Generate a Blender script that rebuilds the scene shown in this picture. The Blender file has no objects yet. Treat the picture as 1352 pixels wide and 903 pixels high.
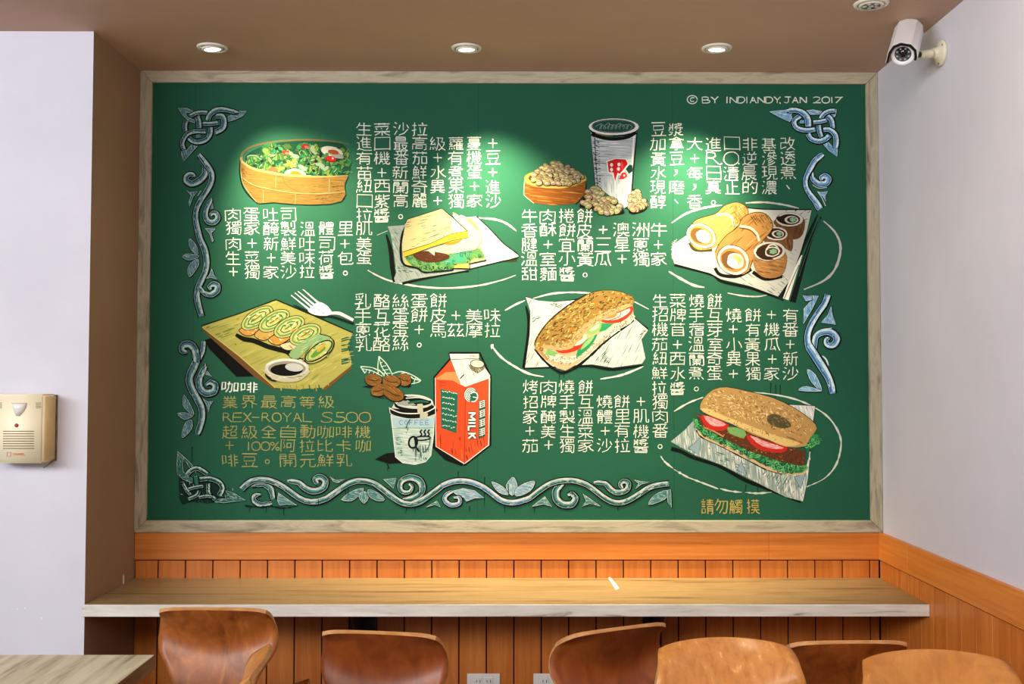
import bpy, bmesh, math, random
from mathutils import Vector, Matrix, geometry
random.seed(7)
SC = bpy.context.scene
COL = SC.collection
R = math.radians

# ------------------------------------------------------------------ camera
F, W, H = 1363.2, 1352.0, 903.0
EYE = Vector((0.0, -3.8078, 1.465))
PITCH, ROLL, YAW, SX = R(2.1005), R(-0.0487), R(0.3112), 5.741
_f0 = Vector((math.sin(YAW), math.cos(YAW), 0)); _r0 = Vector((math.cos(YAW), -math.sin(YAW), 0)); _z0 = Vector((0, 0, 1))
FWD = _f0*math.cos(PITCH) + _z0*math.sin(PITCH); _u0 = -_f0*math.sin(PITCH) + _z0*math.cos(PITCH)
RGT = _r0*math.cos(ROLL) - _u0*math.sin(ROLL); UPV = _r0*math.sin(ROLL) + _u0*math.cos(ROLL)
cam_data = bpy.data.cameras.new('camera'); cam = bpy.data.objects.new('camera', cam_data); COL.objects.link(cam)
cam.matrix_world = Matrix(((RGT.x, UPV.x, -FWD.x, EYE.x), (RGT.y, UPV.y, -FWD.y, EYE.y), (RGT.z, UPV.z, -FWD.z, EYE.z), (0, 0, 0, 1)))
cam_data.sensor_width = 36; cam_data.lens = F/W*36; cam_data.shift_x = -SX/W; cam_data.clip_start = .05
SC.camera = cam

def ray(px, py):
    return RGT*((px-676-SX)/F) + UPV*((451.5-py)/F) + FWD
def at(px, py, Y):                     # the point of the plane y = Y seen at a pixel of the photograph
    d = ray(px, py); t = (Y-EYE.y)/d.y
    return EYE + d*t
def atz(px, py, Z):
    d = ray(px, py); return EYE + d*((Z-EYE.z)/d.z)
def atx(px, py, X):
    d = ray(px, py); return EYE + d*((X-EYE.x)/d.x)

# ------------------------------------------------------------------ light
SC.view_settings.view_transform = 'Standard'; SC.view_settings.look = 'None'
SC.view_settings.gamma = 1; SC.view_settings.use_curve_mapping = False
SC.view_settings.exposure = 0.0
wd = bpy.data.worlds.new('world'); SC.world = wd; wd.use_nodes = True
bg = wd.node_tree.nodes['Background']; bg.inputs[0].default_value = (1, .95, .88, 1); bg.inputs[1].default_value = .07
def area(name, loc, target, sx, sy, power, col):
    l = bpy.data.lights.new(name, 'AREA'); l.shape = 'RECTANGLE'; l.size = sx; l.size_y = sy; l.energy = power; l.color = col
    o = bpy.data.objects.new(name, l); COL.objects.link(o); o.location = loc
    o.rotation_euler = (Vector(target)-Vector(loc)).to_track_quat('-Z', 'Y').to_euler(); return o
# shop front windows on the street side, to the left of and behind the viewer
area('shopfront_daylight', (-3.4, -4.4, 2.24), (0.35, 0.0, 2.45), 3.2, .6, 142, (.93, .96, 1))
area('ceiling_fill', (-3.6, -5.2, .25), (-1.6, -2.6, 2.6), 2.6, .8, 9, (1, .93, .86))  # unseen upward fill, added to brighten the ceiling
# the room's other ceiling lamps, behind the viewer and out of the picture
area('room_ceiling_lamps', (-.9, -4.0, 2.56), (-.3, -1.4, .3), 2.2, 1.2, 92, (1, .93, .83))
area('side_lamp', (.75, -1.9, 2.56), (1.36, -1.35, 1.8), .25, .25, 9, (1, .84, .62))

# ------------------------------------------------------------------ materials
def lin(c):
    return tuple(((x/255)/12.92 if x <= 10.3 else ((x/255+.055)/1.055)**2.4) for x in c)
def mat(name, rgb=(200, 200, 200), rough=.5, spec=.5, metal=0, coat=0, coat_rough=.15):
    m = bpy.data.materials.new(name); m.use_nodes = True
    b = m.node_tree.nodes['Principled BSDF']
    b.inputs['Base Color'].default_value = (*lin(rgb), 1); b.inputs['Roughness'].default_value = rough
    b.inputs['Specular IOR Level'].default_value = spec; b.inputs['Metallic'].default_value = metal
    b.inputs['Coat Weight'].default_value = coat; b.inputs['Coat Roughness'].default_value = coat_rough
    return m
def N(m, t, **kw):
    n = m.node_tree.nodes.new(t)
    for k, v in kw.items():
        if k.startswith('_'): n.inputs[k[1:].replace('_', ' ')].default_value = v
        else: setattr(n, k, v)
    return n
def L(m, a, b): m.node_tree.links.new(a, b)
def bsdf(m): return m.node_tree.nodes['Principled BSDF']
def ramp(m, stops):
    n = N(m, 'ShaderNodeValToRGB'); e = n.color_ramp.elements
    while len(e) < len(stops): e.new(.5)
    for k, (p, c) in enumerate(stops): e[k].position = p; e[k].color = (*lin(c), 1)
    return n
def grain(name, stops, scale, axis=0, rough=.5, stretch=14, coat=0, spec=.5, bump=0, detail=6, wav=0, coat_rough=.15):
    """wood: noise stretched along one axis and sent through a colour ramp"""
    m = mat(name, rough=rough, coat=coat, spec=spec, coat_rough=coat_rough)
    tc = N(m, 'ShaderNodeTexCoord'); mp = N(m, 'ShaderNodeMapping')
    s = [scale]*3; s[axis] = scale/stretch; mp.inputs['Scale'].default_value = s
    L(m, tc.outputs['Object'], mp.inputs[0])
    n = N(m, 'ShaderNodeTexNoise', _Scale=1.0, _Detail=detail, _Roughness=.62, _Distortion=wav)
    L(m, mp.outputs[0], n.inputs['Vector'])
    r = ramp(m, stops); L(m, n.outputs[0], r.inputs[0]); L(m, r.outputs[0], bsdf(m).inputs['Base Color'])
    if bump:
        b = N(m, 'ShaderNodeBump', _Strength=bump, _Distance=.002); L(m, n.outputs[0], b.inputs['Height']); L(m, b.outputs[0], bsdf(m).inputs['Normal'])
    return m
def mottled(name, c1, c2, scale, rough, spec=.5, bump=0):
    m = mat(name, rough=rough, spec=spec)
    tc = N(m, 'ShaderNodeTexCoord'); n = N(m, 'ShaderNodeTexNoise', _Scale=scale, _Detail=5, _Roughness=.6)
    L(m, tc.outputs['Object'], n.inputs['Vector'])
    r = ramp(m, [(.3, c1), (.7, c2)]); L(m, n.outputs[0], r.inputs[0]); L(m, r.outputs[0], bsdf(m).inputs['Base Color'])
    if bump:
        n2 = N(m, 'ShaderNodeTexNoise', _Scale=180, _Detail=3); L(m, tc.outputs['Object'], n2.inputs['Vector'])
        b = N(m, 'ShaderNodeBump', _Strength=bump, _Distance=.002); L(m, n2.outputs[0], b.inputs['Height']); L(m, b.outputs[0], bsdf(m).inputs['Normal'])
    return m
M = {}
M['wall'] = mottled('lavender_wall_paint', (208, 208, 222), (215, 215, 229), 3, .75, .25, .15)
M['ceiling'] = mottled('taupe_ceiling_paint', (190, 158, 138), (198, 165, 144), 2.5, .7, .25, .1)
M['taupe'] = mottled('taupe_wall_paint', (152, 122, 98), (160, 130, 105), 2.5, .75, .25, .1)
M['floor'] = mottled('grey_floor_tile', (74, 66, 60), (90, 82, 74), 6, .45)
M['cap'] = grain('orange_wood_rail', [(.3, (190, 106, 38)), (.5, (206, 122, 48)), (.72, (216, 138, 64))], 60, 0, .42, 26, .15)
M['cap_side'] = grain('orange_wood_side_rail', [(.3, (200, 112, 38)), (.5, (216, 128, 48)), (.72, (226, 146, 66))], 60, 1, .42, 26, .15)
M['plank'] = grain('orange_wood_planks', [(.28, (184, 98, 30)), (.5, (202, 116, 42)), (.75, (214, 134, 60))], 50, 2, .45, 18, .12)
M['groove'] = mat('dark_groove', (40, 18, 8), .9, .1)
M['counter_top'] = grain('weathered_oak_counter', [(.28, (78, 60, 40)), (.4, (138, 114, 78)), (.52, (162, 138, 96)), (.62, (146, 122, 84)), (.75, (180, 158, 116))], 26, 0, .42, 12, .1, bump=.1, wav=.6)
M['counter_edge'] = grain('whitewashed_edge', [(.26, (120, 114, 104)), (.38, (206, 203, 194)), (.6, (226, 224, 216)), (.8, (232, 230, 224))], 40, 0, .6, 8, wav=.4)
M['table_top'] = grain('weathered_pale_table', [(.3, (124, 110, 84)), (.42, (192, 179, 150)), (.56, (214, 204, 178)), (.78, (224, 216, 194))], 26, 1, .5, 12, wav=.3)
M['table_edge'] = grain('brown_table_edge', [(.3, (84, 64, 40)), (.6, (128, 104, 70))], 40, 1, .5, 10)
M['frame_h'] = grain('weathered_frame_wood', [(.24, (84, 76, 62)), (.38, (146, 138, 116)), (.52, (182, 174, 152)), (.66, (164, 156, 132)), (.8, (204, 197, 178))], 30, 0, .65, 7, bump=.2, wav=.9)
M['frame_v'] = grain('weathered_frame_upright', [(.24, (80, 74, 60)), (.38, (140, 133, 112)), (.52, (176, 168, 147)), (.66, (156, 149, 126)), (.8, (198, 192, 172))], 30, 2, .65, 7, bump=.2, wav=.9)
M['panel'] = mottled('green_chalkboard', (0, 76, 57), (1, 84, 63), 2.2, .82, .5, .05); bsdf(M['panel']).inputs['Specular Tint'].default_value = (.92, .95, .7, 1)
M['steel'] = mat('brushed_steel', (190, 190, 190), .3, .5, 1)
M['black_steel'] = mat('black_painted_steel', (16, 14, 13), .45)
M['white_plastic'] = mat('white_plastic', (240, 240, 240), .35)
M['ivory'] = mat('ivory_arm', (226, 222, 204), .4)
M['camera_white'] = mat('camera_shell_white', (238, 240, 250), .35)
M['black_plastic'] = mat('black_plastic', (14, 14, 15), .35)
M['lens_glass'] = mat('dark_lens_glass', (6, 6, 8), .08, .6, coat=.6, coat_rough=.03)
M['led_bead'] = mat('clear_diode', (176, 176, 168), .15, .6)
M['cream'] = mottled('cream_plastic', (250, 240, 206), (253, 246, 218), 9, .42)
M['cream_side'] = mottled('deep_cream_plastic', (218, 184, 118), (228, 198, 136), 14, .5)  # darker, warmer cream for the housing's right-hand face
M['dark_slot'] = mat('slot_shadow', (120, 104, 66), .7, .2)
M['red_led'] = mat('red_indicator', (190, 60, 55), .25)
M['orange_ink'] = mat('orange_print', (206, 116, 70), .6)
M['lens_white'] = mat('frosted_sensor_lens', (226, 228, 226), .3)
M['rim'] = mat('white_lamp_rim', (228, 224, 214), .35)
M['lamp_in'] = mat('lamp_reflector', (186, 180, 164), .3)
M['paper'] = mat('white_paper', (236, 228, 210), .7)
M['chip'] = mat('bare_plaster', (244, 242, 240), .8, .2)
M['screw'] = mat('screw_steel', (150, 146, 134), .35, .5, 1)
glow = mat('lamp_glow', (255, 250, 240), .4); bsdf(glow).inputs['Emission Color'].default_value = (1, .95, .84, 1); bsdf(glow).inputs['Emission Strength'].default_value = 5.0
M['glow'] = glow
def plywood(name, stops, coat=.5, cr=.22, sc=26, wav=.35, st=11):
    return grain(name, stops, sc, 2, .5, st, coat, wav=wav, coat_rough=cr, detail=5)
M['ply_dark'] = plywood('patchy_varnished_plywood', [(.22, (96, 46, 12)), (.42, (146, 78, 24)), (.6, (170, 96, 34)), (.78, (196, 124, 58))], .3, .3, 14, 1.6, 2)
M['ply_red'] = plywood('red_brown_plywood', [(.25, (112, 50, 12)), (.5, (140, 68, 20)), (.75, (162, 86, 30))], .3, .3, 20, .8, 3)
M['ply_light'] = plywood('honey_plywood', [(.25, (176, 104, 38)), (.45, (200, 130, 58)), (.62, (210, 142, 70)), (.7, (232, 180, 112)), (.8, (214, 150, 82))], .4, .22, 46, .3, 14)
M['ply_gold'] = plywood('golden_plywood', [(.25, (172, 104, 36)), (.5, (192, 124, 48)), (.75, (206, 142, 64))], .35)
M['ply_edge'] = grain('plywood_edge', [(.3, (176, 118, 66)), (.7, (206, 154, 98))], 60, 0, .5, 3)
paint = mat('chalk_and_paint', rough=.85, spec=.15)
_a = N(paint, 'ShaderNodeVertexColor', layer_name='paint'); L(paint, _a.outputs[0], bsdf(paint).inputs['Base Color'])
M['paint'] = paint

# ------------------------------------------------------------------ object helpers
def tag(o, label=None, cat=None, group=None, kind=None):
    if label: o['label'] = label
    if cat: o['category'] = cat
    if group: o['group'] = group
    if kind: o['kind'] = kind
    return o
def thing(name, label, cat, loc=(0, 0, 0), rz=0, group=None):
    o = bpy.data.objects.new(name, None); COL.objects.link(o); o.empty_display_size = .1
    o.location = loc; o.rotation_euler = (0, 0, rz); return tag(o, label, cat, group)
class MB:
    """collects shapes and links them as ONE mesh object"""
    def __init__(s): s.v = []; s.f = []; s.m = []; s.sm = []
    def add(s, vs, fs, mi=0, smooth=False):
        b = len(s.v); s.v += [tuple(v) for v in vs]
        for f in fs: s.f.append([b+i for i in f]); s.m.append(mi); s.sm.append(smooth)
        return s
    def box(s, x0, x1, y0, y1, z0, z1, mi=0, faces=None):
        vs = [(x, y, z) for x in (x0, x1) for y in (y0, y1) for z in (z0, z1)]
        fs = [(0, 1, 3, 2), (4, 6, 7, 5), (0, 4, 5, 1), (2, 3, 7, 6), (0, 2, 6, 4), (1, 5, 7, 3)]
        b = len(s.v); s.v += vs
        for k, f in enumerate(fs):
            s.f.append([b+i for i in f]); s.m.append(faces.get(k, mi) if faces else mi); s.sm.append(False)
        return s
    def bevel_box(s, x0, x1, y0, y1, z0, z1, r=.004, mi=0, seg=2):
        bm = bmesh.new(); bmesh.ops.create_cube(bm, size=1)
        bmesh.ops.scale(bm, vec=(x1-x0, y1-y0, z1-z0), verts=bm.verts); bmesh.ops.translate(bm, vec=((x0+x1)/2, (y0+y1)/2, (z0+z1)/2), verts=bm.verts)
        bmesh.ops.bevel(bm, geom=bm.edges[:], offset=r, segments=seg, affect='EDGES', profile=.6)
        return s.bm(bm, mi, False)
    def bm(s, bm, mi=0, smooth=True):
        bm.verts.index_update(); b = len(s.v); s.v += [tuple(v.co) for v in bm.verts]
        for f in bm.faces: s.f.append([b+v.index for v in f.verts]); s.m.append(mi); s.sm.append(smooth)
        bm.free(); return s
    def lathe(s, prof, n=32, mi=0, M4=None, smooth=True, cap=True):
        """profile of (radius, height) turned about z, then moved by M4"""
        b = len(s.v); M4 = M4 or Matrix()
        for r_, h in prof:
            for k in range(n):
                a = 2*math.pi*k/n; s.v.append(tuple(M4 @ Vector((r_*math.cos(a), r_*math.sin(a), h))))
        for i in range(len(prof)-1):
            for k in range(n):
                k2 = (k+1) % n; s.f.append([b+i*n+k, b+i*n+k2, b+(i+1)*n+k2, b+(i+1)*n+k]); s.m.append(mi); s.sm.append(smooth)
        if cap:
            s.f.append([b+k for k in range(n)][::-1]); s.m.append(mi); s.sm.append(False)
            s.f.append([b+(len(prof)-1)*n+k for k in range(n)]); s.m.append(mi); s.sm.append(False)
        return s
    def tube(s, pts, r, n=10, mi=0):
        pts = [Vector(p) for p in pts]; rs = r if isinstance(r, (list, tuple)) else [r]*len(pts); b = len(s.v)
        for i, p in enumerate(pts):
            d = (pts[min(i+1, len(pts)-1)]-pts[max(i-1, 0)]).normalized()
            u = d.cross(Vector((.13, .31, .94))).normalized(); w = d.cross(u)
            for k in range(n):
                a = 2*math.pi*k/n; s.v.append(tuple(p+(u*math.cos(a)+w*math.sin(a))*rs[i]))
        for i in range(len(pts)-1):
            for k in range(n):
                k2 = (k+1) % n; s.f.append([b+i*n+k, b+i*n+k2, b+(i+1)*n+k2, b+(i+1)*n+k]); s.m.append(mi); s.sm.append(True)
        s.f.append([b+k for k in range(n)][::-1]); s.m.append(mi); s.sm.append(False)
        s.f.append([b+(len(pts)-1)*n+k for k in range(n)]); s.m.append(mi); s.sm.append(False)
        return s
    def prism(s, pts, y0, y1, mi=0, M4=None):
        """outline in x,z pushed from y0 to y1"""
        M4 = M4 or Matrix(); n = len(pts)
        vs = [M4 @ Vector((x, y0, z)) for x, z in pts]+[M4 @ Vector((x, y1, z)) for x, z in pts]
        fs = [list(range(n)), list(range(2*n-1, n-1, -1))]+[[k, k+n, (k+1) % n+n, (k+1) % n] for k in range(n)]
        return s.add(vs, fs, mi)
    def build(s, name, mats, parent=None, fix=True):
        me = bpy.data.meshes.new(name); me.from_pydata(s.v, [], s.f)
        for m in (mats if isinstance(mats, (list, tuple)) else [mats]): me.materials.append(M[m] if isinstance(m, str) else m)
        for p, mi, sm in zip(me.polygons, s.m, s.sm): p.material_index = mi; p.use_smooth = sm
        if fix:
            bm = bmesh.new(); bm.from_mesh(me); bmesh.ops.recalc_face_normals(bm, faces=bm.faces); bm.to_mesh(me); bm.free()
        o = bpy.data.objects.new(name, me); COL.objects.link(o)
        if parent: o.parent = parent
        return o
def struct(name, mb, mats): return tag(mb.build(name, mats), kind='structure')

# ------------------------------------------------------------------ the room
XL, XR, ZB, ZT, DEP, ZC = -1.3705, 1.3613, .9083, 2.6072, .4488, .7429
ZCAP = at(676, 738, 0).z
struct('floor', MB().box(-4.2, XR+.12, -7, .12, -.1, 0), 'floor')
struct('ceiling', MB().box(-4.2, XR+.12, -7, .12, ZT, ZT+.1), 'ceiling')
struct('wall_back', MB().box(XL-.02, XR+.12, .002, .12, 0, ZT), 'wall')
struct('wall_right', MB().box(XR, XR+.12, -7, .002, 0, ZT), 'wall')
wl = MB().box(-4.2, XL, -DEP, .12, 0, ZT, 0, {1: 2})
for (px, py, s_) in ((33, 803, 1.1), (8, 806, .8), (55, 816, .9), (23, 804, .9), (87, 781, .6), (31, 760, .5)):      # small chips in the paint
    c = at(px, py, -DEP); r_ = s_*.0026
    wl.add([(c.x+r_*math.cos(a)*random.uniform(.5, 1), -DEP-.0004, c.z+r_*(1.5 if px == 55 else .8)*math.sin(a)) for a in [k*math.pi/3 for k in range(6)]], [range(6)], 1)
c = atx(163, 764, XL)
wl.add([(XL+.0004, c.y-.007, c.z-.018), (XL+.0004, c.y+.006, c.z-.018), (XL+.0004, c.y+.006, c.z+.008), (XL+.0004, c.y+.001, c.z+.018), (XL+.0004, c.y-.007, c.z+.01)], [range(5)], 1)
struct('wall_left', wl, ['wall', 'chip', 'taupe'])

# panelling: rails and grooved planks, back and right
def planks_back():
    mb = MB().box(XL+.001, XR-.001, -.003, .0015, 0, ZCAP, 1)
    g = [at(208.6+36.15*k, 752, -.01).x for k in range(27)]; xs = [XL+.001]+[x for x in g if x < XR-.02]+[XR-.012]
    for a, b in zip(xs[:-1], xs[1:]): mb.bevel_box(a+.0022, b-.0022, -.0105, -.0025, .09, ZCAP-.004, .0012, 0, 1)
    return mb
def planks_right():
    mb = MB().box(XR-.003, XR+.001, -6.5, -.011, 0, ZCAP, 1)
    y = -.012; k = 0
    while y > -6.4:
        w = .072 if k == 0 else .1015
        mb.bevel_box(XR-.0105, XR-.0025, y-w+.0022, y-.0022, .09, ZCAP-.004, .0012, 0, 1); y -= w; k += 1
    return mb
struct('trim_1', planks_back(), ['plank', 'groove'])
struct('trim_2', planks_right(), ['plank', 'groove'])
cb = MB(); xs = [XL+.001, at(1014, 720, 0).x, XR-.001]
for a, b in zip(xs[:-1], xs[1:]): cb.bevel_box(a, b-.0004, -.016, .001, ZCAP, ZB, .0015, 0, 1)
struct('trim_3', cb, 'cap')
cr = MB(); ys = [-.0165, atx(1204, 745, XR).y, -2.6, -4.4, -6.5]
for a, b in zip(ys[:-1], ys[1:]): cr.bevel_box(XR-.016, XR+.001, b+.0004, a, ZCAP, ZB, .0015, 0, 1)
struct('trim_4', cr, 'cap_side')
struct('baseboard_back', MB().box(XL+.001, XR-.013, -.014, .0015, 0, .09), 'cap')
struct('baseboard_right', MB().box(XR-.014, XR+.001, -6.5, -.015, 0, .09), 'cap_side')

# ------------------------------------------------------------------ the painted menu board
board = thing('chalkboard_menu', 'large green chalkboard menu with painted food drawings in a weathered wood frame', 'menu board', ((XL+XR)/2, 0, ZB))
bi = board.matrix_world.copy(); bi = Matrix.Translation(-Vector(((XL+XR)/2, 0, ZB)))
def on_board(o): o.parent = board; o.matrix_parent_inverse = bi; return o
FW_ = .0435; YB = -.0125
pan = MB().box(XL+FW_-.004, XR-FW_+.004, -.012, .0015, ZB+FW_-.004, ZT-FW_+.004, 0)
for px in (255, 631, 889):                                                          # seams between the board's sheets
    x = at(px, 400, -.012).x; pan.add([(x-.0007, -.01204, ZB+FW_), (x+.0007, -.01204, ZB+FW_), (x+.0007, -.01204, ZT-FW_), (x-.0007, -.01204, ZT-FW_)], [(0, 1, 2, 3)], 1)
M['seam'] = mat('board_seam', (6, 66, 50), .8, .2)
on_board(pan.build('panel', ['panel', 'seam']))
def rail(a, b, c, d, m):
    mb = MB(); bm = bmesh.new(); vs = [bm.verts.new((x, -.024, z)) for x, z in (a, b, c, d)]
    f = bm.faces.new(vs); r = bmesh.ops.extrude_face_region(bm, geom=[f])
    bmesh.ops.translate(bm, vec=(0, .025, 0), verts=[v for v in r['geom'] if isinstance(v, bmesh.types.BMVert)])
    bmesh.ops.bevel(bm, geom=[e for e in bm.edges], offset=.0018, segments=2, affect='EDGES')
    on_board(mb.bm(bm, 0, False).build('frame_rail', m))
x0, x1, z0, z1 = XL+.0008, XR-.0008, ZB+.0006, ZT-.0006; w = FW_; e = .0006
rail((x0+e, z1), (x1-e, z1), (x1-w-e, z1-w), (x0+w+e, z1-w), 'frame_h'); rail((x0+e, z0), (x0+w+e, z0+w), (x1-w-e, z0+w), (x1-e, z0), 'frame_h')
rail((x0, z0+e), (x0, z1-e), (x0+w, z1-w-e), (x0+w, z0+w+e), 'frame_v'); rail((x1, z0+e), (x1-w, z0+w+e), (x1-w, z1-w-e), (x1, z1-e), 'frame_v')

def smooth(pts, closed=False, n=6):
    """Catmull-Rom through the points"""
    P = [Vector(p) for p in pts]; m = len(P); out = []
    if m < 3: return P
    rng = range(m) if closed else range(m-1)
    for i in rng:
        g = (lambda k: P[k % m]) if closed else (lambda k: P[min(max(k, 0), m-1)])
        p0, p1, p2, p3 = g(i-1), g(i), g(i+1), g(i+2)
        for k in range(n):
            t = k/n
            out.append(.5*((2*p1)+(p2-p0)*t+(2*p0-5*p1+4*p2-p3)*t*t+(3*p1-p0-3*p2+p3)*t**3))
    if not closed: out.append(P[-1])
    return out
class Art:
    """flat paint on the board, laid down in coats from the back to the front; u, v are read on an enlarged view"""
    def __init__(s, name, ox=0, oy=0, sc=1, label=None): s.n = name; s.o = (ox, oy, sc); s.label = label; s.v = []; s.f = []; s.c = []; s.k = 0; s.g = 1.0
    def P(s, p):
        q = at(s.o[0]+p[0]/s.o[2], s.o[1]+p[1]/s.o[2], YB); return (q.x, s.k, q.z)
    def _add(s, pts, faces, col):
        b = len(s.v); s.v += [s.P(p) for p in pts]
        for f in faces: s.f.append([b+i for i in f]); s.c.append(lin(col))
    def poly(s, pts, col, sm=0, j=0):
        pts = [Vector(p) for p in pts]
        if sm: pts = smooth(pts, True, sm)
        if j: pts = [p+Vector((random.uniform(-j, j), random.uniform(-j, j))) for p in pts]
        tr = geometry.tessellate_polygon([[Vector((p[0], p[1], 0)) for p in pts]])
        s._add(pts, [t for t in tr], col); s.k += 1; return pts
    def line(s, pts, w, col, sm=5, j=0, ends=None):
        pts = [Vector(p) for p in pts]; m = len(pts); ws = list(w) if isinstance(w, (list, tuple)) else None
        if sm and m > 2:
            pts2 = smooth(pts, False, sm)
            if ws: ws = [ws[min(int(i/sm), m-1)]*(1-(i/sm-int(i/sm)))+ws[min(int(i/sm)+1, m-1)]*(i/sm-int(i/sm)) for i in range(len(pts2))]
            pts = pts2; m = len(pts)
        if not ws: ws = [w]*m
        if ends: ws = [a*(ends[0]+(1-ends[0])*min(1, 4*i/m))*(ends[1]+(1-ends[1])*min(1, 4*(m-1-i)/m)) for i, a in enumerate(ws)]
        vs = []
        for i, p in enumerate(pts):
            d = pts[min(i+1, m-1)]-pts[max(i-1, 0)]
            d = d.normalized() if d.length > 1e-9 else Vector((1, 0)); nrm = Vector((-d.y, d.x)); h = ws[i]/2*(1+random.uniform(-j, j))
            vs += [p+nrm*h, p-nrm*h]
        s._add(vs, [(2*i, 2*i+1, 2*i+3, 2*i+2) for i in range(m-1)], col); s.k += 1
    def ell(s, c, rx, ry, col, rot=0, n=22, j=0, ring=None):
        ca, sa = math.cos(R(rot)), math.sin(R(rot)); P = []
        for k in range(n):
            a = 2*math.pi*k/n; q = 1+random.uniform(-j, j); x, y = rx*q*math.cos(a), ry*q*math.sin(a); P.append((c[0]+x*ca-y*sa, c[1]+x*sa+y*ca))
        if ring: s.line(P+P[:2], ring, col, 0)
        else: s.poly(P, col)
        return P
    def hatch(s, pts, ang, gap, w, cols, prob=.8, seg=0, jit=.3):
        """loose strokes at one angle kept inside an outline"""
        ca, sa = math.cos(R(ang)), math.sin(R(ang)); Q = [(p[0]*ca+p[1]*sa, -p[0]*sa+p[1]*ca) for p in pts]
        v = min(q[1] for q in Q)+gap*.5; vm = max(q[1] for q in Q); k0 = s.k
        while v < vm:
            xs = []
            for i in range(len(Q)):
                a, b = Q[i], Q[(i+1) % len(Q)]
                if (a[1] > v) != (b[1] > v): xs.append(a[0]+(v-a[1])/(b[1]-a[1])*(b[0]-a[0]))
            xs.sort()
            for a, b in zip(xs[::2], xs[1::2]):
                parts = [(a, b)]
                if seg:
                    parts = []; x = a-random.random()*seg*.5
                    while x < b: l = seg*random.uniform(.4, 1.2); parts.append((max(a, x), min(b, x+l))); x += l*random.uniform(1.0, 1.35)
                for a_, b_ in parts:
                    if b_-a_ < w*.6 or random.random() > prob: continue
                    t = v+random.uniform(-jit, jit)*gap; t2 = t+random.uniform(-jit, jit)*gap*.6
                    s.line([(a_*ca-t*sa, a_*sa+t*ca), ((a_+b_)/2*ca-(t+t2)/2*sa, (a_+b_)/2*sa+(t+t2)/2*ca), (b_*ca-t2*sa, b_*sa+t2*ca)], w*random.uniform(.6, 1.3), random.choice(cols), 0, 0, (.5, .3)); s.k = k0+random.random()
            v += gap*random.uniform(.8, 1.2)
        s.k = k0+1
    def inside(s, p, pts):
        c = False
        for i in range(len(pts)):
            a, b = pts[i], pts[(i+1) % len(pts)]
            if (a[1] > p[1]) != (b[1] > p[1]) and p[0] < (b[0]-a[0])*(p[1]-a[1])/(b[1]-a[1])+a[0]: c = not c
        return c
    def scatter(s, pts, n):
        xs = [p[0] for p in pts]; ys = [p[1] for p in pts]; k = 0
        while k < n:
            p = (random.uniform(min(xs), max(xs)), random.uniform(min(ys), max(ys)))
            if s.inside(p, pts): k += 1; yield p
    def specks(s, pts, n, ln, w, cols, ang=0, spread=40):
        k0 = s.k
        for p in s.scatter(pts, n):
            a = R(ang+random.uniform(-spread, spread)); l = ln*random.uniform(.5, 1.3)/2
            s.line([(p[0]-l*math.cos(a), p[1]-l*math.sin(a)), p, (p[0]+l*math.cos(a), p[1]+l*math.sin(a))], [w*.4, w*random.uniform(.7, 1.2), w*.3], random.choice(cols), 0); s.k = k0+random.random()*2
        s.k = k0+2
    def done(s, under=None):
        st = max(5e-6, min(1.6e-5, .0012/max(1, s.k))); s.v = [(x, YB-st*k_, z) for x, k_, z in s.v]
        me = bpy.data.meshes.new(s.n); me.from_pydata(s.v, [], s.f); me.materials.append(M['paint'])
        at_ = me.color_attributes.new('paint', 'FLOAT_COLOR', 'CORNER'); i = 0
        for p, c in zip(me.polygons, s.c):
            n_ = p.normal.y > 0
            for _ in p.loop_indices: at_.data[i].color = (c[0]*s.g, c[1]*s.g, c[2]*s.g, 1); i += 1
        o = bpy.data.objects.new(s.n, me); COL.objects.link(o)
        if under: o.parent = under
        else: on_board(o)
        if s.label: o['label'] = s.label
        return o
BLK = (10, 14, 12); WHT = (232, 234, 226)

# ---- knotwork and vine scrolls round the edge
PAL = {'L': ((88, 134, 146), (190, 214, 214), (40, 82, 98)), 'R': ((112, 162, 198), (210, 230, 238), (52, 104, 158)), 'B': ((90, 154, 150), (226, 238, 234), (38, 94, 96)), 'D': ((46, 102, 92), (176, 204, 196), (10, 44, 36)), 'W': ((150, 190, 208), (240, 244, 244), (60, 122, 170))}
def band(a, pts, w, pal, hi=-1, fl=1.0):
    base, lt, dk = PAL[pal]; u = a.o[2]; w = list(w) if isinstance(w, (list, tuple)) else [w]*len(pts)
    a.line([(p[0]+.35*u, p[1]+.35*u) for p in pts], [x+3.5*u for x in w], BLK); a.line(pts, w, base)
    S = smooth(pts, False, 5); m = len(S)
    def off(t, k):
        i = min(int(t*(m-1)), m-2); d = (S[i+1]-S[i]).normalized() if (S[i+1]-S[i]).length > 1e-6 else Vector((1, 0)); ww = w[min(int(t*(len(w)-1)+.5), len(w)-1)]
        return S[i]+Vector((-d.y, d.x))*k*ww*.5
    T = [k/14 for k in range(15)]
    a.line([off(t, -.62*hi) for t in T], [x*.36 for x in [sum(w)/len(w)]*15], dk, 2, .4)
    a.line([off(t, .55*hi) for t in T], [x*.30 for x in [sum(w)/len(w)]*15], lt, 2, .5)
    k0 = a.k
    for k in range(int(26*fl)):
        t = random.random(); q = random.uniform(-.75, .75); d = off(min(1, t+.02), q); p = off(t, q)
        a.line([p, (p+d)/2+Vector((.2*u, 0)), d+Vector((random.uniform(-1, 1), random.uniform(-1, 1)))*.6*u],   .55*u, random.choice([lt, lt, dk, base]), 0); a.k = k0+random.random()
    a.k = k0+1
    for sg in (-1, 1): a.line([off(t, sg*.96) for t in T], .38*u, lt, 2, .4)
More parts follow.
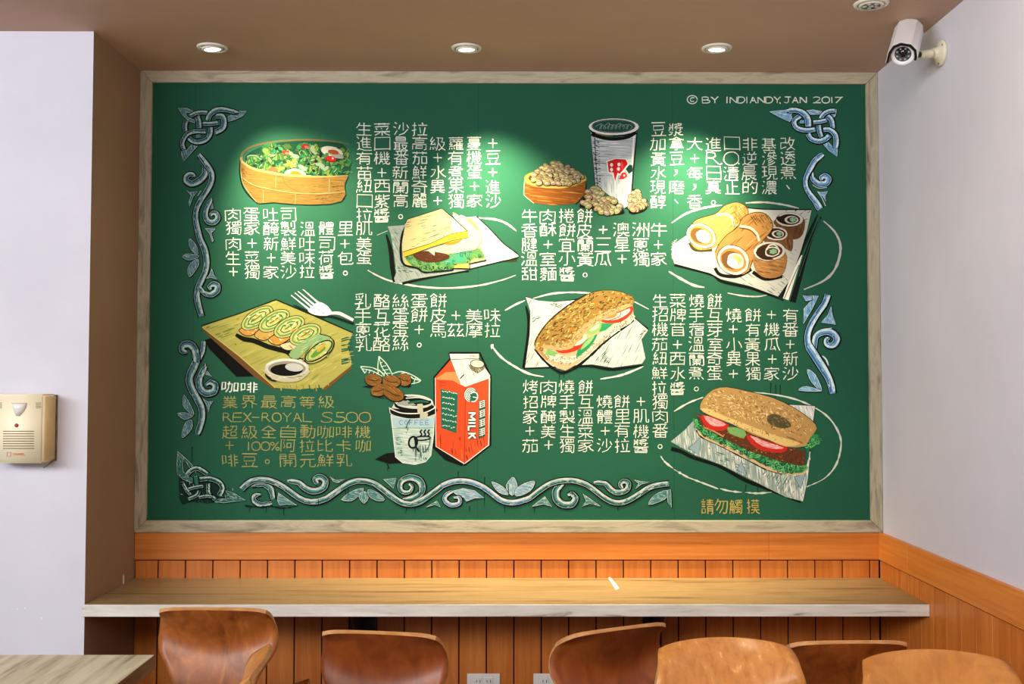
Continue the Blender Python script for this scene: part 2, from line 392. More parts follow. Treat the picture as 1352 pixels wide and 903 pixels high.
def leaf(a, pts, pal, fl=1.0, sm=0):
    base, lt, dk = PAL[pal]; u = a.o[2]; pts = smooth(pts, True, sm) if sm else [Vector(p) for p in pts]
    a.line([(p[0]+.3*u, p[1]+.35*u) for p in pts+pts[:1]], 2.6*u, BLK, 0); a.poly(pts, base)
    xs = [p[0] for p in pts]; ys = [p[1] for p in pts]; h = abs(max(xs)-min(xs)) > abs(max(ys)-min(ys))
    a.hatch(pts, 8 if h else 80, .9*u, .55*u, [lt, base, dk, lt], .6*fl+.1, 6*u)
    a.line(pts+pts[:1], .45*u, lt, 0, .4)
k = Art('corner_knot_drawing', 230, 135, 11.29, 'grey-blue interlaced knot painted in the upper left corner of the board')
leaf(k, [(95, 610), (150, 700), (180, 720), (260, 630), (350, 650), (140, 880), (110, 780)], 'L'); leaf(k, [(760, 245), (850, 185), (860, 125), (1085, 135), (1020, 205), (900, 262), (800, 290)], 'L')
leaf(k, [(60, 90), (200, 88), (290, 140), (260, 165), (195, 150), (170, 170), (200, 225), (310, 265), (310, 310), (215, 282), (120, 190)], 'L')
band(k, [(180, 280), (160, 350), (165, 440)], 62, 'L', fl=.5); band(k, [(240, 205), (320, 165), (420, 150), (500, 158)], 52, 'L', fl=.6); band(k, [(620, 200), (720, 215), (745, 310), (715, 390), (600, 450)], 72, 'L')
band(k, [(500, 270), (530, 190), (620, 120), (730, 108), (860, 135), (960, 150)], [62, 66, 70, 66, 56, 20], 'L'); band(k, [(415, 322), (540, 322), (660, 308)], 54, 'L', fl=.5)
band(k, [(345, 215), (368, 300), (372, 385)], 68, 'L', fl=.5); band(k, [(540, 375), (540, 450), (490, 545), (380, 592), (280, 580), (210, 520)], 62, 'L'); band(k, [(470, 435), (330, 432), (210, 465), (140, 550), (120, 630), (150, 710)], 58, 'L'); band(k, [(335, 510), (395, 505)], 56, 'L', fl=.3)
k.line([(150, 890), (250, 790), (320, 730)], 4, (90, 120, 100)); k.g = .66; k.done()
k = Art('corner_knot_drawing', 1010, 135, 11.29, 'light blue interlaced knot painted in the upper right corner of the board')
leaf(k, [(70, 140), (340, 112), (420, 140), (390, 190), (410, 240), (370, 290), (240, 232)], 'R'); leaf(k, [(860, 615), (940, 590), (1010, 660), (1040, 560), (1090, 560), (1075, 810), (950, 720)], 'R'); leaf(k, [(610, 125), (720, 112), (850, 140), (820, 180), (680, 182)], 'R'); leaf(k, [(960, 125), (1068, 112), (1050, 200), (1010, 240), (985, 190)], 'R')
band(k, [(520, 290), (600, 290)], 52, 'R', fl=.3); band(k, [(920, 195), (990, 270), (1010, 395)], 66, 'R', fl=.6); band(k, [(525, 205), (445, 260), (440, 335), (500, 395), (620, 418), (750, 405)], 62, 'R'); band(k, [(320, 125), (470, 122), (580, 170), (640, 260), (645, 365)], [30, 66, 78, 84, 84], 'R')
band(k, [(640, 470), (690, 548), (800, 580), (900, 550), (960, 495)], 66, 'R'); band(k, [(800, 340), (810, 430), (840, 520)], 62, 'R', fl=.6); band(k, [(825, 245), (880, 170), (960, 132), (1045, 125)], 54, 'R', fl=.6); band(k, [(720, 298), (820, 290), (920, 268)], 52, 'R', fl=.5); band(k, [(870, 410), (960, 412), (1040, 480), (1062, 580), (1050, 690)], [56, 62, 72, 74, 60], 'R')
k.done()
k = Art('corner_knot_drawing', 225, 590, 10.036, 'worn dark interlaced knot painted in the lower left corner of the board')
k.poly([(110, 420), (250, 470), (520, 420), (660, 520), (700, 650), (900, 700), (560, 750), (300, 730), (140, 740)], (12, 44, 34), 4, 8)
leaf(k, [(100, 60), (200, 150), (310, 260), (260, 280), (200, 200), (160, 190), (170, 330), (290, 420), (290, 480), (170, 430), (90, 360), (85, 220)], 'D', .5); leaf(k, [(720, 570), (860, 620), (1000, 710), (860, 720), (700, 740), (560, 720), (640, 690), (800, 680)], 'D', .5)
for pts, w_ in ((((170, 490), (220, 580), (270, 640)), 36), (((240, 560), (350, 530), (440, 520)), 36), (((240, 690), (350, 640), (380, 580)), 40), (((215, 370), (290, 300), (380, 292), (500, 370)), 54), (((335, 390), (350, 500)), 50), (((500, 490), (510, 620), (600, 700)), 46), (((385, 430), (520, 420), (640, 465), (690, 550), (640, 650)), 56), (((380, 670), (480, 650), (560, 660)), 34)): band(k, pts, w_, 'D', fl=.5)
k.specks([(90, 60), (330, 260), (700, 450), (1000, 700), (560, 740), (150, 700)], 60, 40, 9, [(12, 30, 26), (150, 180, 170), (50, 90, 80)], 50, 60); k.done()
def spir(a, main, mw, curls, tris, leaves, pal, fl=1):
    for l in leaves: leaf(a, l, pal, fl, 3)
    for l in tris: leaf(a, l, pal, fl)
    for c_, cw in curls: band(a, c_, cw, pal, fl=1.2*fl)
    if main: band(a, main, mw, pal, fl=2*fl)
k = Art('vine_scroll_drawing', 235, 195, 8.214, 'grey-blue vine scroll painted down the upper left edge of the board')
spir(k, None, 0, [([(230, 95), (285, 195), (292, 280), (235, 350), (155, 388), (92, 360), (95, 310), (145, 285), (185, 315)], [22, 50, 66, 68, 66, 60, 52, 42, 20]), ([(362, 560), (315, 650), (297, 730), (322, 795), (385, 808), (430, 765), (415, 715), (372, 708), (352, 740)], [16, 42, 52, 58, 60, 54, 48, 38, 20])],
     [[(95, 465), (130, 485), (215, 475), (165, 530), (125, 640), (115, 590), (140, 520)], [(365, 545), (385, 660), (335, 668), (325, 640)]], [], 'L')
band(k, [(225, 75), (300, 170), (358, 260), (365, 350), (320, 460), (240, 570), (197, 680), (192, 780), (215, 900), (242, 1000), (285, 1090), (308, 1200), (305, 1310), (265, 1420), (213, 1530), (205, 1640), (255, 1830)], [36, 52, 54, 56, 52, 52, 52, 54, 60, 62, 62, 60, 58, 56, 58, 60, 58], 'L', fl=4)
k.line([(215, 520), (250, 465)], 6, PAL['L'][1]); k.o = (235, 290, 6.943)
spir(k, None, 0, [([(200, 620), (235, 668), (295, 688), (350, 658), (362, 612), (328, 590), (290, 612), (300, 645)], [20, 34, 44, 52, 54, 50, 40, 20])], [[(250, 80), (345, 85), (305, 125), (325, 195), (315, 205), (290, 130)], [(310, 450), (330, 510), (362, 547), (300, 530), (258, 542), (290, 505)]],
     [[(110, 175), (165, 230), (188, 312), (150, 305), (112, 260), (100, 210)], [(40, 340), (90, 312), (195, 332), (130, 366), (80, 368)], [(182, 360), (192, 410), (150, 480), (105, 525), (90, 460), (120, 395)]], 'L'); k.g = .72; k.done()
k = Art('vine_scroll_drawing', 230, 440, 6.02, 'worn grey vine scroll painted down the lower left edge of the board')
spir(k, [(172, 230), (150, 280), (120, 350), (130, 420), (165, 490), (212, 580), (222, 660), (205, 740), (180, 805)], [50, 58, 56, 54, 52, 50, 48, 44, 34], [([(232, 65), (225, 140), (190, 220), (165, 260)], [34, 34, 30, 12]), ([(178, 240), (168, 140), (125, 88), (70, 95), (62, 140), (105, 148)], [44, 50, 54, 52, 42, 20]), ([(250, 262), (205, 350), (200, 420), (242, 472), (310, 465), (328, 415), (288, 388), (250, 412)], [18, 40, 50, 54, 54, 48, 40, 20])],
     [[(245, 235), (258, 295), (300, 345), (240, 325)], [(230, 520), (270, 545), (310, 540), (280, 580), (275, 630), (262, 580)]], [[(80, 490), (140, 590), (155, 650), (110, 620), (70, 570)], [(25, 640), (80, 630), (150, 655), (80, 685)], [(140, 690), (140, 760), (70, 830), (62, 790), (90, 710)]], 'L'); k.g = .72; k.done()
k = Art('vine_scroll_drawing', 310, 615, 6.76, 'long pale green vine scroll painted along the bottom edge of the board')
spir(k, None, 0, [([(330, 330), (240, 345), (180, 320), (172, 270), (235, 252)], [26, 40, 40, 34, 16]), ([(150, 178), (250, 165), (318, 205), (342, 300)], [18, 40, 52, 36]), ([(470, 135), (570, 150), (620, 195), (700, 226), (785, 200), (808, 135), (760, 98), (712, 122), (745, 160)], [10, 40, 50, 54, 54, 54, 50, 44, 24])],
     [[(390, 240), (460, 290), (560, 355), (470, 345), (400, 352), (380, 310)], [(850, 95), (905, 128), (985, 120), (920, 152), (880, 140)]], [[(950, 300), (1060, 220), (1150, 203), (1110, 262), (1040, 312)], [(1110, 250), (1150, 228), (1190, 250), (1190, 290), (1155, 335), (1115, 295)], [(1190, 213), (1260, 230), (1338, 300), (1270, 312), (1200, 272)]], 'B')
k.line([(90, 355), (200, 370), (300, 360), (440, 378), (560, 355)], 12, (10, 40, 32), 5, .6)
k.o = (490, 615, 6.438)
spir(k, None, 0, [([(270, 285), (380, 268), (435, 200), (415, 132), (345, 98), (272, 118), (242, 172), (268, 222), (322, 222), (350, 180), (318, 150)], [18, 46, 52, 56, 52, 46, 40, 36, 30, 24, 12])], [[(105, 115), (215, 105), (190, 192)], [(470, 350), (560, 295), (590, 350), (540, 330)]], [], 'B')
spir(k, None, 0, [([(690, 215), (635, 250), (628, 295), (680, 332), (748, 318), (748, 272), (700, 268)], [26, 34, 36, 36, 34, 28, 14])], [[(690, 215), (780, 192), (880, 210), (960, 272), (880, 275), (810, 302), (790, 270), (720, 240)]], [[(1025, 135), (1100, 165), (1160, 215), (1170, 248), (1080, 222)], [(1150, 160), (1205, 95), (1240, 150), (1235, 200), (1200, 252), (1160, 210)], [(1230, 200), (1300, 150), (1390, 130), (1350, 215), (1235, 258)]], 'W')
k.o = (690, 615, 6.438)
spir(k, None, 0, [([(340, 142), (288, 200), (283, 270), (330, 322), (410, 328), (448, 280), (420, 238), (380, 248)], [36, 54, 60, 58, 56, 50, 40, 18]), ([(605, 142), (700, 148), (740, 192), (800, 226), (878, 208), (900, 152), (860, 128), (828, 158), (852, 195)], [10, 34, 44, 44, 44, 44, 38, 32, 16])], [[(80, 345), (190, 260), (250, 350), (180, 325)], [(515, 240), (560, 270), (665, 345), (570, 320), (505, 345), (540, 300)], [(950, 120), (1000, 130), (1080, 140), (1010, 155), (960, 195), (985, 150)], [(1225, 210), (1260, 200), (1265, 355), (1235, 310)]], [[(1070, 330), (1120, 250), (1225, 208), (1210, 282)]], 'B')
k.o = (310, 615, 6.76); q = 6.76/6.438
band(k, [(60, 208), (130, 145), (230, 118), (340, 140), (440, 190), (530, 260), (620, 308), (720, 322), (820, 290), (920, 220), (1020, 152), (1120, 130), (1230, 150)]+[((180+x/6.438)*6.76, y*q) for x, y in ((80, 190), (160, 240), (240, 303), (320, 326), (420, 306), (520, 230), (610, 165))], 46, 'B', fl=4.5)
band(k, [((x/6.438+180)*6.76, y*q) for x, y in ((600, 170), (700, 132), (820, 132), (930, 168), (1020, 228), (1100, 288), (1200, 314), (1300, 290), (1352, 270), (1450, 195))], 46, 'W', fl=2.5)
band(k, [((x/6.438+380)*6.76, y*q) for x, y in ((60, 275), (150, 205), (250, 145), (370, 122), (480, 135), (580, 182), (680, 260), (770, 308), (860, 308), (960, 260), (1060, 192), (1150, 162), (1245, 152))], 44, 'B', fl=3.5)
for x in (745, 985, 1010, 1640, 1660, 2440, 3010): k.line([(x, 300 if x in (745, ) else 165+random.uniform(-10, 60)), (x+4, 260 if x != 745 else 345)], 7, (14, 44, 34), 0)
k.g = .66; k.done()
k = Art('vine_scroll_drawing', 1050, 195, 10.03, 'light blue vine scroll painted down the upper right edge of the board')
spir(k, [(370, 85), (270, 160), (190, 290), (140, 400), (140, 510), (190, 610), (260, 700), (330, 815)], [44, 66, 66, 54, 54, 58, 70, 84], [([(215, 290), (225, 395), (295, 470), (395, 478), (440, 420), (400, 375), (345, 395), (352, 432)], [20, 46, 64, 76, 78, 72, 60, 30])], [[(290, 580), (340, 590), (430, 580), (395, 640), (405, 715), (370, 650)]], [], 'R'); k.line([(300, 590), (350, 660), (400, 770)], 8, PAL['R'][1]); k.line([(230, 490), (310, 535), (420, 525)], 7, PAL['R'][1]); k.done()
k = Art('vine_scroll_drawing', 1045, 380, 6.02, 'bright blue vine scroll with a curl painted down the lower right edge of the board')
spir(k, [(288, 55), (260, 130), (190, 230), (135, 340), (130, 440), (180, 530), (250, 640), (305, 740), (328, 840)], [48, 44, 44, 44, 48, 62, 60, 50, 44], [([(180, 490), (190, 395), (240, 355), (310, 352), (358, 400), (338, 450), (290, 455), (272, 415), (302, 400)], [30, 42, 46, 50, 52, 48, 40, 30, 16])], [[(315, 150), (325, 210), (352, 292), (235, 275), (290, 215)], [(90, 60), (215, 65), (170, 160), (95, 285), (100, 190), (95, 170), (150, 110), (165, 75)], [(92, 62), (165, 70), (160, 95), (115, 105)]], [[(125, 650), (190, 690), (242, 815), (160, 750)], [(60, 815), (120, 782), (240, 820)]], 'R')
k.line([(170, 390), (230, 335), (320, 320)], 5, PAL['R'][1]); k.line([(245, 540), (275, 570), (295, 620)], 12, PAL['R'][1], 5, 0, (.3, .3)); k.g = 1.0; k.done()

# ---- the food drawings
def arcs(a, ls, col=(238, 240, 232), j=.25):
    for pts, w in ls: a.line(pts, w, col, 6, j, (.5, .4))
k = Art('salad_bowl_drawing', 310, 170, 7.953, 'painted wooden bowl of green salad with egg and tomato'); k.g = 0.37
k.line([(62, 300), (50, 450), (80, 600), (150, 705), (240, 788)], [8, 12, 14, 14, 6], BLK)
inner = [(110, 330), (140, 280), (280, 200), (480, 168), (700, 165), (900, 175), (1130, 240), (1220, 330), (1180, 480), (1000, 495), (800, 490), (550, 470), (350, 440), (200, 390)]
k.poly([(110, 330), (130, 270), (260, 195), (450, 150), (650, 130), (900, 135), (1130, 160), (1200, 300), (1180, 490), (800, 495), (350, 450), (180, 390)], (26, 92, 66), 3)
k.line([(75, 310), (85, 250), (200, 180), (420, 135), (650, 118), (850, 118), (1050, 135), (1200, 160)], [20, 20, 18, 16, 16, 16, 12, 8], (160, 136, 84), 5, .15)
G = [(52, 140, 74), (104, 156, 66), (44, 152, 96), (146, 180, 100), (84, 128, 60), (30, 110, 60), (164, 186, 140), (70, 160, 110), (120, 170, 60)]
fol = smooth([(130, 370), (170, 300), (280, 215), (330, 185), (480, 168), (600, 190), (720, 175), (880, 175), (960, 230), (1130, 230), (1210, 320), (1190, 440), (1150, 490), (900, 490), (550, 465), (320, 440)], True, 2)
for p in k.scatter(fol, 190):
    c_ = random.choice(G); a_ = random.uniform(0, 360); r_ = random.uniform(22, 52)
    k.ell(p, r_, r_*random.uniform(.4, .75), c_, a_, 9, .35)
    if random.random() < .45: k.ell((p[0]+4, p[1]+5), r_*.9, r_*.45, (18, 60, 34), a_, 8, .3, ring=4)
    if random.random() < .5: k.line([(p[0]-r_*.6*math.cos(R(a_)), p[1]-r_*.6*math.sin(R(a_))), p, (p[0]+r_*.6*math.cos(R(a_+12)), p[1]+r_*.6*math.sin(R(a_+12)))], 5, random.choice([(190, 210, 130), (150, 200, 150), (214, 222, 170)]), 3)
k.specks(fol, 150, 34, 7, [(170, 190, 120), (14, 50, 30), (110, 170, 80), (40, 150, 90), (16, 60, 40), (200, 210, 160)], 30, 80)
for p in ((500, 410), (540, 380), (570, 350), (480, 425), (600, 390), (620, 340)): k.ell(p, 32, 18, random.choice([(204, 204, 92), (220, 214, 120)]), random.uniform(-60, 20), 9, .3)
for p in ((920, 400), (890, 380), (950, 420), (700, 400), (740, 420), (600, 270), (640, 290)): k.ell(p, 34, 20, random.choice([(160, 190, 170), (190, 204, 184)]), random.uniform(-40, 40), 9, .3)
k.ell((735, 184), 42, 24, (160, 46, 30), -10, 18); k.ell((760, 196), 30, 14, (196, 110, 90), 20, 14); k.ell((535, 250), 38, 25, (196, 70, 44), 10, 16); k.ell((548, 258), 20, 12, (226, 150, 120))
k.poly([(350, 440), (375, 408), (410, 402), (450, 430), (440, 455), (400, 455)], (222, 116, 70), 3)
k.ell((905, 265), 18, 40, (14, 40, 30), 10); k.ell((1022, 246), 118, 56, (225, 230, 224), 16, 26, .03); k.ell((1060, 272), 90, 30, (170, 178, 172), 22); k.ell((1036, 246), 58, 25, (176, 80, 34), 12, 18, .06); k.ell((960, 280), 38, 22, (60, 140, 80), -20, 9, .3)
k.ell((1010, 320), 60, 34, (150, 18, 22), 12); k.ell((1008, 314), 52, 26, (214, 34, 34), 12); k.ell((1030, 312), 9, 12, (250, 220, 210))
k.line([(1130, 300), (1170, 250), (1198, 210)], 9, (150, 180, 110), 3, 0, (.4, .3)); k.line([(1140, 460), (1190, 450), (1242, 460)], 6, (150, 190, 140), 3); k.line([(130, 298), (170, 280), (240, 288)], 12, (170, 200, 160), 3); k.line([(1150, 300), (1200, 330), (1230, 360)], 9, (120, 160, 80), 3)
for p in ((440, 208), (775, 370), (850, 342), (290, 340), (690, 480), (830, 440)): k.ell(p, 18, 15, (14, 34, 24), 0, 9, .3)
k.poly([(525, 472), (555, 435), (640, 418), (720, 448), (748, 490), (640, 500)], (238, 232, 206), 3); k.poly([(578, 478), (600, 448), (650, 445), (695, 470), (700, 490), (630, 492)], (216, 150, 40), 3)
bowl = [(62, 300), (100, 350), (200, 420), (350, 460), (550, 500), (800, 515), (1000, 515), (1190, 500), (1160, 560), (1150, 600), (1165, 690), (1120, 760), (1000, 790), (800, 797), (600, 790), (400, 772), (250, 786), (150, 680), (80, 560), (60, 450)]
k.poly(bowl, (184, 142, 68))
k.hatch(bowl, 4, 9, 5, [(160, 116, 48), (204, 164, 92), (190, 148, 74), (146, 104, 44)], .55, 130); k.hatch([(800, 520), (1180, 510), (1150, 690), (1000, 780), (860, 790)], -6, 16, 6, [(120, 86, 40), (150, 110, 50)], .5, 80)
k.hatch([(62, 330), (200, 430), (160, 560), (240, 770), (100, 600)], 25, 14, 6, [(140, 100, 46), (206, 168, 96)], .5, 70)
k.line([(75, 510), (200, 592), (400, 640), (650, 675), (900, 682), (1160, 662)], 9, (226, 200, 132), 5, .3); k.line([(75, 520), (200, 604), (400, 652), (650, 688), (900, 694), (1150, 676)], 4, (120, 86, 40), 5, .4)
for a_, b_ in (((435, 490), (430, 620)), ((995, 530), (990, 660)), ((300, 640), (300, 770)), ((636, 685), (636, 795))): k.line([a_, b_], 6, (224, 200, 136), 0)
k.line([(505, 500), (520, 560), (580, 620), (680, 660)], 4, (120, 86, 36)); k.line([(100, 480), (75, 420), (90, 560)], 5, (120, 84, 36))
k.line([(70, 300), (82, 350), (180, 415), (340, 455), (550, 490), (800, 503), (1000, 503), (1192, 492)], [24, 26, 26, 24, 24, 20, 18, 8], (222, 188, 118), 5, .1); k.line([(78, 345), (180, 405), (340, 445), (550, 479), (800, 492)], 5, (250, 228, 170), 5, .4)
k.line([(68, 460), (90, 580), (170, 700), (230, 770)], 5, (236, 222, 180)); k.done()

k = Art('toast_sandwich_drawing', 490, 260, 6.438, 'painted toast sandwich with fried egg, patty and lettuce on white paper'); k.g = 0.55
arcs(k, [([(910, 178), (1050, 190), (1150, 225), (1235, 290)], 18), ([(-30, 622), (60, 672), (180, 718), (400, 760), (640, 775), (900, 755), (1100, 710), (1230, 665)], 15), ([(50, 325), (140, 288)], 9)])
k.line([(130, 320), (165, 450), (180, 600), (200, 725)], [14, 36, 40, 30], BLK); k.line([(265, 738), (450, 695), (700, 645), (830, 628)], 20, BLK); k.line([(1120, 545), (1240, 540)], 16, (70, 60, 30))
k.poly([(140, 250), (280, 240), (330, 190), (860, 170), (900, 400), (830, 620), (600, 660), (350, 700), (210, 740), (195, 690), (215, 640), (190, 450), (165, 310)], (176, 188, 182))
k.hatch([(165, 270), (280, 260), (260, 480), (400, 620), (600, 650), (350, 695), (220, 720)], 60, 16, 9, [(150, 166, 158), (214, 220, 214), (120, 146, 136)], .6, 90); k.hatch([(215, 560), (380, 620), (330, 660), (230, 640)], 10, 12, 8, [(60, 110, 92)], .6, 60); k.hatch([(175, 300), (250, 310), (240, 340)], 5, 10, 8, [(80, 120, 104)], .7, 50)
k.poly([(800, 175), (895, 165), (1000, 262), (1130, 400), (1260, 505), (1120, 545), (840, 612), (700, 500)], (240, 240, 232)); k.line([(895, 165), (1000, 262), (1130, 400), (1260, 505), (1120, 545), (840, 612)], 9, BLK, 3)
k.poly([(270, 500), (300, 580), (480, 620), (700, 608), (840, 612), (845, 565), (980, 535), (930, 430), (800, 440), (400, 470)], (228, 204, 96)); k.poly([(780, 470), (920, 430), (980, 535), (850, 565), (800, 600)], (196, 206, 140))
let = [(295, 520), (340, 485), (480, 530), (650, 500), (800, 455), (920, 440), (960, 520), (880, 515), (820, 562), (720, 575), (690, 622), (560, 628), (450, 632), (390, 602), (330, 572)]
k.poly(let, (104, 168, 96), 3, 5); k.poly([(600, 520), (760, 455), (850, 465), (830, 520), (720, 570), (620, 560)], (82, 178, 140), 3, 5)
for p in k.scatter(let, 70):
    r_ = random.uniform(10, 20); k.ell(p, r_, r_*.6, random.choice([(140, 190, 110), (60, 120, 60), (170, 206, 130), (50, 140, 100)]), random.uniform(0, 180), 8, .3, ring=5)
k.specks([(340, 590), (450, 590), (690, 590), (690, 620), (560, 632), (400, 612)], 40, 20, 7, [(20, 40, 20), (40, 90, 50)], 60, 80)
k.poly([(580, 440), (640, 380), (740, 165), (830, 190), (920, 280), (948, 360), (900, 440), (790, 462), (700, 480), (600, 475)], (228, 220, 192), 4); k.poly([(690, 130), (740, 150), (800, 195), (850, 180), (910, 260), (900, 290), (830, 200), (760, 200)], (222, 220, 120), 2, 4); k.poly([(690, 150), (720, 145), (790, 195), (800, 280), (720, 200)], (226, 222, 196))
k.line([(800, 190), (905, 270), (945, 360), (895, 440)], 5, (150, 130, 80)); k.poly([(470, 455), (560, 420), (660, 410), (690, 470), (540, 500)], (196, 200, 180))
k.poly([(355, 490), (430, 462), (550, 468), (662, 495), (640, 532), (520, 556), (410, 540)], (92, 50, 26), 4); k.hatch([(380, 490), (640, 490), (600, 540), (430, 540)], 5, 12, 6, [(70, 36, 18), (124, 72, 40)], .5, 60)
k.poly([(475, 450), (545, 425), (540, 500), (510, 480)], (188, 206, 190)); k.poly([(608, 388), (700, 362), (775, 352), (740, 392), (660, 412)], (240, 146, 50), 3); k.line([(620, 392), (700, 375), (760, 360)], 6, (250, 190, 90))
k.line([(300, 230), (262, 330), (252, 480), (280, 575), (390, 604), (450, 640), (560, 634), (690, 622), (700, 608), (835, 612)], [10, 18, 22, 20, 16, 14, 14, 12, 8, 10], BLK, 4, .15); k.line([(840, 620), (835, 570), (980, 538)], 10, BLK, 0)
top = [(290, 230), (310, 192), (450, 145), (600, 98), (690, 170), (820, 295), (690, 318), (500, 400), (265, 475), (262, 400)]
k.poly(top, (220, 212, 158)); k.hatch([(400, 170), (600, 105), (690, 175), (680, 310), (500, 390), (440, 280)], -18, 16, 10, [(178, 184, 164), (200, 200, 176), (150, 156, 130)], .8, 110); k.hatch(top, -16, 22, 6, [(120, 110, 60), (232, 220, 150)], .5, 80); k.poly([(690, 175), (800, 290), (700, 305), (680, 250)], (232, 226, 202))
k.poly([(265, 470), (500, 398), (690, 312), (820, 290), (828, 345), (690, 372), (500, 432), (285, 512)], (228, 196, 60)); k.line([(265, 470), (500, 398), (690, 312), (820, 290), (828, 345), (690, 372), (500, 432), (285, 512)], 5, (70, 50, 20), 0); k.line([(290, 225), (310, 190), (600, 98), (690, 170), (822, 292)], 7, BLK, 0, .4); k.done()

def bean(a, p, rx, ry, col=(182, 164, 120)):
    k0 = a.k; t = random.uniform(-40, 40); a.ell((p[0]+2, p[1]+2), rx+4, ry+4, (50, 40, 24), t, 12); a.ell(p, rx, ry, tuple(c+random.randint(-16, 16) for c in col), t, 12, .06); a.ell((p[0]-3, p[1]-3), rx*.5, ry*.4, (218, 206, 172), t, 9); a.line([(p[0]-rx*.3, p[1]+ry*.2), (p[0]+rx*.2, p[1]+ry*.4)], 3, (90, 72, 44), 0); a.k = k0+2.5
k = Art('bean_bowl_drawing', 680, 140, 6.02, 'painted brown wooden bowl heaped with soybeans'); k.g = 0.6
k.line([(560, 590), (556, 700), (480, 780)], 14, (10, 40, 30)); b_ = [(75, 590), (82, 715), (150, 770), (300, 790), (480, 775), (552, 705), (565, 580), (450, 625), (300, 638), (150, 622)]
k.ell((320, 572), 248, 70, (204, 170, 76)); k.ell((320, 572), 215, 54, (90, 70, 40)); k.poly(b_, (146, 84, 30)); k.hatch(b_, 6, 13, 8, [(186, 124, 52), (120, 66, 24), (166, 100, 40), (200, 146, 74)], .7, 140)
k.line([(75, 590), (150, 628), (300, 646), (450, 634), (565, 582)], 16, (222, 190, 100)); k.line([(75, 600), (70, 690), (85, 720), (150, 772)], 5, (220, 220, 190))
heap = [(125, 590), (150, 545), (190, 500), (250, 470), (310, 445), (380, 465), (450, 500), (530, 555), (520, 590), (440, 622), (300, 632), (180, 615)]
k.poly(heap, (96, 80, 52), 3)
for p in sorted(k.scatter(heap, 120), key=lambda q: q[1]): bean(k, p, 25, 17)
k.done()
k = Art('loose_soybeans_drawing', 680, 140, 6.02, 'painted soybeans scattered round the foot of the silver cup'); k.g = 0.6
pl = [(505, 785), (560, 690), (640, 640), (690, 690), (790, 745), (860, 820), (850, 850), (730, 860), (640, 820), (530, 800)]; pr = [(925, 660), (980, 665), (1000, 720), (1050, 775), (1020, 830), (900, 842)]
for q in (pl, pr): k.poly([(p[0]+6, p[1]+10) for p in q], BLK, 3)
k.poly([(500, 780), (560, 800), (640, 830), (700, 860), (560, 800)], BLK)
for p in sorted(list(k.scatter(pl, 62))+list(k.scatter(pr, 34)), key=lambda q: q[1]): bean(k, p, 28, 20, (176, 160, 120))
k.done()
k = Art('soy_milk_cup_drawing', 680, 140, 6.02, 'painted silver paper cup with a red emblem'); k.g = 0.78
cup = [(602, 210), (700, 250), (860, 250), (966, 200), (935, 500), (915, 780), (870, 812), (800, 748), (690, 665), (640, 640)]
k.line([(970, 205), (942, 500), (918, 770), (870, 815)], 10, BLK, 4); k.line([(606, 215), (622, 420), (640, 645)], 12, BLK); k.poly(cup, (182, 192, 198))
k.hatch([(640, 255), (960, 230), (935, 560), (650, 560)], 2, 13, 7, [(216, 222, 224), (150, 162, 168), (228, 232, 232), (110, 124, 128)], .75, 150); k.hatch([(660, 560), (930, 560), (912, 780), (870, 805), (700, 660)], 88, 14, 9, [(222, 228, 228), (150, 164, 170), (200, 210, 212)], .7, 140)
k.hatch([(610, 235), (668, 250), (690, 655), (640, 640)], 8, 12, 8, [(30, 36, 36), (50, 58, 58)], .75, 50); k.line([(632, 250), (655, 640)], 8, (28, 34, 34), 0, .5); k.line([(945, 230), (925, 560), (905, 770)], 12, (232, 236, 236), 4, .4)
k.ell((785, 172), 202, 72, BLK); k.line([(606, 222), (700, 254), (800, 262), (900, 245), (964, 208)], 26, BLK); k.ell((785, 165), 200, 66, (222, 228, 228)); k.ell((782, 160), 168, 48, (30, 74, 64)); k.ell((782, 160), 172, 52, (20, 40, 36), ring=6)
for q in range(9): x = 660+q*30; k.line([(x-20, 175+random.uniform(-10, 10)), (x, 150), (x+30, 145+random.uniform(-12, 30)), (x+20, 185)], 5, (120, 150, 140), 4)
k.line([(640, 215), (720, 232), (780, 232)], 8, (150, 130, 90), 3)
k.poly([(726, 436), (800, 412), (885, 418), (908, 462), (870, 515), (842, 552), (822, 545), (795, 615), (770, 540), (736, 535)], (226, 228, 226)); k.poly([(735, 442), (800, 420), (880, 425), (897, 460), (862, 505), (832, 540), (815, 530), (795, 602), (782, 528), (745, 525)], (196, 30, 34))
for p in ((767, 468), (826, 464), (767, 506), (822, 500)): k.ell(p, 12, 15, (236, 226, 222), 0, 10)
k.ell((850, 470), 10, 30, (236, 60, 60)); k.poly([(825, 580), (850, 530), (880, 528), (893, 560), (862, 582)], (190, 40, 44)); k.ell((868, 552), 8, 10, (236, 190, 180)); k.poly([(880, 500), (905, 470), (932, 470), (936, 520), (905, 537)], (18, 60, 48)); k.done()

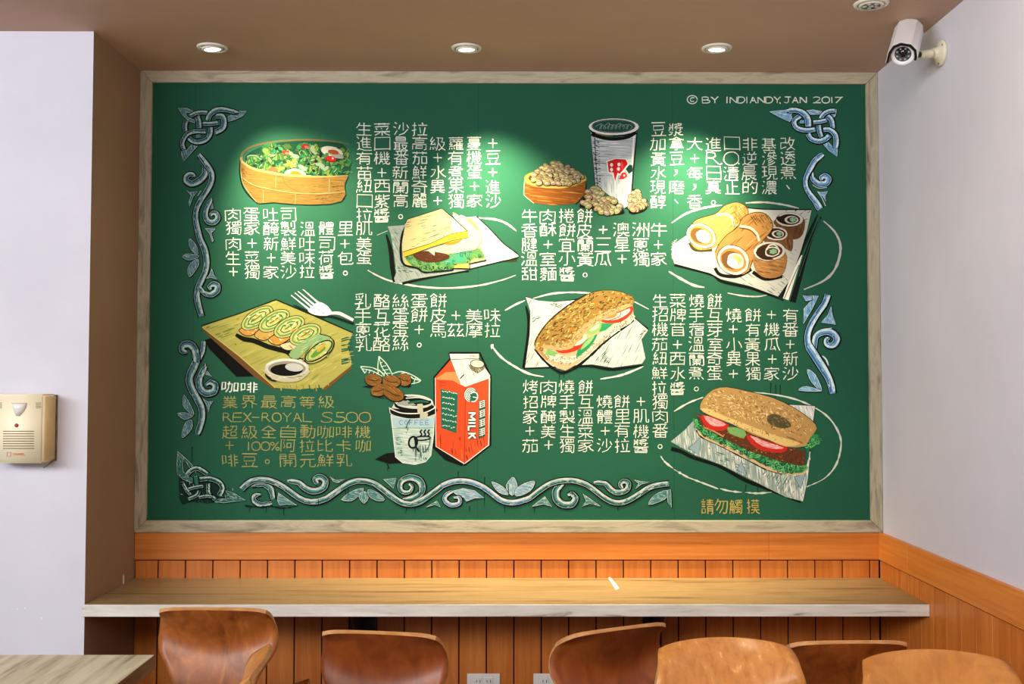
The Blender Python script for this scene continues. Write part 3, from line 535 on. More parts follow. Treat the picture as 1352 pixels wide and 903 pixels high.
def ringroll(a, c, rx, ry, rot, inn, fill, gcol, swirl=True):
    a.ell(c, rx, ry, BLK, rot, 26); a.ell(c, rx*.97, ry*.96, (240, 236, 224), rot, 26, .02); a.ell(c, rx*.8, ry*.77, inn, rot, 24, .03)
    a.ell((c[0]-rx*.1, c[1]), rx*.62, ry*.6, tuple(int(x*.62) for x in inn), rot, 20, .05); a.ell((c[0]+rx*.15, c[1]+ry*.05), rx*.5, ry*.52, (240, 236, 224), rot, 20, .05); a.ell((c[0]+rx*.18, c[1]+ry*.05), rx*.38, ry*.4, fill, rot, 18, .06)
    if gcol: a.ell((c[0]+rx*.25, c[1]+ry*.02), rx*.24, ry*.28, gcol, rot, 12, .2)
k = Art('beef_roll_drawing', 870, 250, 5.408, 'painted beef pancake rolls, whole and cut, on white paper'); k.g = 0.55
arcs(k, [([(90, 240), (200, 170), (330, 130), (450, 112)], 15), ([(620, 97), (750, 92), (880, 108), (1000, 135)], 13), ([(1175, 225), (1260, 310), (1297, 420), (1262, 560), (1180, 650), (1035, 715)], 17), ([(70, 585), (160, 640), (250, 685), (325, 700)], 18), ([(490, 740), (600, 760), (700, 765), (770, 755)], 10)])
k.line([(110, 538), (370, 605), (450, 658), (650, 704), (850, 772)], 20, BLK)
nap = [(95, 400), (180, 340), (400, 200), (620, 130), (760, 140), (1090, 145), (1060, 280), (1010, 450), (940, 640), (850, 765), (650, 690), (440, 640), (370, 600), (110, 530), (90, 470)]
k.poly(nap, (230, 232, 224)); k.hatch([(640, 500), (980, 430), (930, 640), (850, 760), (560, 660)], 35, 22, 7, [(150, 160, 152), (200, 206, 198), (120, 130, 120)], .55, 90); k.hatch([(760, 145), (1085, 150), (1040, 280), (1000, 160)], -30, 18, 8, [(140, 160, 170), (190, 204, 208), (60, 80, 80)], .6, 70); k.line([(620, 130), (760, 142), (1090, 145)], 8, BLK, 3)
k.hatch([(85, 380), (130, 350), (160, 520), (90, 500)], 15, 12, 6, [(244, 244, 238)], .8, 60)
for c_, h_ in (((940, 330), 0), ):
    k.poly([(830, 215), (1028, 200), (1028, 320), (960, 358), (880, 300), (838, 270)], (120, 82, 46), 3); k.hatch([(850, 250), (1025, 240), (1020, 320), (960, 350), (890, 300)], 80, 14, 7, [(160, 112, 66), (84, 54, 30)], .7, 60)
ringroll(k, (932, 215), 98, 52, 0, (72, 40, 24), (60, 40, 30), (150, 206, 160)); k.poly([(838, 210), (860, 190), (900, 225), (870, 240)], (50, 28, 18), 2)
k.poly([(752, 330), (910, 300), (955, 340), (948, 442), (880, 410), (762, 380)], (132, 92, 54), 3); k.hatch([(770, 350), (945, 340), (940, 430), (880, 400)], 78, 14, 7, [(170, 124, 76), (84, 56, 32)], .7, 60); ringroll(k, (836, 316), 86, 50, 4, (84, 44, 26), (70, 46, 34), (140, 196, 156))
k.line([(400, 560), (440, 610), (560, 620), (660, 570)], 24, BLK); k.line([(220, 380), (260, 430), (380, 430)], 26, (80, 80, 40)); k.line([(670, 590), (760, 640), (880, 620)], 26, BLK)
r1 = [(205, 330), (225, 270), (270, 215), (400, 175), (440, 140), (480, 110), (560, 92), (630, 130), (637, 195), (560, 265), (480, 340), (420, 400), (370, 425), (280, 432), (230, 390)]
k.poly(r1, (226, 170, 92), 2); k.hatch(r1, -35, 20, 10, [(240, 200, 130), (206, 142, 66), (232, 184, 106), (180, 120, 56)], .6, 90); k.hatch([(520, 110), (630, 130), (630, 200), (560, 250)], 60, 13, 6, [(130, 84, 40), (160, 108, 56)], .7, 70); k.line(r1[:9]+r1[8:12], 5, (60, 40, 20), 3)
k.line([(410, 182), (480, 178), (520, 205), (538, 265)], 16, (244, 236, 214)); k.line([(540, 270), (528, 215)], 5, (60, 40, 20), 0); ringroll(k, (302, 332), 112, 86, 28, (222, 158, 76), (246, 232, 196), None); k.ell((310, 340), 30, 34, (252, 246, 226), 0, 14, .1); k.poly([(230, 390), (300, 420), (320, 405), (300, 435)], (236, 190, 110))
r2 = [(400, 450), (430, 390), (480, 330), (560, 270), (600, 200), (680, 165), (760, 175), (812, 240), (800, 300), (740, 370), (690, 450), (645, 580), (560, 612), (470, 590), (420, 530)]
k.poly(r2, (208, 152, 82), 2); k.hatch(r2, -42, 20, 10, [(228, 182, 112), (188, 126, 60), (214, 160, 90), (160, 104, 50)], .6, 90); k.hatch([(640, 190), (760, 180), (805, 240), (790, 300), (700, 260)], 55, 13, 7, [(110, 70, 36), (140, 92, 48)], .7, 70); k.line(r2[:12], 5, (60, 40, 20), 3)
k.line([(578, 262), (650, 275), (700, 320), (715, 370)], 17, (240, 232, 212)); k.line([(570, 275), (650, 292), (695, 335)], 6, (70, 46, 22)); ringroll(k, (530, 505), 122, 104, 35, (214, 146, 76), (244, 240, 226), (176, 206, 120)); k.ell((550, 500), 26, 32, (190, 210, 120), 0, 10, .2); k.ell((525, 525), 40, 30, (248, 248, 240), 20)
r3 = [(675, 460), (790, 400), (906, 450), (906, 560), (862, 622), (760, 632), (690, 580)]; k.poly(r3, (186, 132, 76), 3); k.hatch([(680, 500), (900, 490), (900, 560), (850, 620), (760, 628), (700, 580)], 12, 14, 8, [(214, 164, 104), (140, 92, 50), (196, 130, 60)], .7, 70); ringroll(k, (788, 442), 116, 70, -4, (92, 54, 30), (84, 52, 34), (140, 206, 156)); k.line([(770, 430), (790, 400), (830, 398), (860, 440)], 12, (236, 232, 216)); k.poly([(690, 450), (760, 410), (760, 470), (820, 500), (740, 500)], (60, 34, 20), 3)
k.done()
k = Art('chopsticks_drawing', 870, 250, 5.408, 'painted pair of black chopsticks beside the rolls')
k.line([(1135, 175), (1070, 330), (1000, 470), (865, 790)], [10, 20, 30, 46], (12, 34, 26), 4); k.line([(1120, 200), (1060, 330), (985, 500), (890, 770)], [6, 14, 22, 34], BLK, 4); k.line([(1020, 470), (960, 620), (905, 785)], [8, 34, 42], (216, 216, 206), 3); k.line([(1000, 540), (950, 650), (895, 780)], 6, (90, 90, 84), 3); k.line([(1158, 195), (1090, 350), (1030, 540), (955, 805)], [10, 20, 30, 44], BLK, 4); k.line([(1150, 210), (1060, 440), (1000, 620)], 5, (60, 84, 70), 3); k.done()

k = Art('egg_roll_board_drawing', 220, 360, 5.2, 'painted egg roll slices with a sauce dish on a yellow cutting board'); k.g = 0.8
k.poly([(260, 462), (310, 448), (610, 690), (600, 712), (480, 715), (290, 520)], (8, 10, 8)); k.poly([(240, 368), (500, 560), (755, 790), (735, 802), (600, 712), (250, 402)], (112, 78, 40)); k.poly([(1078, 790), (1265, 638), (1272, 656), (1092, 808)], (118, 80, 44))
bd = [(240, 365), (500, 280), (750, 185), (1000, 290), (1278, 415), (1240, 500), (1270, 610), (1265, 640), (1080, 788), (900, 800), (745, 790), (500, 570)]
k.poly(bd, (176, 172, 88)); k.hatch(bd, -24, 20, 11, [(190, 186, 102), (158, 156, 74), (182, 178, 94), (166, 162, 80)], .7, 140); k.hatch([(260, 370), (500, 300), (480, 500), (380, 460)], -20, 18, 12, [(120, 130, 60), (140, 140, 66)], .5, 100); k.hatch([(900, 600), (1240, 520), (1100, 760), (950, 780)], -35, 22, 9, [(110, 130, 70), (200, 190, 110)], .5, 90)
for q in range(16): y = 420+q*14; k.line([(1200, y+10), (1240, y+random.uniform(-6, 6)), (1285 if q % 2 else 1262, y-6)], 9, random.choice([(178, 170, 84), (190, 182, 100), (20, 88, 66)]), 0, 0, (1, .1))
for q in range(14): x = 780+q*22; k.line([(x, 770), (x+8, 800+random.uniform(-10, 16))], 8, random.choice([(178, 170, 84), (150, 144, 70), (24, 96, 70)]), 0)
k.line([(240, 365), (500, 280), (750, 185), (1000, 290), (1278, 412)], 8, (20, 24, 10), 0, .3); k.line([(245, 375), (500, 572), (745, 790)], 6, (206, 190, 110), 0, .3)
k.line([(475, 425), (530, 455), (600, 468), (690, 505), (760, 525), (830, 545), (880, 590), (1000, 618), (1080, 560), (1140, 510)], [22, 34, 34, 34, 34, 34, 26, 16, 12, 8], (14, 14, 6))
SP = [((622, 312), 122, 56, -33, (545, 400), (210, 150, 70)), ((738, 330), 115, 58, -30, (650, 430), (200, 160, 80)), ((842, 372), 112, 60, -28, (745, 462), (220, 150, 60)), ((952, 425), 112, 62, -25, (825, 500), (214, 206, 160)), ((1050, 535), 118, 58, -38, (905, 560), (196, 196, 150))]
for (c_, rx, ry, rot, tail, tc) in SP:
    ca, sa = math.cos(R(rot)), math.sin(R(rot)); e1 = (c_[0]-rx*ca, c_[1]-rx*sa); e2 = (c_[0]+rx*.75*ca+ry*.6*(-sa)*-1*0, c_[1]+rx*.75*sa+ry*.9)
    body = [(c_[0]+rx*.9*ca, c_[1]+rx*.9*sa), (c_[0]+ry*.9*-sa*1+20, c_[1]+ry*ca), (tail[0]+45, tail[1]+28), (tail[0]-10, tail[1]+30), (tail[0]-48, tail[1]-4), e1]
    k.poly(body, tc, 3); k.hatch(body, rot+70, 13, 8, [(222, 206, 150), (190, 120, 40), (90, 150, 90), tc, (230, 220, 180)], .65, 50)
    k.line(body[1:]+[], 6, (30, 26, 10), 3); k.ell(c_, rx+5, ry+5, (26, 30, 12), rot, 26); k.ell(c_, rx, ry, (192, 194, 116), rot, 26); k.ell(c_, rx*.84, ry*.76, (104, 150, 80), rot, 24, .04, ring=10); k.ell(c_, rx*.66, ry*.58, (216, 212, 140), rot, 22, .05); k.ell(c_, rx*.56, ry*.46, (60, 110, 60), rot, 20, .06, ring=8); k.ell((c_[0]-5, c_[1]+4), rx*.36, ry*.28, (196, 190, 100), rot, 16, .08); k.line([(c_[0]-rx*.3*ca, c_[1]-rx*.3*sa), c_, (c_[0]+rx*.3*ca, c_[1]+rx*.3*sa-6)], 6, (70, 90, 40), 3)
    for p in [(c_[0]+random.uniform(-.6, .6)*rx*ca, c_[1]+random.uniform(-.6, .6)*rx*sa+random.uniform(-.4, .4)*ry) for _ in range(16)]: k.ell(p, 10, 6, random.choice([(60, 140, 80), (220, 160, 60), (232, 228, 170), (110, 170, 90)]), rot, 8, .3)
k.poly([(935, 470), (1050, 420), (1130, 460), (1000, 500), (900, 590), (840, 560)], (140, 176, 120), 3); k.hatch([(935, 470), (1050, 425), (1110, 460), (1000, 500), (920, 570)], -30, 14, 9, [(110, 160, 120), (200, 200, 140), (170, 190, 130)], .7, 60); k.ell((1045, 538), 108, 46, (26, 30, 12), -36, 24, ring=7); k.ell((1045, 538), 80, 30, (186, 196, 100), -36, 20, .06); k.ell((1040, 545), 60, 18, (90, 150, 70), -36, 16, .1); k.ell((1060, 520), 40, 9, (222, 160, 60), -40, 12, .2)
k.line([(1050, 420), (1120, 440), (1145, 480), (1120, 545), (1000, 612)], 6, (24, 26, 10))
k.ell((720, 715), 50, 26, (30, 26, 10), 30); k.ell((826, 668), 156, 80, (24, 24, 14)); k.poly([(680, 655), (700, 710), (770, 745), (860, 750), (930, 730), (975, 660)], (196, 190, 160), 3); k.hatch([(690, 690), (960, 690), (920, 730), (800, 748), (720, 730)], 4, 12, 6, [(150, 140, 110), (222, 218, 196)], .6, 60); k.ell((826, 652), 152, 64, (206, 206, 192)); k.ell((826, 658), 130, 50, (150, 146, 124)); k.ell((824, 668), 112, 42, (10, 8, 6)); k.ell((876, 650), 62, 28, (196, 200, 196), 6); k.line([(690, 630), (780, 600), (900, 606), (960, 640)], 7, (236, 236, 226), 4, .4); k.done()
k = Art('fork_drawing', 220, 360, 5.2, 'painted silver fork above the cutting board')
k.line([(870, 220), (960, 265), (1040, 310), (1120, 300), (1285, 352)], [6, 18, 26, 18, 20], (8, 30, 22)); 
for a_, b_ in (((855, 155), (985, 258)), ((880, 138), (1005, 242)), ((902, 128), (1022, 228)), ((935, 114), (1050, 214))): k.line([(a_[0]+6, a_[1]+8), (b_[0]+6, b_[1]+8)], 10, BLK, 0); k.line([a_, b_], 14, (222, 224, 220), 0, 0, (.4, 1))
k.poly([(970, 262), (1000, 230), (1045, 200), (1100, 225), (1130, 262), (1140, 280), (1100, 295), (1020, 290)], (222, 224, 220), 3); k.hatch([(990, 250), (1090, 230), (1120, 280), (1030, 285)], 35, 14, 6, [(150, 156, 150), (244, 244, 240)], .6, 50); k.line([(1110, 280), (1180, 278), (1230, 300), (1282, 326)], [16, 22, 22, 20], (214, 216, 212)); k.line([(1110, 292), (1180, 292), (1280, 338)], 5, (90, 96, 90)); k.done()

k = Art('baguette_drawing', 640, 370, 5.633, 'painted sesame flatbread sandwich with tomato and cucumber, pointing up to the right'); k.g = 0.72
arcs(k, [([(150, 225), (230, 180), (300, 150)], 13), ([(360, 135), (500, 100), (650, 90), (800, 96)], 13), ([(1115, 160), (1220, 215)], 14), ([(50, 485), (120, 570), (220, 640), (330, 695), (440, 718)], 16), ([(860, 735), (1000, 710), (1100, 675), (1180, 640)], 15)]); k.ell((55, 490), 14, 20, WHT, 0, 10, .3)
k.line([(305, 190), (330, 300), (326, 430), (308, 560), (288, 652)], [10, 30, 34, 36, 20], BLK); k.line([(290, 655), (500, 645), (700, 640), (800, 640), (950, 662), (1180, 632)], [10, 16, 16, 18, 22, 12], BLK); k.line([(305, 125), (400, 155), (520, 165), (715, 138)], 12, BLK); k.line([(1115, 285), (1170, 330), (1215, 362)], 14, BLK)
nap = [(305, 125), (400, 152), (520, 162), (700, 145), (900, 200), (1115, 285), (1215, 370), (1165, 440), (1195, 580), (1170, 620), (950, 650), (800, 625), (550, 640), (300, 650), (335, 400), (340, 230)]
k.poly(nap, (222, 226, 220)); k.hatch(nap, -62, 15, 6, [(170, 184, 176), (240, 242, 236), (120, 146, 134)], .6, 120); k.hatch([(350, 260), (430, 270), (350, 320)], -30, 10, 7, [(70, 120, 96)], .8, 60); k.hatch([(480, 165), (580, 180), (560, 220), (480, 190)], 20, 10, 7, [(60, 100, 84), (110, 140, 126)], .7, 60); k.hatch([(820, 600), (900, 500), (930, 620)], -50, 10, 7, [(40, 100, 80)], .8, 80); k.hatch([(1070, 430), (1210, 370), (1150, 420)], -25, 9, 7, [(40, 100, 80)], .8, 60)
k.line([(370, 512), (450, 605), (540, 676), (600, 684), (690, 640), (800, 548), (900, 455), (1112, 298)], [10, 16, 20, 22, 20, 18, 14, 12], BLK, 5, .25)
bb = [(375, 510), (450, 590), (540, 655), (600, 672), (680, 628), (800, 530), (950, 390), (1110, 290), (1100, 180), (700, 400), (450, 500)]; k.poly(bb, (214, 182, 140)); k.poly([(440, 540), (560, 555), (680, 560), (850, 400), (1100, 250), (1085, 320), (900, 420), (720, 580), (600, 620), (490, 590)], (222, 214, 194), 2)
k.specks([(440, 560), (680, 560), (900, 400), (1100, 250), (1100, 300), (800, 520), (600, 650), (500, 600)], 190, 18, 5, [(110, 92, 62), (240, 232, 214), (170, 140, 104), (60, 60, 40)], 30, 80)
k.poly([(445, 555), (470, 510), (550, 540), (510, 562)], (124, 184, 104)); k.poly([(680, 572), (715, 475), (835, 400), (800, 475), (740, 535)], (40, 146, 90), 3); k.poly([(712, 520), (750, 455), (820, 405), (780, 470)], (150, 196, 120), 2); k.poly([(850, 385), (868, 318), (958, 322), (900, 372)], (46, 156, 100)); k.poly([(758, 372), (860, 305), (862, 362), (805, 402), (762, 396)], (150, 190, 104), 2); k.poly([(778, 370), (850, 320), (848, 350), (800, 376)], (216, 226, 190), 2)
k.poly([(855, 288), (960, 240), (1098, 192), (1090, 250), (1010, 312), (900, 318)], (206, 58, 34), 2); k.poly([(880, 284), (1010, 236), (1080, 208), (1068, 246), (990, 290), (920, 298)], (228, 214, 204), 2); k.poly([(885, 276), (960, 240), (985, 255), (960, 278), (905, 288)], (222, 140, 66), 2); k.line([(920, 300), (1000, 270), (1010, 235)], 6, (130, 90, 80))
k.poly([(528, 510), (640, 498), (728, 462), (705, 512), (612, 542), (552, 538)], (208, 56, 30), 2); k.poly([(668, 482), (740, 398), (758, 430), (725, 470), (690, 484)], (232, 222, 206), 2); k.poly([(680, 450), (725, 405), (728, 430), (700, 450)], (222, 140, 60), 2)
bun = [(370, 490), (390, 420), (470, 310), (600, 200), (750, 110), (880, 76), (1000, 84), (1090, 120), (1112, 160), (1070, 200), (950, 240), (850, 285), (760, 345), (700, 405), (660, 470), (600, 508), (500, 510), (440, 490), (430, 540)]
k.poly([(p[0]-2, p[1]-4) for p in bun], BLK, 2); k.poly(bun, (164, 128, 62), 2); k.specks(bun, 480, 26, 9, [(96, 72, 34), (208, 176, 96), (190, 120, 40), (130, 98, 46), (226, 200, 120), (74, 62, 34)], -30, 45)
k.line([(430, 492), (540, 500), (640, 482), (700, 402), (800, 312), (950, 235), (1085, 180)], [20, 40, 50, 50, 44, 40, 20], (198, 168, 112), 5, .2); k.specks([(440, 470), (640, 440), (700, 380), (900, 240), (1080, 170), (1080, 195), (950, 245), (760, 350), (660, 478), (560, 512)], 150, 16, 5, [(110, 84, 46), (226, 204, 150), (150, 110, 60)], -30, 60); k.line([(372, 480), (395, 420), (475, 312), (605, 200), (755, 108)], 6, (30, 26, 12)); k.line([(375, 500), (430, 548), (470, 590)], 18, (190, 140, 80)); k.done()

k = Art('roast_pork_sandwich_drawing', 860, 490, 4.515, 'painted long roast pork sandwich with lettuce and tomato, pointing down to the right'); k.g = 0.92
arcs(k, [([(135, 240), (220, 190), (310, 155)], 10), ([(560, 125), (700, 135), (850, 165), (970, 215), (1060, 280), (1118, 370), (1130, 450), (1100, 560), (1030, 640), (925, 690)], 10)], (206, 214, 204), .4)
for t in ([(55, 505), (80, 540), (130, 580)], [(135, 585), (180, 612), (230, 640)], [(225, 636), (310, 668), (400, 702)], [(410, 700), (470, 715), (540, 722)], [(560, 722), (640, 728), (760, 716)]): k.line(t, 10, (196, 208, 198), 5, .7, (.4, .3))
k.line([(118, 462), (180, 480), (250, 515), (400, 565), (560, 650), (700, 705), (890, 782)], [26, 22, 20, 18, 22, 18, 10], BLK)
nap = [(115, 420), (200, 350), (255, 290), (300, 380), (500, 460), (620, 540), (800, 600), (920, 580), (948, 480), (930, 640), (900, 775), (800, 750), (600, 650), (420, 560), (260, 500)]
k.poly(nap, (150, 164, 158)); k.hatch(nap, 84, 8, 6, [(214, 218, 212), (232, 234, 228), (190, 200, 194), (120, 146, 136)], .8, 90); k.hatch([(330, 450), (600, 560), (560, 630), (420, 550)], 20, 14, 7, [(60, 110, 90), (110, 140, 128)], .6, 50); k.hatch([(650, 600), (900, 640), (890, 740), (780, 720)], -60, 14, 7, [(60, 110, 90), (224, 228, 222), (90, 130, 116)], .7, 60)
for q in ([(220, 460), (295, 395), (285, 500)], [(510, 590), (535, 535), (570, 620)], [(850, 630), (920, 610), (890, 700)]): k.poly(q, (140, 166, 174)); k.line(q+q[:1], 4, (60, 90, 96), 0)
k.poly([(780, 195), (975, 208), (965, 305), (880, 250)], (206, 210, 206)); k.hatch([(800, 200), (970, 212), (960, 290)], 70, 12, 6, [(150, 170, 176), (236, 238, 234)], .7, 50); k.line([(780, 195), (978, 206), (966, 305)], 5, BLK, 0); k.line([(945, 480), (930, 640), (900, 775)], 5, (220, 224, 220), 0, .3)
k.line([(275, 350), (300, 385), (420, 440), (620, 540), (700, 585), (780, 605), (900, 612), (925, 560)], 14, (206, 176, 124), 4, .3); k.line([(268, 352), (300, 395), (420, 452), (600, 545), (690, 590), (780, 615)], 7, BLK, 4, .5)
lt = [(252, 300), (275, 290), (430, 390), (600, 470), (760, 530), (915, 555), (920, 585), (860, 610), (740, 590), (600, 515), (420, 425), (300, 378)]
k.poly(lt, (48, 136, 74), 2, 5); k.poly([(925, 480), (915, 430), (950, 390), (985, 370), (1000, 420), (965, 460)], (46, 136, 72), 2, 6)
for p in list(k.scatter(lt, 150))+list(k.scatter([(920, 480), (918, 430), (985, 375), (1000, 420)], 30)): r_ = random.uniform(9, 18); k.ell(p, r_, r_*.6, random.choice([(90, 176, 104), (30, 100, 56), (120, 196, 130), (60, 150, 90), (20, 70, 44)]), random.uniform(0, 180), 8, .3, ring=5)
mt = [(268, 252), (330, 270), (600, 375), (820, 455), (915, 475), (915, 560), (870, 560), (760, 535), (600, 482), (420, 395), (300, 325)]; k.poly(mt, (92, 50, 28)); k.specks(mt, 150, 14, 6, [(140, 90, 54), (60, 30, 16), (190, 140, 90), (110, 60, 34)], 20, 60)
k.poly([(455, 335), (540, 345), (565, 380), (540, 395), (470, 370)], (118, 164, 96), 3, 3); k.line([(310, 335), (360, 352), (430, 390)], 8, (190, 140, 90))
for q, i in (([(298, 262), (380, 278), (462, 322), (425, 355), (350, 348), (312, 312)], [(312, 266), (380, 284), (445, 318), (400, 330), (350, 318)]), ([(568, 378), (680, 415), (812, 455), (770, 487), (660, 472), (592, 432)], [(590, 382), (680, 420), (790, 456), (740, 464), (660, 446), (612, 410)])): k.poly(q, (190, 40, 34), 2); k.poly(i, (222, 158, 158), 2); k.specks(i, 16, 20, 5, [(238, 196, 196), (196, 110, 110)], 30, 30)
bun = [(290, 225), (310, 165), (370, 110), (450, 96), (560, 118), (720, 158), (850, 220), (950, 290), (986, 340), (950, 392), (910, 448), (800, 450), (700, 410), (600, 375), (480, 315), (345, 262)]
k.poly([(p[0]+2, p[1]-3) for p in bun], BLK, 2); k.poly(bun, (180, 142, 86), 2); k.poly([(292, 225), (345, 225), (430, 265), (600, 330), (740, 385), (890, 430), (800, 448), (700, 408), (480, 313), (345, 260)], (216, 186, 116), 2); k.hatch([(700, 330), (900, 380), (940, 400), (890, 440), (760, 380)], 20, 18, 9, [(150, 96, 50), (126, 82, 44), (180, 130, 74)], .6, 60)
k.specks([(310, 190), (380, 115), (560, 125), (850, 225), (970, 340), (880, 400), (600, 300), (330, 230)], 360, 20, 5, [(226, 200, 146), (140, 98, 52), (204, 166, 106), (110, 76, 40), (236, 216, 168)], 25, 60); k.specks([(340, 240), (600, 330), (880, 430), (700, 405), (480, 310)], 80, 10, 5, [(110, 80, 46), (226, 200, 140)], 25, 60); k.poly([(690, 270), (740, 255), (810, 290), (830, 330), (770, 340), (700, 310)], (84, 76, 46), 3); k.specks([(690, 260), (820, 280), (830, 340), (700, 320)], 30, 20, 7, [(60, 64, 40), (130, 110, 70)], 20, 40); k.done()

k = Art('coffee_beans_drawing', 470, 450, 5.019, 'painted coffee beans with chalk leaf outlines'); k.g = 0.9
LG = (196, 220, 202)
for pts in ([(30, 170), (60, 215)], [(30, 170), (110, 178), (180, 215), (185, 235)], [(45, 185), (110, 200), (175, 235)], [(150, 240), (145, 170), (152, 102)], [(152, 102), (200, 150), (235, 210), (240, 235)], [(152, 102), (170, 170), (215, 235)], [(240, 218), (300, 203), (370, 225), (430, 262)], [(365, 285), (410, 275), (430, 262)], [(340, 220), (380, 250), (430, 262)]): k.line(pts, 6, LG, 4, .3)
for a_, b_ in (((70, 185), (65, 210)), ((95, 195), (85, 215)), ((120, 200), (115, 225)), ((140, 215), (135, 235)), ((160, 150), (175, 140)), ((165, 170), (200, 165)), ((175, 195), (215, 190)), ((185, 215), (228, 215)), ((155, 190), (180, 225)), ((370, 235), (360, 265)), ((395, 245), (385, 275)), ((330, 210), (300, 215))): k.line([a_, b_], 5, LG, 0)
for pts in ([(35, 302), (90, 296), (150, 300), (90, 312)], [(90, 360), (150, 372), (220, 385), (150, 378)], [(300, 300), (370, 298), (350, 310)]): k.poly(pts, BLK)
for (c_, rx, ry, rot) in (((115, 258), 56, 40, 5), ((320, 258), 46, 40, 15), ((235, 268), 60, 40, 8), ((160, 325), 64, 38, -16), ((250, 350), 70, 44, 22)):
    k.ell((c_[0]+2, c_[1]+4), rx+5, ry+5, BLK, rot); P_ = k.ell(c_, rx, ry, (126, 84, 36), rot, 22, .03); k.hatch(P_, rot+20, 9, 5, [(158, 112, 56), (100, 62, 26), (140, 96, 44)], .7, 40); ca, sa = math.cos(R(rot)), math.sin(R(rot)); k.line([(c_[0]-rx*.7*ca, c_[1]-rx*.7*sa-4), (c_[0], c_[1]+6), (c_[0]+rx*.7*ca, c_[1]+rx*.7*sa-2)], 5, (40, 24, 10), 4)
k.done()
k = Art('milk_carton_drawing', 470, 450, 5.019, 'painted red milk carton with a white gable top'); k.g = 0.88
k.poly([(490, 690), (530, 670), (720, 815), (700, 830), (590, 790)], BLK)
k.line([(620, 80), (820, 80), (892, 235), (890, 690), (722, 822), (525, 706), (520, 240), (625, 120), (620, 80)], 14, BLK, 0)
lf = [(525, 242), (630, 122), (700, 290), (725, 302), (720, 815), (530, 700)]; k.poly(lf, (214, 74, 36)); rf = [(725, 302), (885, 242), (880, 690), (720, 815)]; k.poly(rf, (220, 80, 42))
k.poly([(535, 245), (600, 205), (660, 205), (692, 292), (640, 262), (530, 255)], (226, 140, 84)); k.poly([(572, 210), (630, 130), (660, 205)], (200, 78, 40))
k.poly([(628, 122), (805, 108), (890, 230), (885, 245), (722, 302), (692, 282)], (228, 226, 214)); k.hatch([(640, 125), (800, 115), (870, 230), (720, 290)], 62, 16, 5, [(200, 198, 186), (170, 166, 150), (244, 244, 238)], .5, 90); k.poly([(620, 84), (815, 84), (815, 118), (628, 124)], (222, 222, 212)); k.line([(620, 84), (815, 84), (815, 116), (630, 124)], 4, BLK, 0); k.hatch([(750, 92), (812, 92), (812, 106), (750, 106)], 0, 6, 5, [(220, 110, 80)], 1, 12)
k.poly([(742, 155), (760, 192), (805, 218), (852, 188), (850, 152), (800, 170)], (130, 122, 100)); k.hatch([(748, 165), (850, 160), (848, 188), (805, 214), (764, 192)], 62, 11, 6, [(70, 64, 48), (190, 184, 164)], .8, 40); k.ell((804, 152), 46, 27, (206, 202, 186), 6); k.ell((804, 152), 46, 27, BLK, 6, ring=5); k.line([(690, 250), (718, 222)], 7, BLK, 0)
k.hatch([(540, 620), (720, 640), (720, 800), (540, 700)], 86, 20, 8, [(130, 40, 20), (180, 60, 30), (236, 110, 60)], .6, 90); k.hatch([(725, 650), (880, 600), (878, 690), (725, 800)], 80, 20, 8, [(110, 40, 24), (180, 60, 30), (240, 120, 80)], .55, 70); k.hatch([(550, 265), (620, 270), (630, 300), (550, 300)], 8, 12, 7, [(160, 60, 34)], .7, 70)
k.poly([(560, 318), (676, 345), (666, 612), (565, 577)], (30, 98, 78))
for r_ in range(7):
    y = 330+r_*38; x = 572
    while x < 655: q = random.uniform(7, 17); k.line([(x, y+(x-560)*.2+random.uniform(-5, 5)), (x+q*.6, y+(x-560)*.2+random.uniform(-7, 7)), (x+q, y+(x-560)*.2+random.uniform(-7, 7))], 5, (206, 222, 210), 0); x += q+5
k.line([(525, 245), (530, 700), (720, 815)], 6, (236, 226, 214), 0, .4); k.line([(725, 302), (720, 815)], 4, (150, 50, 30), 0); k.line([(885, 245), (880, 690), (722, 812)], 7, (238, 230, 220), 0, .3); k.line([(692, 285), (724, 302), (885, 245)], 5, (240, 236, 226), 0)
k.ell((765, 355), 40, 46, (34, 96, 78)); 
for r_ in (40, 30, 20, 10): k.line([(765+r_*math.cos(a_)-4, 358+r_*1.12*math.sin(a_)) for a_ in [R(100+q*22) for q in range(11)]], 6, (222, 230, 222), 0)
k.line([(765, 340), (798, 345), (806, 375), (790, 400), (765, 402)], 7, (228, 234, 228)); k.line([(775, 372), (800, 376)], 6, (228, 234, 228), 0)
k.poly([(815, 400), (858, 385), (856, 630), (812, 648)], (40, 84, 70))
for q in range(4):
    y = 402+q*61
    for t in range(4): k.line([(818, y+t*13+4), (855, y+t*13-9)], 5, (226, 232, 226), 0)
    k.line([(822+q*4, y), (824+q*4, y+44)], 5, (226, 232, 226), 0); k.line([(850, y-8), (850, y+30)], 4, (226, 232, 226), 0)
def letters(a, strokes, w, col):
    for s_ in strokes: a.line(s_, w, col, 0)
MK = []
def put(ch, y, h):                                                     # letters turned a quarter to the right, reading downwards
    for s_ in ch: MK.append([(792-(1-b)*46+(y+a*h-560)*0, y+a*h) for a, b in s_])
put([[(0, 0), (0, 1)], [(0, 1), (.5, .3)], [(.5, .3), (1, 1)], [(1, 1), (1, 0)]], 478, 46); put([[(0, 0), (0, 1)]], 544, 10); put([[(0, 1), (0, 0)], [(0, 0), (.8, 0)]], 566, 36); put([[(0, 0), (0, 1)], [(0, .45), (.9, 1)], [(.2, .6), (.9, 0)]], 614, 36)
letters(k, MK, 22, (20, 50, 44)); letters(k, MK, 12, (236, 238, 234)); k.line([(800, 130), (640, 640)], 1, (214, 74, 36), 0) if False else None
k.done()
k = Art('coffee_cup_drawing', 470, 450, 5.019, 'painted takeaway coffee cup with a black and white lid'); k.g = 0.85
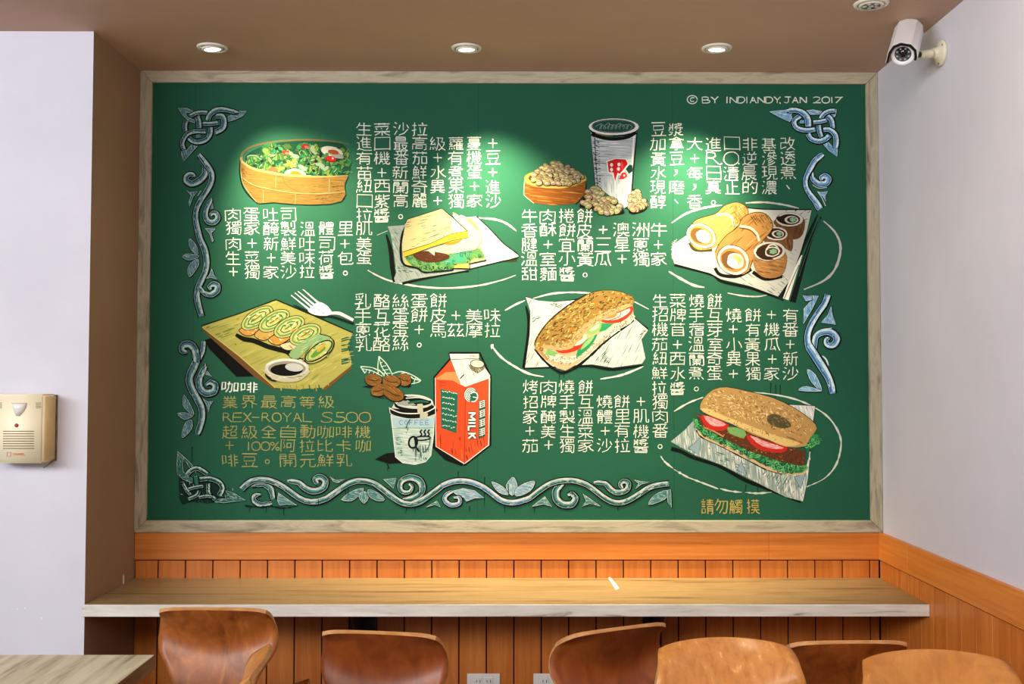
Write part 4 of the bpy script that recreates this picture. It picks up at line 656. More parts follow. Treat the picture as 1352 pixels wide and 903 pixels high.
k.poly([(125, 785), (200, 745), (270, 738), (300, 800), (420, 812), (390, 822), (280, 810), (215, 815)], BLK); k.line([(205, 815), (222, 848)], 6, BLK, 0)
cb_ = [(235, 490), (520, 490), (510, 620), (495, 760), (460, 800), (390, 815), (310, 805), (265, 770)]; k.line([(p[0], p[1]) for p in cb_+cb_[:1]], 10, (226, 232, 228), 0, .3); k.poly(cb_, (176, 198, 190)); k.hatch(cb_, 6, 12, 7, [(206, 218, 212), (140, 176, 164), (196, 210, 204), (222, 230, 226)], .7, 70); k.hatch([(258, 640), (300, 640), (310, 760), (280, 750)], 4, 10, 8, [(60, 110, 92), (90, 140, 120)], .75, 40); k.hatch([(370, 700), (480, 690), (470, 790), (390, 800)], 86, 15, 8, [(40, 90, 76), (90, 130, 116)], .6, 60); k.hatch([(320, 560), (350, 540), (345, 640)], 80, 10, 7, [(70, 120, 100)], .6, 40)
k.poly([(240, 512), (520, 512), (515, 565), (246, 572)], (168, 196, 208)); k.line([(240, 580), (515, 575)], 5, (120, 160, 150), 0, .4)
CF = [[[(1, .1), (.5, 0), (0, .5), (.5, 1), (1, .9)]], [[(.5, 0), (0, .5), (.5, 1), (1, .5), (.5, 0)]], [[(0, 1), (0, 0), (1, 0)], [(0, .5), (.8, .5)]], [[(0, 1), (0, 0), (1, 0)], [(0, .5), (.8, .5)]], [[(1, 0), (0, 0), (0, 1), (1, 1)], [(0, .5), (.8, .5)]], [[(1, 0), (0, 0), (0, 1), (1, 1)], [(0, .5), (.8, .5)]]]
for q, ch in enumerate(CF): letters(k, [[(285+q*35+a_*23, 526+b_*30) for a_, b_ in s_] for s_ in ch], 6, (104, 146, 176))
k.line([(330, 580), (352, 530), (360, 522)], 6, (20, 60, 48), 3)
low = [(218, 445), (232, 485), (300, 508), (370, 516), (460, 508), (526, 485), (528, 440), (370, 460)]; k.poly([(240, 440), (262, 395), (310, 362), (420, 362), (498, 392), (528, 440), (528, 470), (370, 480), (220, 465)], (196, 202, 194)); k.poly(low, BLK, 2); k.line([(220, 445), (290, 475), (370, 482), (460, 474), (528, 440)], 7, (226, 228, 220)); k.line([(222, 440), (232, 484), (300, 508), (370, 517), (460, 509), (526, 486)], 5, (206, 214, 206))
k.poly([(255, 405), (280, 430), (340, 445), (400, 450), (470, 440), (514, 418), (514, 445), (470, 462), (380, 470), (300, 455), (258, 435)], BLK, 2); k.ell((385, 402), 122, 38, (206, 210, 202)); k.ell((388, 400), 112, 31, BLK, 3); k.poly([(270, 420), (300, 380), (330, 385), (400, 425), (330, 432)], (150, 156, 148)); k.poly([(295, 385), (300, 362), (330, 360), (345, 385), (330, 398)], BLK, 2); k.line([(330, 380), (420, 376), (490, 394)], 6, (226, 230, 222), 4); k.line([(345, 412), (420, 400), (480, 405)], 14, (30, 96, 78), 4)
k.poly([(405, 418), (442, 416), (445, 470), (478, 482), (470, 518), (424, 516), (425, 485), (408, 475)], (186, 184, 164)); k.line([(262, 395), (310, 362), (420, 362), (498, 392), (512, 430)], 5, (226, 230, 222), 4)
k.ell((378, 672), 28, 38, BLK, 10, 18, ring=12); k.line([(392, 640), (398, 700), (420, 735)], 12, BLK); k.ell((440, 645), 54, 13, BLK, -4, 20, ring=9); k.line([(492, 640), (486, 690), (462, 730), (440, 738)], 6, (40, 80, 70))
for x in (430, 455, 480): k.line([(x+8, 588), (x-4, 604), (x+6, 618), (x-6, 636)], 10, BLK, 4)
for x in (392, 400, 425, 460): k.line([(x, 690), (x+2, 730+random.uniform(0, 40))], 5, (20, 40, 34), 0, .3)
k.done()

# black runs of paint below some drawings
for x, y, l in ((738, 488, 14), (745, 489, 10), (1018, 505, 18), (1024, 508, 22), (1030, 508, 16), (640, 630, 40), (605, 622, 9), (330, 668, 9), (352, 670, 7), (375, 672, 9), (620, 668, 8), (666, 668, 9), (536, 668, 9), (548, 669, 7), (706, 670, 8), (816, 668, 7), (254, 590, 22), (1000, 640, 12), (985, 640, 14), (513, 614, 8)):
    k = Art('paint_drip', 0, 0, 1); k.line([(x, y), (x+random.uniform(-1, 1), y+l*.6), (x+random.uniform(-1.5, 1.5), y+l)], [1.6, 1.1, .4], (8, 44, 34), 2); k.done()

# ---- the writing: strokes of each character on a 64 x 64 grid
STROKES = {
'%': [[60, 0, 55, 2, 7, 62, 4, 63], [38, 55, 44, 60, 56, 60, 63, 55, 63, 46, 57, 41, 44, 41, 38, 46, 38, 55], [0, 17, 7, 24, 18, 24, 25, 17, 24, 8, 18, 4, 7, 4, 0, 9, 0, 17]],
'0': [[59, 15, 63, 38, 56, 55, 42, 63, 21, 63, 7, 56, 0, 41, 0, 22, 7, 8, 24, 0, 39, 0, 55, 7, 59, 15]],
'1': [[0, 63, 0, 0]],
'2': [[63, 59, 20, 59], [0, 12, 5, 4, 25, 0, 45, 3, 54, 12, 52, 27, 25, 49, 20, 59], [1, 63, 20, 59]],
'5': [[58, 0, 17, 1, 17, 28, 40, 28, 56, 33, 63, 41, 59, 55, 39, 63, 10, 62, 0, 55]],
'7': [[0, 4, 49, 4], [10, 63, 46, 13, 49, 4], [63, 0, 49, 4]],
'A': [[0, 62, 5, 60, 13, 39, 16, 38], [45, 38, 48, 40, 57, 59, 63, 63], [45, 38, 16, 38], [45, 38, 44, 30, 36, 10, 30, 6], [16, 38, 26, 8, 30, 6], [30, 0, 30, 6]],
'B': [[38, 31, 0, 31], [38, 31, 50, 21, 51, 9, 44, 3, 23, 0, 0, 1, 0, 31], [38, 31, 58, 38, 63, 47, 59, 57, 39, 63, 0, 62, 0, 31]],
'C': [[62, 56, 57, 60, 43, 63, 17, 59, 2, 44, 0, 26, 9, 9, 27, 0, 49, 0, 59, 3, 63, 10]],
'D': [[0, 4, 0, 63, 34, 63, 53, 54, 63, 36, 62, 22, 56, 12, 48, 5, 37, 1, 1, 0, 0, 4]],
'E': [[59, 31, 0, 31], [63, 63, 1, 63, 0, 31], [62, 0, 3, 0, 0, 31]],
'F': [[0, 30, 63, 30], [0, 30, 0, 63], [0, 30, 0, 1, 63, 0]],
'H': [[63, 0, 63, 32], [0, 32, 63, 32], [0, 32, 0, 63], [0, 32, 0, 0], [63, 63, 63, 32]],
'I': [[0, 63, 0, 0]],
'J': [[10, 0, 10, 53, 8, 58, 0, 63]],
'K': [[53, 0, 39, 7, 16, 26, 15, 30], [0, 30, 15, 30], [0, 30, 0, 58], [0, 30, 0, 5], [63, 63, 52, 60, 15, 30]],
'L': [[63, 63, 0, 62, 0, 0]],
'M': [[62, 4, 63, 63], [62, 4, 63, 0], [62, 4, 53, 7, 36, 28, 32, 29], [0, 0, 1, 5], [32, 29, 32, 37], [32, 29, 25, 25, 11, 7, 1, 5], [1, 5, 0, 63]],
'N': [[63, 62, 62, 58], [63, 0, 62, 58], [0, 1, 2, 7], [1, 63, 2, 7], [2, 7, 11, 9, 50, 52, 62, 58]],
'O': [[23, 1, 13, 5, 4, 15, 0, 28, 1, 42, 8, 53, 17, 60, 28, 63, 43, 62, 54, 55, 60, 48, 63, 37, 61, 19, 56, 10, 46, 3, 39, 0, 23, 1]],
'R': [[63, 63, 53, 59, 26, 30], [0, 30, 26, 30], [0, 30, 0, 59], [0, 30, 2, 0, 25, 1, 37, 6, 40, 20, 26, 30]],
'S': [[63, 11, 58, 4, 45, 0, 19, 1, 8, 9, 11, 21, 55, 40, 60, 48, 55, 58, 44, 63, 19, 63, 5, 58, 0, 50]],
'X': [[61, 0, 55, 2, 32, 29], [63, 63, 55, 60, 32, 32], [2, 0, 9, 2, 32, 29], [0, 63, 8, 60, 32, 32], [32, 29, 32, 32]],
'Y': [[31, 28, 37, 25, 56, 2, 63, 0], [31, 28, 31, 63], [31, 28, 27, 26, 8, 3, 0, 0]],
'©': [[44, 21, 37, 16, 24, 17, 18, 24, 17, 34, 19, 42, 26, 48, 37, 48, 44, 41], [2, 44, 8, 53, 19, 61, 27, 63, 44, 61, 54, 55, 61, 44, 63, 36, 61, 19, 56, 11, 44, 2, 28, 0, 16, 4, 6, 14, 1, 24, 0, 36, 2, 44]],
'三': [[10, 31, 52, 31], [4, 0, 59, 0], [63, 63, 0, 63]],
'乳': [[0, 45, 17, 44], [9, 63, 16, 62, 17, 44], [7, 18, 4, 10], [61, 46, 63, 49, 61, 60, 44, 60, 43, 1], [27, 18, 32, 7], [17, 44, 17, 43], [15, 9, 18, 18, 20, 19], [34, 0, 2, 3], [17, 43, 33, 42], [17, 43, 18, 37, 26, 30, 27, 25, 3, 25]],
'互': [[44, 62, 46, 43], [44, 62, 63, 63], [44, 62, 0, 63], [19, 0, 61, 0], [19, 0, 2, 0], [19, 0, 17, 20], [12, 43, 46, 43], [12, 43, 17, 20], [17, 20, 49, 20, 46, 43]],
'元': [[19, 24, 40, 24], [19, 24, 0, 24], [19, 24, 16, 48, 1, 63], [40, 24, 61, 24], [40, 24, 41, 61, 59, 62, 62, 60, 63, 49], [7, 0, 56, 0]],
'全': [[2, 63, 31, 63], [63, 25, 57, 22], [12, 44, 31, 44], [31, 44, 51, 44], [31, 44, 31, 63], [31, 44, 31, 27], [0, 26, 7, 22], [57, 22, 52, 26, 31, 27], [57, 22, 32, 0], [7, 22, 32, 0], [7, 22, 10, 26, 31, 27], [31, 63, 60, 63]],
'加': [[0, 62, 8, 45, 12, 14], [12, 14, 29, 14, 27, 58, 25, 62, 17, 63, 14, 60], [12, 14, 1, 14], [12, 14, 12, 0], [42, 63, 42, 57], [63, 57, 42, 57], [63, 57, 63, 62], [63, 57, 62, 8, 42, 9, 42, 57]],
'動': [[47, 17, 63, 17, 60, 60, 57, 63, 49, 63], [47, 17, 38, 17, 34, 12, 17, 12], [47, 17, 43, 45, 37, 56, 33, 58], [47, 17, 47, 0], [32, 29, 17, 29], [32, 29, 31, 39, 17, 39], [32, 29, 32, 21, 17, 21], [30, 0, 17, 2], [17, 58, 0, 61], [17, 58, 17, 48], [17, 58, 33, 58], [17, 29, 2, 29], [17, 29, 17, 39], [17, 29, 17, 21], [17, 21, 2, 21, 2, 29], [17, 21, 17, 12], [17, 12, 0, 12], [17, 12, 17, 2], [32, 48, 17, 48], [17, 2, 2, 2], [29, 62, 32, 62, 33, 58], [17, 48, 2, 48], [17, 48, 17, 39], [17, 39, 2, 39, 2, 29]],
'勿': [[8, 50, 24, 26, 28, 11], [45, 11, 63, 11, 62, 37, 57, 61, 51, 63, 41, 61], [45, 11, 28, 11], [45, 11, 38, 41, 23, 62], [28, 11, 12, 11], [16, 0, 12, 11], [0, 29, 12, 11]],
'包': [[6, 19, 0, 24], [6, 19, 15, 10], [6, 19, 11, 24], [11, 24, 11, 41], [11, 24, 36, 23, 36, 41, 11, 41], [11, 41, 11, 58, 15, 63, 59, 63, 63, 56], [45, 48, 54, 46, 57, 10, 15, 10], [18, 0, 15, 10]],
'卡': [[60, 50, 38, 42], [55, 11, 30, 11], [30, 27, 63, 27], [30, 27, 0, 27], [30, 27, 30, 63], [30, 27, 30, 11], [30, 0, 30, 11]],
'口': [[63, 62, 63, 56], [63, 56, 0, 56], [63, 56, 63, 0, 0, 0, 0, 56], [0, 63, 0, 56]],
'司': [[1, 14, 46, 14], [6, 55, 6, 49], [47, 62, 58, 63, 63, 60, 63, 0, 0, 0], [6, 49, 40, 49, 40, 29, 7, 29, 6, 49]],
'吐': [[0, 47, 16, 46, 16, 6, 0, 6, 0, 47], [0, 47, 0, 53], [20, 63, 42, 62], [25, 24, 42, 24], [61, 24, 42, 24], [42, 24, 42, 62], [42, 24, 42, 0], [63, 63, 42, 62]],
'味': [[1, 45, 15, 44, 15, 6, 0, 7, 1, 45], [1, 45, 0, 51], [43, 63, 43, 36], [59, 12, 43, 12], [63, 30, 43, 32], [43, 36, 48, 39, 53, 49, 62, 57], [43, 36, 43, 36], [24, 30, 39, 30, 43, 32], [27, 12, 43, 12], [43, 36, 37, 39, 30, 50, 20, 58], [43, 36, 43, 32], [43, 32, 43, 32], [43, 12, 43, 32], [43, 12, 43, 0]],
'咖': [[21, 14, 27, 14], [48, 61, 48, 54], [16, 63, 25, 43, 27, 14], [27, 14, 28, 14], [29, 62, 34, 62, 38, 56, 40, 14, 28, 14], [48, 54, 63, 54], [48, 54, 49, 8, 63, 8, 63, 54], [63, 54, 63, 60], [28, 0, 28, 14], [0, 52, 0, 45], [0, 45, 13, 44, 13, 4, 0, 5, 0, 45]],
'啡': [[36, 0, 36, 12], [49, 28, 62, 28], [49, 28, 49, 44], [49, 28, 49, 12], [25, 28, 36, 28], [49, 63, 49, 44], [24, 12, 36, 12], [36, 28, 36, 45], [36, 28, 36, 12], [62, 12, 49, 12], [49, 44, 63, 44], [36, 63, 36, 45], [1, 44, 14, 43, 14, 7, 0, 7, 1, 44], [1, 44, 0, 51], [49, 12, 49, 0], [22, 45, 36, 45]],
'基': [[1, 36, 16, 36], [47, 50, 32, 50], [48, 26, 16, 26], [48, 26, 48, 36], [48, 26, 48, 16], [12, 46, 0, 52], [12, 46, 16, 37], [12, 46, 16, 50, 32, 50], [47, 37, 16, 37], [47, 37, 49, 42, 62, 52], [47, 37, 48, 36], [6, 63, 32, 63], [59, 6, 48, 6], [16, 26, 16, 36], [16, 26, 16, 16], [57, 63, 32, 63], [16, 16, 48, 16], [16, 16, 16, 6], [48, 16, 48, 6], [16, 6, 48, 6], [16, 6, 4, 6], [16, 6, 16, 0], [48, 6, 48, 0], [32, 63, 32, 50], [63, 36, 48, 36], [16, 36, 16, 37], [32, 44, 32, 50]],
'大': [[32, 25, 31, 25], [32, 25, 32, 24], [32, 25, 44, 50, 56, 61, 63, 62], [61, 22, 33, 22, 32, 24], [32, 24, 31, 24], [0, 63, 7, 61, 18, 52, 31, 25], [32, 0, 30, 23], [31, 25, 31, 24], [31, 24, 30, 23], [30, 23, 1, 22]],
'奇': [[36, 61, 39, 63, 52, 62, 52, 30], [29, 7, 31, 7], [29, 7, 29, 13], [29, 7, 4, 7], [29, 13, 20, 20, 4, 24], [29, 13, 57, 23], [32, 0, 31, 7], [52, 30, 63, 29], [52, 30, 0, 29], [31, 7, 59, 7], [8, 59, 8, 55], [8, 55, 32, 55, 33, 41, 8, 40, 8, 55]],
'宜': [[15, 35, 47, 35], [15, 35, 15, 49], [15, 35, 16, 22, 47, 22, 47, 35], [47, 35, 47, 49], [15, 63, 47, 63], [15, 63, 0, 63], [15, 63, 15, 49], [15, 49, 47, 49], [32, 9, 61, 9, 61, 19], [32, 9, 2, 9, 2, 19], [32, 9, 31, 0], [47, 63, 63, 63], [47, 63, 47, 49]],
'室': [[32, 6, 31, 0], [32, 6, 62, 7, 62, 14], [32, 6, 1, 7, 1, 14], [31, 47, 56, 47], [31, 47, 7, 47], [31, 47, 31, 63], [31, 47, 31, 41], [43, 25, 49, 32], [55, 36, 49, 32], [63, 63, 31, 63], [54, 19, 24, 19], [49, 32, 14, 34], [31, 63, 0, 63], [24, 19, 14, 34], [24, 19, 9, 19], [9, 35, 14, 34]],
'家': [[2, 17, 3, 7, 31, 7], [3, 34, 27, 26], [29, 20, 51, 19], [29, 20, 27, 26], [29, 20, 12, 19], [61, 17, 60, 7, 31, 7], [31, 34, 35, 40], [31, 34, 14, 42, 1, 45], [31, 34, 27, 26], [19, 61, 30, 63, 35, 59, 35, 45], [0, 58, 12, 56, 35, 45], [35, 40, 44, 37], [35, 40, 35, 45], [28, 0, 31, 7], [44, 37, 57, 28], [44, 37, 51, 50, 63, 59]],
'小': [[63, 48, 62, 39, 52, 18], [13, 19, 8, 36, 3, 44, 0, 46], [33, 0, 33, 59, 31, 62, 20, 63]],
'手': [[0, 38, 32, 38], [5, 20, 32, 20], [32, 3, 6, 4], [32, 3, 32, 20], [32, 3, 56, 0], [59, 20, 32, 20], [32, 38, 63, 38], [32, 38, 31, 61, 18, 63], [32, 38, 32, 20]],
'拉': [[4, 63, 8, 63, 10, 60, 10, 37], [18, 14, 10, 14], [0, 39, 10, 37], [41, 0, 43, 6, 46, 8], [63, 60, 48, 60], [10, 14, 1, 14], [10, 14, 10, 35], [10, 14, 10, 0], [48, 60, 23, 60], [48, 60, 54, 24], [32, 24, 36, 50], [18, 34, 10, 35], [10, 35, 10, 37], [27, 13, 61, 13]],
'招': [[3, 63, 10, 61, 10, 37], [1, 15, 10, 15], [10, 15, 19, 15], [10, 15, 10, 35], [10, 15, 10, 0], [30, 62, 30, 59], [50, 27, 60, 27, 63, 4, 40, 4], [30, 59, 62, 59], [30, 59, 30, 37, 61, 37, 62, 59], [25, 28, 30, 27, 36, 20, 40, 4], [10, 35, 21, 31], [10, 35, 10, 37], [0, 39, 10, 37], [28, 3, 40, 4]],
'拿': [[22, 63, 31, 61, 31, 52], [0, 12, 17, 9], [31, 36, 55, 35], [31, 36, 31, 44], [31, 36, 8, 36], [60, 52, 31, 52], [7, 44, 31, 44], [46, 9, 59, 13, 63, 12], [46, 9, 46, 12, 17, 12, 17, 9], [46, 9, 32, 0, 17, 9], [31, 52, 2, 52], [31, 52, 31, 44], [31, 44, 56, 44], [41, 28, 50, 28, 49, 19, 12, 21, 13, 28, 41, 28]],
'捲': [[10, 35, 18, 32], [10, 35, 9, 37], [10, 35, 9, 15], [23, 27, 33, 27], [19, 42, 30, 38], [0, 39, 9, 37], [9, 37, 9, 61, 3, 63], [32, 39, 51, 39, 51, 50, 45, 52], [32, 39, 33, 62, 57, 63, 60, 57], [32, 39, 30, 38], [58, 2, 52, 9], [31, 8, 26, 3], [38, 15, 40, 14], [38, 15, 25, 15], [38, 15, 37, 27], [61, 39, 55, 33, 54, 27], [9, 15, 17, 15], [9, 15, 1, 15], [9, 15, 9, 0], [37, 27, 54, 27], [37, 27, 33, 27], [30, 38, 33, 27], [42, 0, 40, 14], [63, 27, 54, 27], [40, 14, 60, 15]],
'摩': [[24, 17, 35, 16], [24, 17, 23, 17], [24, 17, 24, 12], [41, 16, 51, 18], [37, 35, 53, 32], [37, 35, 37, 43], [37, 35, 17, 35], [37, 52, 63, 52], [37, 52, 11, 52], [37, 52, 37, 61, 26, 63], [37, 52, 37, 43], [13, 16, 23, 17], [35, 6, 63, 6], [35, 6, 4, 6, 4, 40, 0, 61], [35, 6, 34, 0], [13, 27, 23, 20], [33, 24, 24, 20], [63, 27, 52, 18], [51, 18, 52, 18], [51, 18, 51, 20], [51, 18, 51, 18], [53, 32, 56, 34], [53, 32, 51, 20], [51, 18, 52, 18], [51, 18, 51, 12], [37, 43, 60, 43], [37, 43, 15, 43], [24, 29, 24, 20], [23, 20, 24, 20], [23, 20, 23, 17], [62, 16, 52, 18], [40, 27, 51, 20], [52, 18, 52, 18]],
'摸': [[34, 6, 50, 6], [34, 6, 23, 6], [34, 6, 34, 11], [34, 6, 34, 0], [26, 27, 56, 27], [26, 27, 27, 36, 41, 37], [26, 27, 26, 17, 56, 17, 56, 27], [0, 41, 9, 37], [61, 6, 50, 6], [44, 47, 40, 47], [44, 47, 46, 53, 51, 59, 59, 63, 63, 62], [44, 47, 61, 47], [38, 47, 40, 47], [38, 47, 34, 57, 25, 62, 20, 62], [38, 47, 22, 47], [40, 47, 41, 37], [3, 63, 9, 62, 9, 37], [41, 37, 56, 36, 56, 27], [9, 15, 16, 15], [9, 15, 1, 15], [9, 15, 10, 36], [9, 15, 9, 0], [50, 0, 50, 6], [10, 36, 18, 33], [10, 36, 9, 37], [50, 6, 50, 11]],
'改': [[47, 45, 53, 36, 58, 14], [47, 45, 47, 49], [47, 45, 42, 39, 37, 24, 35, 23], [35, 23, 29, 30, 22, 27], [35, 23, 38, 14], [24, 48, 1, 57, 1, 27, 22, 27], [47, 49, 63, 62], [47, 49, 28, 63], [22, 27, 22, 5, 0, 5], [62, 14, 58, 14], [38, 14, 58, 14], [38, 14, 41, 0]],
'新': [[29, 37, 16, 37], [28, 55, 25, 46], [1, 37, 16, 37], [60, 2, 38, 7, 39, 25], [7, 44, 1, 55], [55, 25, 63, 25], [55, 25, 39, 25], [55, 25, 55, 63], [31, 25, 21, 24], [24, 14, 21, 24], [0, 25, 7, 25], [7, 25, 16, 25], [7, 25, 7, 14], [29, 7, 16, 7], [11, 62, 15, 61, 16, 37], [16, 25, 21, 24], [16, 25, 16, 37], [32, 61, 37, 47, 39, 25], [1, 7, 16, 7], [16, 7, 14, 0]],
'日': [[63, 29, 0, 29], [63, 29, 63, 58], [63, 29, 62, 0, 1, 0, 0, 29], [0, 58, 63, 58], [0, 58, 0, 63], [0, 58, 0, 29], [63, 62, 63, 58]],
'星': [[63, 63, 33, 63], [2, 63, 33, 63], [0, 45, 3, 45, 12, 36], [10, 12, 55, 12], [10, 12, 10, 24, 13, 24], [10, 12, 11, 0, 55, 0, 55, 12], [55, 12, 55, 24, 13, 24], [13, 24, 12, 36], [33, 49, 55, 49], [33, 49, 12, 49], [33, 49, 33, 63], [33, 49, 33, 37], [33, 37, 58, 37], [33, 37, 12, 36], [33, 37, 33, 31]],
'晨': [[34, 44, 60, 44], [34, 44, 18, 44], [34, 44, 38, 52, 46, 56], [18, 44, 4, 44], [18, 44, 18, 62], [18, 62, 34, 58], [18, 62, 15, 63], [7, 9, 52, 9], [7, 9, 8, 18, 52, 18, 52, 9], [7, 9, 7, 0, 52, 0, 52, 9], [0, 62, 4, 44], [55, 50, 46, 56], [14, 35, 54, 35], [46, 56, 57, 62, 63, 61], [59, 27, 4, 27, 4, 44]],
'最': [[25, 38, 7, 38], [25, 38, 25, 47], [25, 38, 25, 28], [45, 55, 48, 55], [45, 55, 33, 62], [45, 55, 38, 45, 36, 37], [0, 27, 7, 27], [7, 27, 25, 28], [7, 27, 7, 38], [25, 28, 61, 27], [51, 9, 9, 9], [51, 9, 51, 18, 10, 18, 9, 9], [51, 9, 50, 0, 10, 0, 9, 9], [7, 47, 25, 47], [7, 47, 7, 58], [7, 47, 7, 38], [63, 62, 59, 63, 48, 55], [25, 63, 25, 57], [0, 59, 7, 58], [25, 57, 7, 58], [25, 57, 25, 56], [30, 55, 25, 56], [48, 55, 56, 43, 57, 38], [25, 47, 25, 56], [36, 37, 57, 38]],
'有': [[14, 27, 15, 36], [14, 27, 16, 22], [14, 27, 0, 38], [63, 9, 23, 9], [23, 9, 20, 10], [23, 9, 25, 0], [53, 36, 15, 36], [53, 36, 53, 48], [53, 36, 53, 23, 16, 22], [20, 10, 16, 22], [20, 10, 1, 9], [42, 63, 53, 61, 53, 48], [15, 62, 15, 48], [15, 48, 53, 48], [15, 48, 15, 36]],
'果': [[32, 1, 32, 13], [32, 1, 53, 0, 54, 13], [32, 1, 11, 0, 10, 13], [61, 38, 37, 40], [37, 40, 32, 40], [37, 40, 45, 50, 60, 60, 63, 59], [28, 40, 32, 40], [28, 40, 15, 54, 4, 60, 0, 59], [28, 40, 27, 38, 3, 38], [32, 40, 32, 40], [32, 40, 32, 27], [10, 13, 32, 13], [10, 13, 11, 27, 32, 27], [32, 27, 54, 26, 54, 13], [32, 27, 32, 13], [32, 63, 32, 40], [54, 13, 32, 13]],
'業': [[60, 46, 36, 47], [50, 13, 60, 13], [50, 13, 45, 13], [50, 13, 50, 9], [0, 60, 5, 62, 11, 59, 24, 52, 27, 47], [38, 0, 38, 13], [57, 26, 42, 25], [32, 47, 36, 47], [32, 47, 27, 47], [32, 47, 32, 63], [32, 47, 32, 36], [24, 13, 38, 13], [24, 13, 19, 13], [24, 13, 24, 0], [53, 1, 50, 9], [21, 25, 19, 13], [21, 25, 32, 26], [21, 25, 6, 26], [2, 46, 27, 47], [32, 26, 42, 25], [32, 26, 32, 36], [53, 36, 32, 36], [45, 13, 42, 25], [45, 13, 38, 13], [4, 13, 14, 13], [10, 1, 14, 13], [63, 60, 58, 62, 49, 58, 38, 51, 36, 47], [19, 13, 14, 13], [32, 36, 9, 36]],
'機': [[27, 38, 43, 38], [27, 38, 22, 38], [27, 38, 27, 46], [27, 38, 27, 34], [0, 48, 5, 29, 8, 27], [55, 14, 59, 9], [55, 14, 50, 23, 49, 27, 52, 27], [55, 14, 49, 14], [53, 2, 49, 14], [9, 63, 9, 27], [52, 27, 60, 26], [52, 27, 56, 38], [15, 14, 9, 14], [35, 29, 34, 27], [56, 45, 48, 53], [9, 27, 14, 29, 15, 35], [9, 27, 8, 27], [44, 38, 56, 38], [44, 38, 43, 38], [44, 38, 44, 46, 48, 53], [27, 46, 36, 52], [27, 46, 19, 61], [60, 26, 62, 28], [60, 26, 59, 21], [9, 15, 8, 27], [9, 15, 9, 14], [9, 15, 2, 14], [34, 27, 33, 22], [34, 27, 23, 28], [40, 1, 43, 38], [61, 38, 56, 38], [33, 11, 30, 15], [23, 28, 30, 15], [48, 56, 53, 61, 61, 62, 63, 59, 62, 54], [48, 56, 35, 62], [48, 56, 48, 53], [28, 2, 22, 16, 30, 15], [9, 14, 9, 0]],
'正': [[3, 0, 34, 0], [34, 63, 63, 63], [34, 63, 11, 63], [34, 63, 34, 29], [11, 22, 11, 63], [61, 0, 34, 0], [34, 0, 34, 29], [11, 63, 0, 63], [57, 29, 34, 29]],
'每': [[12, 36, 25, 36], [12, 36, 11, 37], [12, 36, 14, 20, 52, 20, 52, 36], [1, 36, 11, 37], [51, 53, 52, 53], [51, 53, 36, 53], [51, 53, 48, 62, 39, 63, 36, 61], [15, 7, 61, 7], [15, 7, 0, 22], [15, 7, 17, 0], [36, 53, 10, 53], [36, 53, 36, 48, 25, 42, 25, 36], [25, 36, 38, 36], [10, 53, 11, 37], [52, 53, 61, 53], [52, 53, 52, 36], [52, 36, 63, 36], [52, 36, 38, 36], [26, 26, 38, 31, 38, 36]],
'比': [[35, 29, 43, 27, 60, 16], [35, 29, 36, 62, 59, 63, 62, 60, 63, 48], [35, 29, 35, 0], [23, 55, 0, 61, 0, 24], [0, 1, 0, 24], [21, 24, 0, 24]],
'水': [[3, 19, 21, 20, 14, 40, 8, 49, 0, 55], [32, 0, 33, 24], [56, 15, 41, 30], [23, 63, 32, 60, 33, 24], [41, 30, 33, 24], [41, 30, 42, 34, 52, 46, 63, 53]],
'沙': [[56, 12, 63, 27], [22, 33, 28, 13], [22, 63, 44, 53, 60, 33], [0, 21, 11, 26], [5, 60, 15, 41], [6, 1, 15, 6], [41, 39, 41, 0]],
'洲': [[45, 1, 45, 20], [16, 35, 22, 20], [12, 4, 1, 1], [9, 25, 0, 21], [63, 0, 63, 33], [10, 42, 2, 60], [35, 21, 38, 33], [45, 62, 45, 20], [63, 63, 63, 33], [20, 62, 28, 41, 28, 0], [63, 33, 57, 33, 52, 21, 45, 20]],
'清': [[21, 14, 40, 14], [17, 23, 40, 23], [20, 5, 40, 5], [56, 52, 23, 52], [56, 52, 55, 62, 48, 63], [56, 52, 56, 42], [23, 42, 56, 42], [23, 42, 23, 52], [23, 42, 23, 32, 56, 32, 56, 42], [4, 2, 11, 6], [58, 14, 40, 14], [23, 62, 23, 52], [40, 14, 40, 23], [40, 14, 40, 5], [40, 0, 40, 5], [11, 41, 3, 61], [60, 5, 40, 5], [40, 23, 63, 23], [8, 27, 0, 22]],
'溫': [[12, 42, 2, 63], [47, 21, 39, 13], [9, 26, 0, 21], [46, 63, 58, 63], [46, 63, 34, 63], [46, 63, 46, 38], [22, 63, 34, 63], [22, 63, 16, 63], [22, 63, 22, 39, 34, 38], [34, 63, 34, 38], [46, 38, 58, 39, 58, 63], [46, 38, 34, 38], [32, 20, 39, 13], [63, 63, 58, 63], [2, 0, 12, 5], [39, 13, 40, 7], [55, 4, 54, 28, 24, 27, 25, 1, 55, 1, 55, 4]],
'滲': [[63, 34, 53, 32, 44, 25], [34, 2, 31, 7], [36, 20, 37, 23], [36, 20, 35, 16], [36, 20, 23, 22], [5, 0, 13, 6], [50, 12, 48, 19], [0, 21, 8, 25], [23, 22, 27, 14, 27, 8, 31, 7], [62, 23, 60, 20], [50, 0, 53, 6], [57, 49, 45, 57, 26, 63], [38, 23, 39, 24], [38, 23, 37, 23], [38, 23, 39, 24], [31, 7, 53, 6], [44, 25, 39, 24], [44, 25, 48, 20], [48, 20, 50, 20], [48, 20, 48, 19], [39, 24, 38, 25], [50, 41, 36, 50, 26, 53], [11, 40, 3, 60], [48, 19, 50, 20], [53, 6, 57, 8], [38, 25, 37, 23], [38, 25, 36, 29, 20, 35], [60, 20, 50, 20], [60, 20, 59, 16], [42, 35, 26, 44]],
